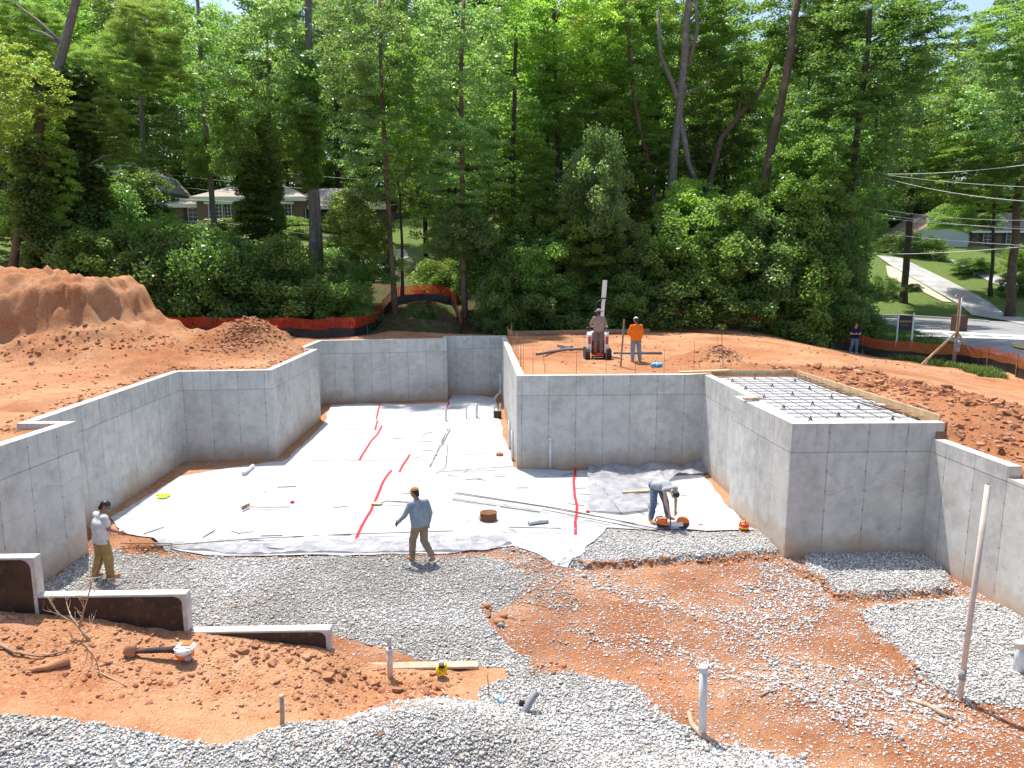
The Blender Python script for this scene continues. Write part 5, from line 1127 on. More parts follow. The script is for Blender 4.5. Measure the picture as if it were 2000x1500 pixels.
# ------------------------------------------------------------------ foliage prototypes (shared leaf meshes)
def leaves(C, Dn, ln, wd, rs, droop=.3, upb=.45):
    """C: leaf centres, returns quads; leaves lie roughly flat and tilt at random"""
    n = len(C); az = rs.uniform(0, 6.283, n); a = np.stack([np.cos(az), np.sin(az), rs.normal(-droop, .35, n)], 1); a /= np.linalg.norm(a, axis=1)[:, None]
    up = np.stack([rs.normal(0, .55, n), rs.normal(0, .55, n), np.full(n, upb)], 1); b = np.cross(a, up); b /= np.linalg.norm(b, axis=1)[:, None]+1e-9
    l = (ln*rs.uniform(.6, 1.35, n))[:, None]; w_ = (wd*rs.uniform(.7, 1.3, n))[:, None]
    V = np.stack([C-a*l*.5, C+b*w_*.5-a*l*.08, C+a*l*.5, C-b*w_*.5-a*l*.08], 1).reshape(-1, 3); return V
def crown_mesh(name, rx, rz, npuff, per, ln, wd, seed, puff=(.9, .4), droop=.3, shape='ell', mat='leaf_mid', bias=.45):
    rs = np.random.RandomState(seed); P = []
    while len(P) < npuff:
        p = rs.uniform(-1, 1, 3); d = math.hypot(p[0], p[1], p[2])
        if shape == 'ell':
            if d > 1 or d < .25: continue
            if rs.uniform() > d**(1/ bias)+.12: continue
        elif shape == 'cyl':
            if math.hypot(p[0], p[1]) > 1: continue
        elif shape == 'cone':
            if math.hypot(p[0], p[1]) > (1-p[2])*.5+.12: continue
        elif shape == 'shrub':
            if math.hypot(p[0], p[1], max(0, p[2]+.1)) > 1: continue
        P.append(p)
    P = np.array(P)*np.array([rx, rx, rz]); pr = puff[0]*rs.uniform(.55, 1.4, npuff)
    k = rs.poisson(per*(pr/puff[0])**2); idx = np.repeat(np.arange(npuff), k); n = len(idx)
    u = rs.normal(0, 1, (n, 3)); u /= np.linalg.norm(u, axis=1)[:, None]; rr = rs.uniform(0, 1, n)**.5
    C = P[idx]+u*(rr*pr[idx])[:, None]*np.array([1, 1, puff[1]]); C[:, 2] -= (u[:, 0]**2+u[:, 1]**2)*rr**2*pr[idx]*.25
    V = leaves(C, None, ln, wd, rs, droop); Fc = np.arange(4*n).reshape(-1, 4)
    tone = np.clip(rs.uniform(0, 1, n)*.6+np.repeat(rs.uniform(0, .4, npuff), k), 0, 1)
    o = np_mesh(name, V, Fc, M[mat], attrs={'rnd': np.repeat(tone, 4)}); me = o.data; bpy.data.objects.remove(o); return me
def needle_mesh(name, rx, rz, npuff, per, seed):
    rs = np.random.RandomState(seed); p = rs.normal(0, 1, (npuff, 3)); p /= np.linalg.norm(p, axis=1)[:, None]; P = p*(rs.uniform(.25, 1, npuff)**.5)[:, None]*np.array([rx, rx, rz])
    idx = np.repeat(np.arange(npuff), per); n = len(idx); u = rs.normal(0, 1, (n, 3)); u[:, 2] = np.abs(u[:, 2])*.8-.1; u /= np.linalg.norm(u, axis=1)[:, None]
    s = rs.uniform(0, .55, (n, 1)); ln = rs.uniform(.2, .36, (n, 1)); C = P[idx]+u*s*np.array([1, 1, .5]); b = np.cross(u, rs.normal(0, 1, (n, 3))); b /= np.linalg.norm(b, axis=1)[:, None]
    V = np.stack([C-b*.016, C+b*.016, C+u*ln+b*.012, C+u*ln-b*.012], 1).reshape(-1, 3)
    o = np_mesh(name, V, np.arange(4*n).reshape(-1, 4), M['needle'], attrs={'rnd': np.repeat(rs.uniform(0, 1, n), 4)}); me = o.data; bpy.data.objects.remove(o); return me
PROTO = {}
for m_ in ('leaf_mid', 'leaf_bright', 'leaf_cool', 'leaf_dark', 'leaf_hedge'):
    sd = {'leaf_mid': 1, 'leaf_bright': 2, 'leaf_cool': 3, 'leaf_dark': 4, 'leaf_hedge': 5}[m_]
    PROTO['crown', m_] = [crown_mesh('crown', 4.5, 7.5, 185, 88, .25, .18, sd*10+v, (.9, .38), mat=m_) for v in range(2)]
    PROTO['shrub', m_] = [crown_mesh('crown', 2.6, 2.4, 105, 190, .19, .115, sd*10+5+v, (.74, .6), shape='shrub', mat=m_, droop=.25) for v in range(2)]
    PROTO['ivy', m_] = [crown_mesh('crown', .75, 5, 110, 190, .2, .15, sd*10+8, (.55, .9), shape='cyl', mat=m_, droop=.6)]
PROTO['pine', 'needle'] = [needle_mesh('crown', 3.5, 2.6, 110, 240, 71)]
BASE = {'crown': (4.5, 7.5), 'shrub': (2.6, 2.4), 'ivy': (.75, 5.0), 'pine': (3.5, 2.6)}
rt_ = random.Random(99)
def foliage(kind, mat, parent, c, rx, rz, name='crown', ry=None):
    me = rt_.choice(PROTO[kind, mat]); o = bpy.data.objects.new(name, me); COL.objects.link(o); o.parent = parent
    b = BASE[kind]; o.location = c; o.scale = (rx/b[0], (ry or rx)/b[0], rz/b[1]); o.rotation_euler = (0, 0, rt_.uniform(0, 6.28)); return o
def gzat(x, y): return float(upz(np.array([x]), np.array([y]), False)[0])
def tree(label, tr, Y, r, crowns, bark='bark_brown', kind='tree', group=None, name='tree', limbs=6, fork=None, ivy=None):
    """tr: picture points of the trunk bottom to top; crowns: (kind, leaf, cx, cy, half width, half height, dY) measured in the picture"""
    P = [gy(px, py, Y) for px, py in tr]; g = gzat(P[0].x, Y); base = V3((P[0].x, Y, g)); d0 = (P[1]-P[0]); 
    if P[0].z > g+.2:
        k = (g-P[0].z)/(d0.z if abs(d0.z) > .1 else 1); b0 = P[0]+d0*max(k, -3)*.6; base = V3((b0.x, Y, g)); P = [base]+P
    else: P[0] = base
    t = thing(name, label, kind, base, 0, group); n = len(P); mb = MB(); Q = [p-base for p in P]; Q[0] = V3((0, 0, -.3))
    # subdivide with slight wander
    S = [Q[0]]
    for a, b in zip(Q[:-1], Q[1:]):
        m = max(1, int((b-a).length/1.6))
        for k in range(1, m+1): S.append(a+(b-a)*k/m+V3((rt_.uniform(-.05, .05), rt_.uniform(-.12, .12), 0)))
    rad = [r*(1.35 if i == 0 else 1.0)*(1-.5*i/len(S)) for i in range(len(S))]; mb.tube(S, rad, 10, wob=.06)
    cen = []
    for c in crowns:
        kd, lf, cx, cy, hw, hh = c[:6]; dY = c[6] if len(c) > 6 else 0; cc = gy(cx, cy, Y+dY); s = (Y+dY)/F_PX; cen.append((cc-base, hw*s, hh*s))
    for k in range(limbs if crowns else 0):
        cc, hx, hz = rt_.choice(cen); 
        e = cc+V3((rt_.uniform(-.8, .8)*hx, rt_.uniform(-.6, .6)*hx, rt_.uniform(-.7, .7)*hz)); i = min(range(1, len(S)), key=lambda q: abs(S[q].z-(e.z-(e-S[q]).length*.35)))
        s0 = S[i]; ln = (e-s0).length
        if ln < 12: mb.tube([s0, s0.lerp(e, .35)+V3((0, 0, .05*ln)), s0.lerp(e, .7)+V3((0, 0, .06*ln)), e], [rad[i]*.45, rad[i]*.32, rad[i]*.2, .02], 6)
    mb.build('trunk', bark, t)
    if fork:
        for f, (fp, fr) in enumerate(fork):
            m2 = MB(); FP = [gy(px, py, Y)-base for px, py in fp]; m2.tube(FP, [fr*(1-.6*i/len(FP)) for i in range(len(FP))], 8, wob=.06); m2.build('limb', bark, t)
    for q, c in enumerate(crowns):
        kd, lf = c[:2]; cc, hx, hz = cen[q]; foliage(kd, lf, t, cc, hx, hz, 'crown' if q == 0 else 'branch_foliage')
    return t
C, S_, I, Pn = 'crown', 'shrub', 'ivy', 'pine'
# --- front trees, one by one
tree('tall leaning grey pine at the upper left, its top running out of the picture', [(92, 500), (100, 300), (106, 170), (125, 90), (148, 0), (190, -200)], 44, .36, [(Pn, 'needle', 235, 130, 75, 50, 2), (Pn, 'needle', 190, 225, 60, 40, 1), (Pn, 'needle', 290, 60, 70, 55, 3), (Pn, 'needle', 225, 285, 35, 22, 1), (Pn, 'needle', 60, 40, 60, 45, 5), (I, 'leaf_mid', 97, 330, 28, 170), (Pn, 'needle', 330, 150, 55, 35, 4)], 'bark_grey', 'pine tree')
tree('dark ivy-covered trunk at the far left behind the clay mound', [(66, 548), (72, 350), (78, 170)], 41, .42, [(C, 'leaf_bright', 30, 200, 90, 110), (I, 'leaf_dark', 70, 420, 26, 140, -.4), (C, 'leaf_bright', 85, 330, 55, 120, 1)], 'bark_dark')
tree('leaning brown trunk at the left edge with yellow-green leaves', [(22, 540), (38, 440), (52, 330)], 42, .3, [(C, 'leaf_mid', 5, 330, 60, 120, 1), (C, 'leaf_dark', 40, 470, 70, 60, 3)], 'bark_brown')
tree('ivy column standing right of the leaning pine at the left', [(138, 520), (142, 340), (148, 200)], 45, .3, [(I, 'leaf_dark', 145, 330, 40, 185), (I, 'leaf_mid', 118, 420, 30, 110, -.5), (C, 'leaf_bright', 35, 110, 60, 70, 3)], 'bark_dark')
tree('pale slim trunk leaning left in front of the tall beige house', [(218, 450), (207, 330), (190, 270), (175, 180)], 54, .2, [(C, 'leaf_mid', 222, 310, 62, 55, -1), (C, 'leaf_dark', 215, 200, 90, 80, 4), (C, 'leaf_mid', 150, 80, 90, 90, 5)], 'bark_grey')
tree('slim grey trunk in front of the gable end of the tall beige house', [(287, 470), (281, 330), (277, 240), (268, 60)], 54, .2, [(C, 'leaf_dark', 300, 260, 60, 75, 3), (C, 'leaf_mid', 270, 60, 80, 110, 4)], 'bark_grey')
tree('pale grey trunk in front of the left bay window of the ranch house', [(420, 470), (410, 350), (400, 230), (392, 120), (388, 0)], 52, .23, [(C, 'leaf_mid', 400, 130, 75, 130, 2), (S_, 'leaf_mid', 395, 300, 28, 40)], 'bark_grey')
tree('ivy-covered slim trunk in the middle of the ranch house', [(541, 490), (538, 380), (530, 280), (524, 210)], 46, .17, [(C, 'leaf_cool', 505, 130, 112, 165), (C, 'leaf_mid', 560, 265, 70, 85, 1), (I, 'leaf_dark', 498, 390, 26, 75, -.5), (S_, 'leaf_mid', 470, 260, 55, 70), (I, 'leaf_dark', 541, 400, 10, 80, -.3)], 'bark_brown')
tree('thick twin grey trunk right of the centre of the ranch house', [(616, 548), (612, 400), (606, 200), (602, 0), (600, -90)], 47, .36, [(C, 'leaf_cool', 600, 40, 60, 120, 3), (I, 'leaf_mid', 606, 250, 16, 110)], 'bark_grey', fork=[([(628, 548), (623, 430), (616, 330)], .22)])
tree('slim straight tree at the left side of the silt fence knoll', [(772, 612), (762, 480), (752, 300), (744, 120), (742, 0)], 42.6, .17, [(C, 'leaf_cool', 715, 90, 90, 130), (C, 'leaf_cool', 740, 270, 80, 110), (S_, 'leaf_mid', 700, 410, 60, 60), (S_, 'leaf_mid', 735, 500, 45, 45, .5), (C, 'leaf_bright', 800, 200, 55, 130, 2)], 'bark_brown')
tree('thin dark trunk just right of the slim straight tree', [(786, 590), (784, 470), (782, 380)], 44.5, .11, [(C, 'leaf_mid', 790, 330, 40, 90, 1)], 'bark_dark')
tree('straight reddish-brown trunk in the middle, right of the fence knoll', [(906, 610), (906, 470), (902, 300), (900, 140), (905, 0)], 43, .2, [(C, 'leaf_cool', 890, 130, 95, 150), (C, 'leaf_cool', 905, 320, 85, 100), (S_, 'leaf_cool', 905, 450, 62, 55, -.3), (S_, 'leaf_dark', 940, 520, 50, 50, 1)], 'bark_brown')
tree('dark slim trunk behind bright leaves, left of the magnolia', [(1005, 500), (1002, 300), (1004, 200), (1010, 60)], 47, .2, [(C, 'leaf_mid', 1000, 150, 95, 150, 1), (C, 'leaf_mid', 1010, 340, 75, 95), (S_, 'leaf_mid', 1040, 440, 70, 60, -1)], 'bark_dark')
tree('broad yellow-green tree reaching the top of the picture above the magnolia', [(1090, 520), (1088, 300), (1084, 120), (1080, -20)], 50, .22, [(C, 'leaf_bright', 1105, 60, 105, 120), (C, 'leaf_mid', 1130, 200, 90, 100), (C, 'leaf_bright', 1200, 40, 80, 110, 3)], 'bark_dark')
tree('magnolia with pale glinting leaves behind the track loader', [(1165, 560), (1160, 430), (1155, 320)], 44, .15, [(S_, 'leaf_cool', 1165, 350, 62, 95), (S_, 'leaf_mid', 1130, 460, 70, 55), (S_, 'leaf_cool', 1210, 480, 62, 60, .5), (S_, 'leaf_mid', 1180, 560, 60, 45)], 'bark_dark', 'magnolia')
tree('slender tree leaning left, left of the big pale forked trunk', [(1278, 395), (1262, 300), (1240, 200), (1228, 100), (1222, 0)], 50, .2, [(C, 'leaf_mid', 1245, 120, 65, 130, 1), (C, 'leaf_mid', 1270, 300, 45, 60)], 'bark_brown')
tree('big pale forked trunk right of centre', [(1312, 400), (1316, 300), (1328, 190), (1337, 100), (1350, -60)], 49, .36, [(C, 'leaf_bright', 1330, 20, 75, 90, 3), (C, 'leaf_mid', 1390, 90, 70, 100, 3)], 'bark_grey', fork=[([(1330, 215), (1312, 160), (1290, 110), (1285, 20)], .2), ([(1326, 220), (1345, 320), (1370, 380)], .22), ([(1345, 130), (1362, 60), (1358, -30)], .15)])
tree('curved tree sweeping to the right between the two big trunks', [(1375, 400), (1392, 330), (1410, 270), (1450, 220), (1490, 170), (1515, 100)], 50.5, .25, [(C, 'leaf_mid', 1460, 90, 90, 120, 1), (C, 'leaf_dark', 1420, 250, 65, 90, 3)], 'bark_brown', fork=[([(1440, 235), (1450, 180), (1447, 120)], .12)])
tree('huge brown pine trunk leaning right, right of the forked tree', [(1484, 410), (1500, 320), (1522, 210), (1542, 110), (1562, -30)], 48, .38, [(S_, 'leaf_mid', 1500, 400, 45, 65, -1), (C, 'leaf_dark', 1590, 40, 80, 100, 2), (Pn, 'needle', 1640, 30, 70, 50, 3)], 'bark_brown', 'pine tree')
tree('vine-draped tree hanging over the right end of the thicket', [(1650, 640), (1652, 500), (1665, 330), (1690, 150), (1700, 20)], 46, .26, [(C, 'leaf_dark', 1700, 90, 110, 130), (C, 'leaf_dark', 1650, 260, 95, 110), (C, 'leaf_dark', 1665, 420, 62, 130, -.5), (S_, 'leaf_dark', 1640, 560, 65, 90), (C, 'leaf_dark', 1800, 90, 90, 90, 1), (S_, 'leaf_mid', 1590, 330, 70, 70, -1)], 'bark_dark')
tree('tall soft-leaved tree at the right above the neighbour house', [(1772, 490), (1780, 380), (1788, 250), (1792, 100)], 72, .35, [(C, 'leaf_mid', 1810, 250, 85, 120), (C, 'leaf_mid', 1770, 340, 60, 60), (C, 'leaf_cool', 1900, 200, 70, 90, 2)], 'bark_dark')
tree('big trunk at the right edge in front of the neighbour house', [(1974, 588), (1980, 500), (1988, 390), (1996, 250)], 66, .42, [(C, 'leaf_cool', 1960, 230, 85, 130), (C, 'leaf_mid', 1890, 330, 75, 65, 1), (C, 'leaf_mid', 2010, 60, 90, 70), (C, 'leaf_cool', 2030, 330, 60, 90)], 'bark_brown')
tree('slim trunk beside the window of the neighbour house at the right', [(1938, 520), (1940, 450), (1942, 380)], 74, .2, [(C, 'leaf_mid', 1945, 380, 50, 38), (S_, 'leaf_mid', 1860, 420, 40, 26, 2), (S_, 'leaf_cool', 1925, 432, 30, 16, 3)], 'bark_dark')
# --- undergrowth along the edge of the lot
SH = [(180, 520, 80, 75, 41.5, 'leaf_mid', 'bright bush behind the small clay mound, left of the dark thicket'), (110, 540, 55, 40, 43, 'leaf_dark', 'dark bush between the ivy trunks at the left'),
      (262, 380, 60, 48, 50, 'leaf_dark', 'dark leafy crown covering the upper front of the tall beige house'), (175, 430, 60, 60, 47, 'leaf_mid', 'bush in front of the left corner of the tall beige house'),
      (205, 440, 70, 75, 46, 'leaf_cool', 'tall feathery bush in front of the tall beige house'), (265, 520, 70, 90, 43, 'leaf_mid', 'bush at the left end of the dark thicket'),
      (330, 545, 80, 95, 42, 'leaf_dark', 'large dark bush behind the red silt fence'), (345, 480, 75, 55, 45, 'leaf_mid', 'bush top below the left wing of the ranch house'), (415, 545, 80, 100, 41.5, 'leaf_dark', 'dark bush in the middle of the thicket'),
      (440, 490, 70, 45, 45, 'leaf_mid', 'bush top below the left bay window'), (500, 560, 75, 90, 42, 'leaf_dark', 'dark bush under the ivy-covered slim trunk'), (560, 535, 60, 75, 43, 'leaf_mid', 'mid green bush left of the twin trunk'),
      (610, 595, 75, 55, 41, 'leaf_dark', 'low dark bush at the foot of the twin trunk'), (665, 590, 60, 55, 41.5, 'leaf_mid', 'bush right of the twin trunk'), (690, 590, 35, 40, 41, 'leaf_mid', 'bush left of the fence knoll'),
      (690, 520, 40, 35, 46, 'leaf_cool', 'small light bush beside the driveway'), (830, 622, 42, 30, 43.2, 'leaf_dark', 'dark undergrowth inside the fence knoll'), (850, 545, 45, 40, 47, 'leaf_mid', 'bush above the top of the fence knoll'),
      (980, 590, 50, 70, 42, 'leaf_mid', 'mid green bush right of the fence knoll'), (1010, 540, 60, 80, 43.5, 'leaf_dark', 'dark bush left of the magnolia'), (1060, 600, 65, 60, 42, 'leaf_dark', 'dark bush behind the bars at the wall corner'),
      (1060, 520, 60, 55, 43, 'leaf_mid', 'leafy bush above the bars at the wall corner'), (1130, 615, 60, 50, 43, 'leaf_dark', 'dark bush directly behind the track loader'), (1230, 600, 65, 65, 42.8, 'leaf_dark', 'dark bush behind the man in orange'),
      (1260, 530, 65, 65, 44, 'leaf_mid', 'mid green bush above the man in orange'), (1310, 600, 70, 65, 43, 'leaf_dark', 'dark bush right of the man in orange'), (1330, 480, 75, 75, 45, 'leaf_mid', 'bush below the big pale forked trunk'),
      (1350, 400, 60, 45, 47, 'leaf_bright', 'yellowish bush crown at the foot of the forked trunk'), (1400, 540, 75, 80, 44, 'leaf_mid', 'leafy bush in the middle of the right thicket'), (1400, 620, 75, 55, 43, 'leaf_dark', 'low dark bush behind the start of the right fence'),
      (1430, 430, 65, 60, 46, 'leaf_mid', 'upper bush between the two big trunks'), (1480, 500, 70, 75, 44.5, 'leaf_cool', 'bush below the leaning pine trunk'), (1490, 610, 75, 60, 43.5, 'leaf_dark', 'dark bush low behind the right fence'),
      (1550, 450, 70, 75, 45, 'leaf_mid', 'tall bush right of the leaning pine trunk'), (1560, 570, 75, 85, 44, 'leaf_mid', 'leafy bush left of the vine-draped tree'), (1600, 400, 60, 60, 46, 'leaf_cool', 'high bush left of the vine-draped tree'),
      (1630, 620, 60, 60, 43.5, 'leaf_dark', 'dark bush behind the man with the phone'), (1690, 640, 35, 30, 43.8, 'leaf_dark', 'small bush right of the man with the phone'), (1595, 500, 60, 70, 45, 'leaf_dark', 'dark bush in front of the vine-draped tree'),
      (975, 640, 40, 35, 41, 'leaf_dark', 'low dark shrub right of the fence knoll foot'), (1180, 640, 50, 35, 42, 'leaf_dark', 'low dark shrub at the foot of the magnolia'), (240, 590, 60, 50, 42, 'leaf_dark', 'low dark shrub behind the clay mound')]
for (cx, cy, hw, hh, Y, lf, lab) in SH:
    c = gy(cx, cy, Y); s = Y/F_PX; g = gzat(c.x, Y); b = V3((c.x, Y, g)); t = thing('bush', lab, 'bush', b, 0, 'bushes along the edge of the lot'); m = MB(); top = c-b+V3((0, 0, hh*s*.4))
    for k in range(7): e = V3((rt_.uniform(-.7, .7)*hw*s, rt_.uniform(-.5, .5), max(.5, top.z*rt_.uniform(.5, 1)))); m.tube([(rt_.uniform(-.2, .2), 0, -.1), e*.5+V3((0, 0, .1)), e], [.045, .03, .012], 5)
    m.build('stems', 'bark_dark', t); foliage(S_, lf, t, c-b, hw*s*1.1, hh*s*1.15)
# --- the wood beyond
rs = np.random.RandomState(31)
def far_tree(x, y, h, rx, lf, lab, grp, bark='bark_dark', low=.3, trunk=.25):
    g = gzat(x, y); t = thing('tree', lab, 'tree', (x, y, g), 0, grp); m = MB(); m.tube([(0, 0, -.3), (rs.uniform(-.3, .3), 0, h*.5), (rs.uniform(-.8, .8), 0, h*.93)], [trunk, trunk*.75, trunk*.3], 8)
    for k in range(4): a = rs.uniform(0, 6.28); z = h*rs.uniform(low, .8); m.tube([(0, 0, z), (math.cos(a)*rx*.4, math.sin(a)*rx*.4, z+1), (math.cos(a)*rx*.8, math.sin(a)*rx*.8, z+2)], [trunk*.4, trunk*.25, .03], 5)
    m.build('trunk', bark, t); foliage(C, lf, t, (0, 0, h*(low+1)/2), rx, h*(1-low)/2); return t
LF = ['leaf_dark', 'leaf_mid', 'leaf_mid', 'leaf_cool', 'leaf_bright', 'leaf_dark']
k = 0
for x in np.linspace(-86, 90, 27):       # big backdrop behind the houses
    y = 108+rs.uniform(-6, 8); far_tree(x+rs.uniform(-2, 2), y, rs.uniform(26, 36), rs.uniform(5.2, 7), LF[k % 6], 'tall tree in the unbroken wood behind the houses', 'trees in the wood behind the houses', low=.12); k += 1
for x in np.linspace(-70, 84, 20):
    far_tree(x+rs.uniform(-2, 2), 96+rs.uniform(-3, 3)+(14 if x > 42 else 0), rs.uniform(17, 26), rs.uniform(4.5, 6), LF[(k+2) % 6], 'tall tree in the unbroken wood behind the houses', 'trees in the wood behind the houses', low=.05); k += 1
def near(px):
    LM = [(-60, 'past the left edge'), (20, 'behind the leaning brown trunk'), (120, 'behind the ivy column'), (760, 'behind the slim tree of the knoll'), (830, 'behind the fence knoll, left part'), (860, 'above the top of the knoll'), (890, 'behind the straight reddish trunk'), (950, 'right of the straight reddish trunk'), (980, 'between the reddish trunk and the dark slim trunk'), (1010, 'behind the dark slim trunk'), (1070, 'behind the yellow-green tree, left side'), (1100, 'left of the magnolia'), (1130, 'behind the yellow-green tree'), (1190, 'behind the magnolia'), (1220, 'right of the magnolia'), (1250, 'behind the slender left-leaning tree'), (1300, 'low behind the forked trunk'), (1310, 'behind the big forked trunk'), (1370, 'right of the big forked trunk'), (1420, 'low behind the curved tree'), (1430, 'behind the curved tree'), (1500, 'behind the leaning brown pine'), (1530, 'low behind the leaning brown pine'), (1560, 'right of the leaning brown pine'), (1620, 'low behind the vine-draped tree'), (1630, 'behind the vine-draped tree'), (1700, 'right of the vine-draped tree'), (2080, 'past the right edge')]
    return min(LM, key=lambda q: abs(q[0]-px))[1]
for px, Y, h in ((20, 60, 24), (-60, 50, 24), (120, 66, 26), (760, 66, 28), (830, 60, 25), (890, 70, 28), (950, 62, 24), (1010, 68, 27), (1070, 60, 24), (1130, 66, 26), (1190, 58, 23), (1250, 66, 26), (1310, 60, 24), (1370, 68, 26), (1430, 62, 24), (1500, 68, 27), (1560, 60, 24), (1630, 66, 28), (1700, 60, 22), (2080, 60, 22), (860, 54, 15), (980, 54, 14), (1100, 53, 15), (1220, 54, 14), (1300, 53, 13), (1420, 55, 15), (1530, 54, 14), (1620, 54, 16)):
    p = gy(px, 400, Y); far_tree(p.x, Y, h, rs.uniform(3.2, 4.6)*(.8 if h < 17 else 1), LF[k % 6], ('tree in the middle wood '+near(px)) if h > 17 else ('young tree in the shade '+near(px)), 'trees in the middle of the wood' if h > 17 else 'young trees behind the front row', low=.3 if h > 17 else .08, trunk=.2); k += 1
for px, Y, y0, hw in ((300, 84, 230, 100), (420, 86, 200, 100), (540, 85, 190, 100), (660, 86, 200, 90), (760, 84, 230, 90), (180, 84, 220, 100)):
    p = gy(px, 400, Y); far_tree(p.x, Y, 24, 5.2, 'leaf_dark' if px % 240 else 'leaf_mid', 'dark tree standing directly behind the ranch house', 'dark trees behind the ranch house', low=.12); k += 1

for x in np.linspace(-84, 88, 24):
    y = 100+rs.uniform(-2, 3)+(13 if x > 42 else 0); g = gzat(x, y); t = thing('bush', 'large dark undergrowth bush in the shade of the wood behind the houses', 'bush', (x, y, g), 0, 'undergrowth in the wood behind the houses'); foliage(S_, 'leaf_dark', t, (0, 0, 2.6), rs.uniform(4.5, 6), rs.uniform(4, 5.5), 'foliage')
# ------------------------------------------------------------------ roads, driveways, lawns
def draped(name, poly, st, mat, lift, z=None, label=None):
    X, Y, Fq = clip_grid(poly, st); Z = (upz(X, Y, False) if z is None else np.full(len(X), z))+lift; V, Fc, _ = compact(np.stack([X, Y, Z], 1), Fq); o = np_mesh(name, V, Fc, M[mat], smooth=True); tag(o, kind='structure'); return o
RZ = 2.4
draped('road', [(8, 60.5), (30.6, 62.2), (27.4, 46), (26.0, 35.8), (25.6, 14), (60, 14), (62, 40), (43, 57.6), (34.3, 67.2), (8, 67.6)], .5, 'asphalt', .06)
def rib(name, pts, wd, mat, lift, st=.6, kind='structure'):
    P = [V3(p).to_2d() for p in [(*q, 0) for q in pts]]; out = []
    for a, b in zip(P[:-1], P[1:]): n = max(1, int((b-a).length/st)); out += [a+(b-a)*k/n for k in range(n)]
    out.append(P[-1]); V = []; nn_ = 5
    for i, p in enumerate(out):
        d = (out[min(i+1, len(out)-1)]-out[max(i-1, 0)]).normalized(); q = Vector((-d.y, d.x))
        for k in range(nn_): r_ = p+q*wd*(k/(nn_-1)-.5); V.append((r_.x, r_.y, gzat(r_.x, r_.y)+lift))
    F_ = [(i*nn_+k, i*nn_+k+1, (i+1)*nn_+k+1, (i+1)*nn_+k) for i in range(len(out)-1) for k in range(nn_-1)]
    o = np_mesh(name, V, F_, M[mat], smooth=True)
    if kind: tag(o, kind=kind)
    return o
# long driveway climbing left at the right-hand yards
def upx(px, py, z=None):
    p = gz(px, py, 1.9)
    if py < 560: p = gy(px, py, 60)
    lo_, hi_ = 20., 140.
    for k in range(60):
        Y = (lo_+hi_)/2; q = gy(px, py, Y)
        if q.z > gzat(q.x, Y): lo_ = Y
        else: hi_ = Y
    q = gy(px, py, (lo_+hi_)/2); return (q.x, q.y)
def area(name, pxs, mat, lift, st=.45): return draped(name, [upx(*p) for p in pxs], st, mat, lift)
area('side_driveway', [(1712, 500), (1760, 505), (1850, 548), (1930, 590), (2000, 622), (2060, 640), (2060, 650), (1965, 628), (1880, 600), (1810, 560), (1740, 520)], 'driveway_concrete', .1)
area('verge', [(1730, 520), (1742, 522), (1808, 560), (1860, 592), (1840, 590), (1780, 560), (1735, 545)], 'tan_wall', .09)
area('house_path', [(1850, 508), (1870, 510), (1960, 545), (2010, 560), (2010, 572), (1940, 555)], 'driveway_concrete', .09)
area('left_driveway', [(700, 505), (742, 498), (752, 490), (790, 488), (800, 505), (770, 512), (752, 552), (690, 556)], 'driveway_concrete', .09)
area('front_lawn', [(792, 488), (880, 490), (900, 575), (778, 575)], 'leaf_hedge', .05, .8)
area('upper_lawn', [(620, 455), (700, 452), (705, 463), (620, 465)], 'leaf_hedge', .08, .6)
# kerb and markings
m = MB(); kp = [upx(1690, 616), upx(1760, 618), upx(1850, 624), upx(1930, 630)]
for a, b in zip(kp[:-1], kp[1:]): m.beam((*a, RZ+.05), (*b, RZ+.05), .3, .26)
o = m.build('kerb', 'kerb'); tag(o, kind='structure')
def mark(name, pxs, mat='paint_white'):
    P = [tuple(gz(a, b, RZ+.07)) for a, b in pxs]; m = MB(); m.add([(p[0], p[1], RZ+.066) for p in P], [tuple(range(len(P)))]); o = m.build(name, mat); tag(o, kind='structure')
mark('stop_line', [(1782, 643), (1999, 655), (2002, 658), (1782, 646)]); mark('crossing_line', [(1790, 655), (2040, 661), (2040, 664), (1790, 657)])
for k in range(5): x = 1790+k*44; mark('crossing_bar', [(x, 645.5+k*2.4), (x+5, 645.8+k*2.4), (x+32, 656+k*.8), (x+26, 656+k*.8)])
for k in range(2): mark('centre_line', [(1976, 669+k*4.5), (2060, 686+k*4.5), (2060, 689+k*4.5), (1976, 671+k*4.5)], 'paint_yellow')
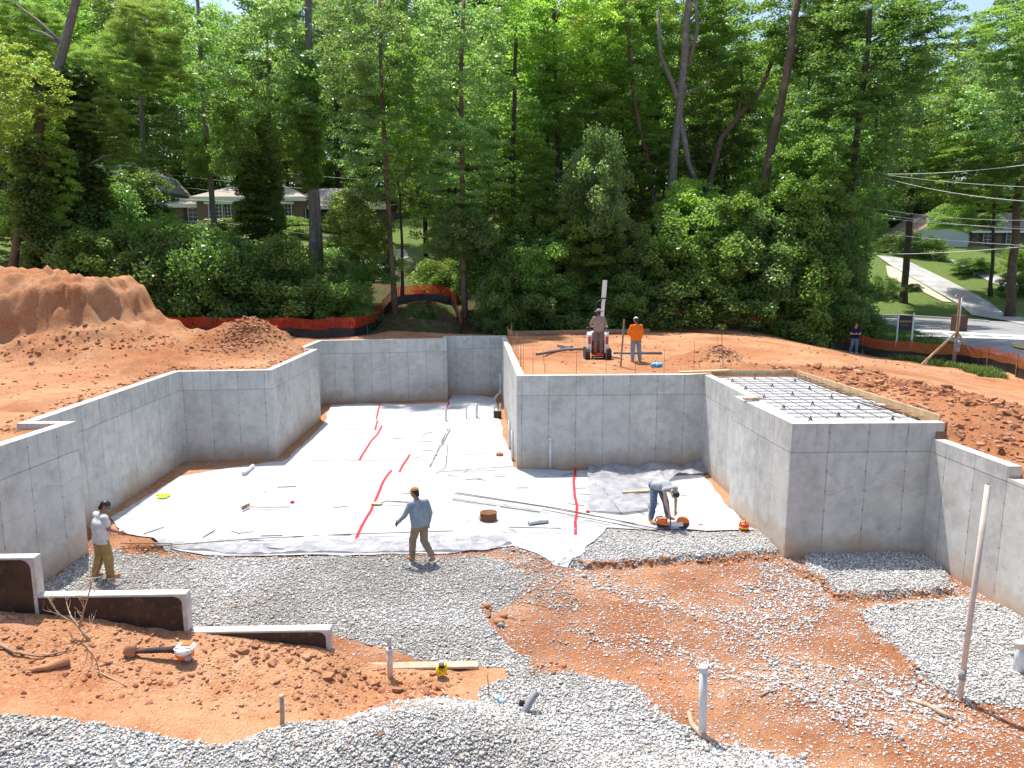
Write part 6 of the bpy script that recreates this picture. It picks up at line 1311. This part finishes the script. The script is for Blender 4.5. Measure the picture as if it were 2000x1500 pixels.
# hedges and flower beds near the houses, each clipped shrub row one plant row
for (cx, cy, hw, hh, Y, lf, lab) in ((455, 440, 60, 12, 70, 'leaf_hedge', 'clipped yellow-green hedge below the bay window of the ranch house'), (675, 437, 58, 11, 70, 'leaf_hedge', 'clipped hedge right of the twin trunk below the ranch house'), (555, 432, 50, 10, 71, 'leaf_mid', 'darker hedge under the middle windows of the ranch house'), (590, 455, 45, 12, 68, 'leaf_hedge', 'flower bed shrub left of the twin trunk'),
                                   (650, 477, 45, 10, 64, 'leaf_hedge', 'row of yellow flowering plants on the low retaining wall'), (700, 470, 35, 16, 62, 'leaf_cool', 'low rounded shrub beside the left driveway'), (640, 520, 60, 30, 56, 'leaf_cool', 'pale leafy slope planting right of the twin trunk'),
                                   (1725, 562, 32, 22, 66, 'leaf_dark', 'dense rounded dark bush beside the side driveway'), (1783, 562, 13, 7, 69, 'leaf_cool', 'small pale shrub at the lawn edge'), (1985, 548, 40, 18, 74, 'leaf_dark', 'dark bushes left of the big right-edge trunk'), (1900, 516, 55, 12, 82, 'leaf_dark', 'dark hedge in front of the right neighbour house'), (1990, 500, 40, 22, 80, 'leaf_mid', 'shrub at the right edge below the neighbour house'), (1770, 480, 60, 25, 90, 'leaf_dark', 'dark bush left of the neighbour house gable')):
    c = gy(cx, cy, Y); s = Y/F_PX; g = gzat(c.x, Y); b = V3((c.x, Y, min(g, c.z))); t = thing('hedge', lab, 'hedge', b, 0, 'garden hedges and shrubs'); foliage(S_, lf, t, c-b, hw*s, hh*s*1.2, 'foliage', ry=1.2)
# retaining wall left
a = gy(620, 468, 65); b = gy(735, 470, 65); m = MB(); m.beam((0, 0, -.2), b-a+V3((0, 0, -.2)), .3, 1.0); o = m.build('retaining_wall', 'tan_wall', origin=a); tag(o, 'low tan retaining wall below the lawn of the ranch house', 'retaining wall')

# ------------------------------------------------------------------ houses
def house(label, name, loc, rz=0, group='houses beyond the trees'): return thing(name, label, 'house', loc, rz, group)
def hip(m, x0, x1, y0, y1, z0, h, ov=.5):
    x0 -= ov; x1 += ov; y0 -= ov; y1 += ov; d = (y1-y0)/2; m.add([(x0, y0, z0), (x1, y0, z0), (x1, y1, z0), (x0, y1, z0), (x0+d, (y0+y1)/2, z0+h), (x1-d, (y0+y1)/2, z0+h)], [(0, 1, 5, 4), (2, 3, 4, 5), (1, 2, 5), (3, 0, 4), (0, 3, 2, 1)])
def window(t, x, z, wd, ht, y=-.03, shut=False, cols=2, rows=3, parent_name='window'):
    m = MB(); f = .07
    m.box((x, y, z+ht/2+f/2), (wd+f*2, .08, f)); m.box((x, y, z-ht/2-f/2), (wd+f*2, .1, f)); m.box((x-wd/2-f/2, y, z), (f, .08, ht-.002)); m.box((x+wd/2+f/2, y, z), (f, .08, ht-.002))
    for k in range(1, cols): m.box((x-wd/2+wd*k/cols, y, z), (.035, .05, ht-.002))
    for k in range(1, rows): m.box((x, y-.003, z-ht/2+ht*k/rows), (wd-.002, .05, .035))
    w_ = m.build('window', 'white_trim', t); m = MB(); m.box((x, y+.02, z), (wd, .02, ht)); m.build('pane', 'bulb_glass', w_)
    if shut:
        for s in (-1, 1): m = MB(); m.box((x+s*(wd/2+.33), y, z), (.4, .06, ht+.1), None, .01); m.build('shutter', 'shutter', t)
Yh = 75.0; o = gy(330, 432, Yh); s = Yh/F_PX*1.0; t = house('long low brown-brick ranch house with white trim and pale hip roof behind the trees', 'ranch_house', (o.x, Yh, o.z)); U = lambda px: (gy(px, 400, Yh).x-o.x); Zt = lambda py: gy(500, py, Yh).z-o.z
x = [0, U(385), U(592), U(752)]
m = MB(); m.box(((x[0]+x[1])/2, 4.5, Zt(398)/2-1), (x[1]-x[0], 7, Zt(398)+2)); m.box(((x[1]+x[2])/2, 4, Zt(388)/2-1), (x[2]-x[1]-.004, 8.2, Zt(388)+2)); m.box(((x[2]+x[3])/2, 5, Zt(402)/2-1), (x[3]-x[2], 7, Zt(402)+2)); m.build('wall', 'brick', t)
m = MB(); hip(m, x[0], x[1]+3, 1, 8, Zt(397), 1.7); hip(m, x[1], x[2], 0, 8.4, Zt(385), 2.1); hip(m, x[2]-3, x[3], 1.2, 8.6, Zt(400), 2.2, .55); m.build('roof', 'roof', t)
m = MB(); m.box(((x[0]+x[1])/2-.3, .42, Zt(397)-.2), (x[1]-x[0]+.3, .1, .38)); m.box(((x[1]+x[2])/2, -.56, Zt(385)-.22), (x[2]-x[1]+1, .1, .44)); m.box(((x[2]+x[3])/2+.3, .6, Zt(400)-.2), (x[3]-x[2]+.1, .1, .38)); m.build('fascia', 'white_trim', t)
window(t, U(368), Zt(418), .95, 1.3, .98, True); window(t, U(702), Zt(411), .95, 1.2, 1.45, True)
for cx in (430, 548):
    for dx in (-15, 0, 15): window(t, U(cx+dx), Zt(414), .62, 1.5, -.15-(.25 if dx == 0 else 0), False, 2, 4)
    m = MB(); m.box((U(cx), -.2, Zt(430)), (2.9, .5, .35)); m.box((U(cx), -.2, Zt(397)), (2.9, .6, .25)); m.build('bay_frame', 'white_trim', t)
for px_ in (642, 592): m = MB(); m.box((U(px_), .7, Zt(402)/2), (.16, .16, Zt(402))); m.build('porch_post', 'white_trim', t)
m = MB(); m.box((U(622), 1.44, 1.0), (1.0, .06, 2.0), None, .01); m.build('door', 'shutter', t)
m = MB(); m.box((U(560), 4.2, Zt(375)+1.8), (.9, .7, 1.0)); m.build('chimney', 'brick', t)
# tall beige house
Yb = 78.0; o = gy(160, 440, Yb); U = lambda px: (gy(px, 400, Yb).x-o.x); Zt = lambda py: gy(230, py, Yb).z-o.z; t = house('tall beige sided house with a gable, far left behind the trees', 'gabled_house', (o.x, Yb, o.z))
xa, xb = U(165), U(304); za, zb = Zt(368), Zt(322); xm = U(262)
m = MB(); m.prism([(xa, -2), (xb, -2), (xb, Zt(402)), (xa, Zt(402))], 0, 8, lambda x, y, z: (x, z, y)); m.build('lower_wall', 'tan_wall', t)
m = MB(); m.prism([(xa, Zt(402)), (xb, Zt(402)), (xb, za), (U(285), Zt(335)), (xm, zb), (xa, zb)], 0, 8, lambda x, y, z: (x, z, y)); m.build('upper_wall', 'lap_siding', t)
m = MB(); m.beam((xb+.3, 4, za-.1), (xm, 4, zb+.15), 8.8, .16, (0, 1, 0)) if False else m.add([(xb+.35, -.4, za-.2), (xb+.35, 8.4, za-.2), (xm, 8.4, zb+.1), (xm, -.4, zb+.1), (xb+.35, -.4, za-.02), (xb+.35, 8.4, za-.02), (xm, 8.4, zb+.28), (xm, -.4, zb+.28)], [(0, 1, 2, 3), (7, 6, 5, 4), (0, 4, 5, 1), (1, 5, 6, 2), (2, 6, 7, 3), (3, 7, 4, 0)]); m.build('roof', 'roof', t)
window(t, U(185), Zt(350), 1.0, 1.5, -.03); window(t, U(190), Zt(420), 1.0, 1.4, -.03)
# right house
Yr = 96.0; o = gy(1795, 498, Yr); U = lambda px: (gy(px, 450, Yr).x-o.x); Zt = lambda py: gy(1900, py, Yr).z-o.z; t = house('brick house with siding gable, brown roof and black shutters at the right edge', 'neighbour_house', (o.x, Yr, o.z))
m = MB(); m.prism([(U(1800), -2), (U(1893), -2), (U(1893), Zt(454)), (U(1848), Zt(415)), (U(1780), Zt(462)), (U(1800), Zt(462))], 0, 9, lambda x, y, z: (x, z, y)); m.build('gable_wall', 'lap_siding', t)
m = MB(); m.box(((U(1893)+U(2060))/2, 6, Zt(452)/2-1), (U(2060)-U(1893)-.004, 8, Zt(452)+2)); m.build('wall', 'brick', t)
m = MB(); x0, x1, zf, zr = U(1850), U(2070), Zt(448), Zt(408); m.add([(x0+1.5, 1.2, zf), (x1, 1.2, zf), (x1, 6, zr), (x0, 6, zr), (x1, 10.8, zf), (x0+1.5, 10.8, zf)], [(0, 1, 2, 3), (3, 2, 4, 5), (0, 3, 5), (1, 4, 2)]); m.add([(U(1893)+.3, -.4, Zt(456)), (U(1848), -.4, Zt(411)), (U(1848), 9, Zt(411)), (U(1893)+.3, 9, Zt(456))], [(0, 1, 2, 3)]); m.add([(U(1772), -.4, Zt(466)), (U(1848), -.4, Zt(411)), (U(1848), 9, Zt(411)), (U(1772), 9, Zt(466))], [(3, 2, 1, 0)]); m.build('roof', 'roof_brown', t)
m = MB(); m.box(((U(1893)+U(2060))/2, 1.15, Zt(450)-.1), (U(2060)-U(1893), .1, .3)); m.box((U(1885), .8, Zt(475)), (.14, .14, 3.2)); m.build('fascia', 'white_trim', t)
for px_ in (1903, 1950, 1996): window(t, U(px_), Zt(463), 1.15, 1.5, 1.96, True)

# ------------------------------------------------------------------ silt fences
def silt(label, path, net='orange_net', h0=.52, h1=1.08, upf=None):
    P = [V3((p[0], p[1], 0)) for p in path]; pts = []
    for a, b in zip(P[:-1], P[1:]): n = max(2, int((b-a).length/.18)); pts += [a+(b-a)*k/n for k in range(n)]
    pts.append(P[-1]); zs = upz(np.array([p.x for p in pts]), np.array([p.y for p in pts])); base = V3((pts[0].x, pts[0].y, float(zs[0]))); t = thing('silt_fence', label, 'silt fence', base, 0, 'silt fences round the lot')
    u = 0; V1 = []; V2 = []; U1 = []; acc = [0]
    for i in range(1, len(pts)): acc.append(acc[-1]+(pts[i]-pts[i-1]).length)
    A = np.array(acc); X = np.array([p.x for p in pts]); Yv = np.array([p.y for p in pts]); sag = np.abs(np.sin(A*math.pi/2.4))*.07+fbm(A, A*0, 1.7, 5, 3)*.05; wv = fbm(A, A*0+3, .9, 8, 4)*.13
    def band(zlo, zhi, name, mat, rows, off=0.0, tilt=0.0, rip=1.0):
        me_v = []; f = []; uv = []
        for r in range(rows+1):
            q = r/rows
            for i in range(len(pts)):
                z = zs[i]+zlo+(zhi-zlo)*q-sag[i]*(.3+.7*q)+.0; w2 = wv[i]*rip*(1.0-.3*q)+.05*rip*float(_h(np.array([i//3]), np.array([r]), 3)[0]-.5); me_v.append((X[i]-base.x+w2*.3, Yv[i]-base.y+w2+off+tilt*q, z-base.z))
        n = len(pts)
        for r in range(rows):
            for i in range(n-1): f.append((r*n+i, r*n+i+1, (r+1)*n+i+1, (r+1)*n+i)); q0 = zlo+(zhi-zlo)*r/rows; q1 = zlo+(zhi-zlo)*(r+1)/rows; uv.append([(A[i], q0), (A[i+1], q0), (A[i+1], q1), (A[i], q1)])
        o = uv_mesh(name, me_v, f, uv, [mat], [0]*len(f), t); o.data.polygons.foreach_set('use_smooth', [True]*len(f)); return o
    band(-.1, h0, 'black_fabric', 'silt_fabric', 5, -.02, 0, 1.0); band(h0-.04, h1, 'orange_netting', net, 3, 0, 0, .6)
    d = 0
    while d < A[-1]:
        i = int(np.argmin(np.abs(A-d))); m = MB(); m.box((X[i]-base.x, Yv[i]-base.y+.06, zs[i]-base.z+h1/2), (.045, .045, h1+.12), (rt_.uniform(-.05, .05), rt_.uniform(-.05, .05), 0)); m.build('stake', 'old_wood', t); d += 2.4
    return t
silt('red and black silt fence behind the small clay mound at the left', [(-26, 41.5), (-20.5, 39.4), (-14, 38.4), (-10.6, 38.2), (-8.6, 38.7), (-7.9, 40.6), (-7.6, 42.6), (-7.3, 44.2), (-5.5, 44.9), (-3.9, 45.0), (-3.4, 43.2), (-3.1, 41.5), (-2.8, 39.6)], 'orange_net')
silt('orange and black silt fence at the right, behind the man with the phone', [(9.2, 42.1), (11.5, 41.9), (15.5, 42.4), (20, 42.6), (22.7, 40.2), (24.3, 37.8), (24.3, 34), (23.2, 31.2), (22, 27.5), (20, 20)], 'orange_net_far')
# stones of the sky-side: grass on the bank
def grass_mesh(name, label, polys, n, hmin, hmax, seed):
    rs = np.random.RandomState(seed); X = []; Y = []
    for poly, nn in zip(polys, n):
        xs = [p[0] for p in poly]; ys = [p[1] for p in poly]; x = rs.uniform(min(xs), max(xs), nn*2); y = rs.uniform(min(ys), max(ys), nn*2); k = in_poly(x, y, poly) & (vnoise(x, y, 1.1, seed) > .18); X.append(x[k][:nn]); Y.append(y[k][:nn])
    x = np.concatenate(X); y = np.concatenate(Y); z = upz(x, y); n_ = len(x); h = rs.uniform(hmin, hmax, n_)*(.5+vnoise(x, y, 1.6, 4)); a = rs.uniform(0, 6.28, n_); w_ = .012+.012*rs.uniform(size=n_); lx = np.cos(a)*h*.45; ly = np.sin(a)*h*.45
    px_, py_ = -np.sin(a)*w_, np.cos(a)*w_; b = np.stack([x, y, z], 1); pv = np.stack([px_, py_, 0*x], 1); V = np.stack([b-pv, b+pv, b+pv*.8+np.stack([lx*.4, ly*.4, h*.65], 1), b-pv*.8+np.stack([lx*.4, ly*.4, h*.65], 1), b+np.stack([lx, ly, h], 1)], 1).reshape(-1, 3)
    i = np.arange(n_)*5; F1 = np.stack([i, i+1, i+2, i+3], 1); F2 = np.stack([i+3, i+2, i+4, i+4], 1); me = bpy.data.meshes.new(name)
    F3 = np.stack([i+3, i+2, i+4], 1); me.from_pydata(V.tolist(), [], F1.tolist()+F3.tolist()); at = me.attributes.new('rnd', 'FLOAT', 'POINT'); at.data.foreach_set('value', np.repeat(rs.uniform(0, 1, n_), 5).astype(np.float32)); me.materials.append(M['grass_blade']); o = link(me, name); tag(o, label, 'grass', kind='stuff')
grass_mesh('grass', 'long green grass on the bank between the silt fence and the road', [[(14, 43), (20.3, 43), (23, 40.6), (24.7, 38), (24.8, 34), (22.6, 27.6), (25.4, 26), (25.9, 35.8), (27.2, 46), (30.2, 61.5), (16, 60), (13, 47)], [(21.3, 40.6), (22.3, 39.8), (23.9, 37.4), (24.0, 34.5), (23.1, 32.5), (22.7, 34.2), (22.9, 36.4), (22.2, 38.2)]], [60000, 3500], .1, .34, 3)

# ------------------------------------------------------------------ sign, meter post, utility things
b = gy(1766, 660, 43.5); b.z = gzat(b.x, 43.5); t = thing('yard_sign', 'black builder sign with gold lettering between two white posts on the grass bank', 'sign', b, R(-14)); tp = gy(1766, 612, 43.5).z-b.z; wdt = .84
for s in (-1, 1): m = MB(); m.box((s*wdt/2, 0, tp/2-.1), (.09, .09, tp+.2), None, .008); m.box((s*wdt/2, 0, tp+.02), (.11, .11, .03), None, .008); m.build('sign_post', 'white_trim', t)
m = MB(); m.box((0, -.0, tp-.58), (wdt-.1, .03, .92), None, .004); pn = m.build('sign_panel', 'black', t)
simple('gold', (.75, .55, .2), .4, .05, 5, 0)
def text(s, size, loc, mat, parent, name, ext=.002, space=1.15):
    cu = bpy.data.curves.new('t', 'FONT'); cu.body = s; cu.size = size; cu.align_x = 'CENTER'; cu.align_y = 'CENTER'; cu.extrude = ext; cu.space_character = space
    ob = bpy.data.objects.new('t', cu); COL.objects.link(ob); dg = bpy.context.evaluated_depsgraph_get(); dg.update(); me = bpy.data.meshes.new_from_object(ob.evaluated_get(dg)); bpy.data.objects.remove(ob); me.transform(Matrix.Translation(loc) @ Euler((R(90), 0, 0)).to_matrix().to_4x4()); me.materials.clear(); me.materials.append(M[mat]); me.name = name; return link(me, name, parent)
text('ARINO', .185, (0, -.02, tp-.5), 'gold', pn, 'gold_lettering'); text('HOMES', .085, (0, -.02, tp-.72), 'steel', pn, 'small_lettering', space=1.9)
Ym = 37.6; b = gy(1862, 716, Ym); b.z = gzat(b.x, Ym)
t = thing('meter_post', 'temporary power post with a grey meter box and two wooden braces at the right', 'power post', b); tpv = gy(1877, 576, Ym)-b
m = MB(); m.beam((0, 0, -.2), tpv, .13, .13, (0, 1, 0)); m.build('post', 'old_wood', t)
m = MB(); m.tube([V3((0, -.1, 1.4))+tpv*.0, tpv*.97+V3((0, -.1, 0))], .035, 8); m.tube([tpv*.97+V3((0, -.1, 0)), tpv*.99+V3((-.25, -.1, .1)), tpv*.96+V3((-.5, -.1, -.1))], .012, 5); m.build('conduit', 'steel', t)
dr = tpv.normalized(); m = MB(); m.box(dr*1.25+V3((0, -.14, 0)), (.3, .14, .42), None, .02); mbx = m.build('meter_box', 'grey_plastic', t); m = MB(); m.tube([dr*1.3+V3((0, -.2, 0)), dr*1.3+V3((0, -.3, 0))], .08, 14); m.build('meter_dial', 'steel', mbx)
m = MB(); m.box(dr*.9+V3((0, -.13, 0)), (.26, .12, .24), None, .01); m.build('breaker_box', 'steel', t)
for ex, lab in ((-1.75, 'l'), (1.55, 'r')): m = MB(); m.beam(dr*1.75+V3((ex*.04, .02, 0)), V3((ex, -.1 if ex < 0 else .6, .1 if ex < 0 else .3)), .1, .05, (0, 1, 0)); m.build('brace', 'wood', t)
m = MB(); m.box((-1.55, -.12, .2), (.1, .05, .5), (0, .1, 0)); m.build('ground_stake', 'wood', t)
m = MB(); a = V3((b.x-.25, b.y-.4, gzat(b.x-.25, b.y-.4)+.05)); m.ball((0, 0, 0), (.28, .16, .1), 9, 6, None, .2); tag(m.build('clay_lump', 'soil_clod', origin=a), 'dark red clay lump at the foot of the temporary power post', 'clay lump')
b = gy(1874, 624, 50); m = MB(); m.box((0, 0, .55), (.85, .6, 1.15), None, .03); m.box((.3, -.31, .85), (.2, .02, .3)); tag(m.build('utility_box', 'brown_box', origin=(b.x, 50, RZ+.05)), 'square brown utility cabinet standing behind the temporary power post', 'utility box')
# poles and wires
def pole(label, px, pyt, Y, r=.16):
    c = gy(px, 400, Y); g = gzat(c.x, Y); tz = gy(px, pyt, Y).z; t = thing('utility_pole', label, 'utility pole', (c.x, Y, g), 0, 'utility poles'); m = MB(); m.tube([(0, 0, -.4), (0, 0, tz-g)], [r*1.2, r], 10); m.build('pole', 'pole_wood', t); m = MB(); m.box((0, -.15, tz-g-.5), (2.2, .1, .12)); m.build('crossarm', 'pole_wood', t); return V3((c.x, Y, tz))
pa = pole('grey utility pole half hidden in the vine-draped tree', 1668, 352, 57); pb = pole('utility pole beyond the left edge of the picture', -120, 250, 58)
def wire(label, p, q, sag, r=.014, mat='cable'):
    p, q = V3(p), V3(q); n = 24; P = [p.lerp(q, k/n)-V3((0, 0, sag*4*(k/n)*(1-k/n))) for k in range(n+1)]; m = MB(); m.tube([x-p for x in P], r, 5); tag(m.build('cable', mat, origin=p), label, 'cable', 'overhead cables')
W = lambda px, py, Y: gy(px, py, Y)
for (a_, b_, sg, r, mt_, lab) in ((W(1668, 338, 56.8), W(2120, 305, 40), .4, .022, 'cable', 'bright cable rising to the right edge, highest at the right'), (W(1668, 332, 57), W(2120, 368, 46), .3, .016, 'cable', 'cable falling gently to the right edge below the highest one'), (W(1700, 340, 57), W(2120, 398, 44), .5, .02, 'cable', 'cable falling to the right edge, third from the top'),
    (W(1668, 400, 56.8), W(2120, 425, 60), .6, .016, 'cable', 'middle cable in front of the roof of the right neighbour house'), (W(1668, 410, 56.8), W(2120, 450, 60), .4, .016, 'cable', 'cable crossing the windows of the right neighbour house'), (W(1668, 418, 56.8), W(2120, 438, 66), .5, .014, 'cable', 'thin cable over the gable of the right neighbour house'),
    (W(1690, 452, 56), W(2120, 484, 52), .2, .016, 'cable', 'cable below the windows of the right neighbour house'), (W(1700, 496, 56), W(2120, 468, 40), .25, .024, 'cable', 'lowest bright cable, rising to the right edge above the side driveway'),
    (W(1668, 352, 57), W(-120, 240, 58), 2.3, .014, 'cable', 'uppermost long cable crossing behind the trees from pole to pole'), (W(1668, 358, 57), W(-120, 268, 58), 2.6, .014, 'cable', 'second long cable crossing behind the trees from pole to pole'), (W(1668, 375, 57), W(-120, 292, 58), 2.6, .014, 'cable', 'third long cable crossing behind the trees from pole to pole'),
    (W(-120, 345, 50), W(800, 482, 60), .3, .035, 'cable_black', 'thick black cable slanting down across the ranch house'), (W(-120, 330, 55), W(560, 396, 66), .6, .02, 'cable', 'grey cable running from the far left to the ranch house'), (W(648, 372, 66), W(690, 424, 73), .3, .016, 'cable', 'short pale service cable hanging at the right end of the ranch house roof')):
    wire(lab, a_, b_, sg, r, mt_)
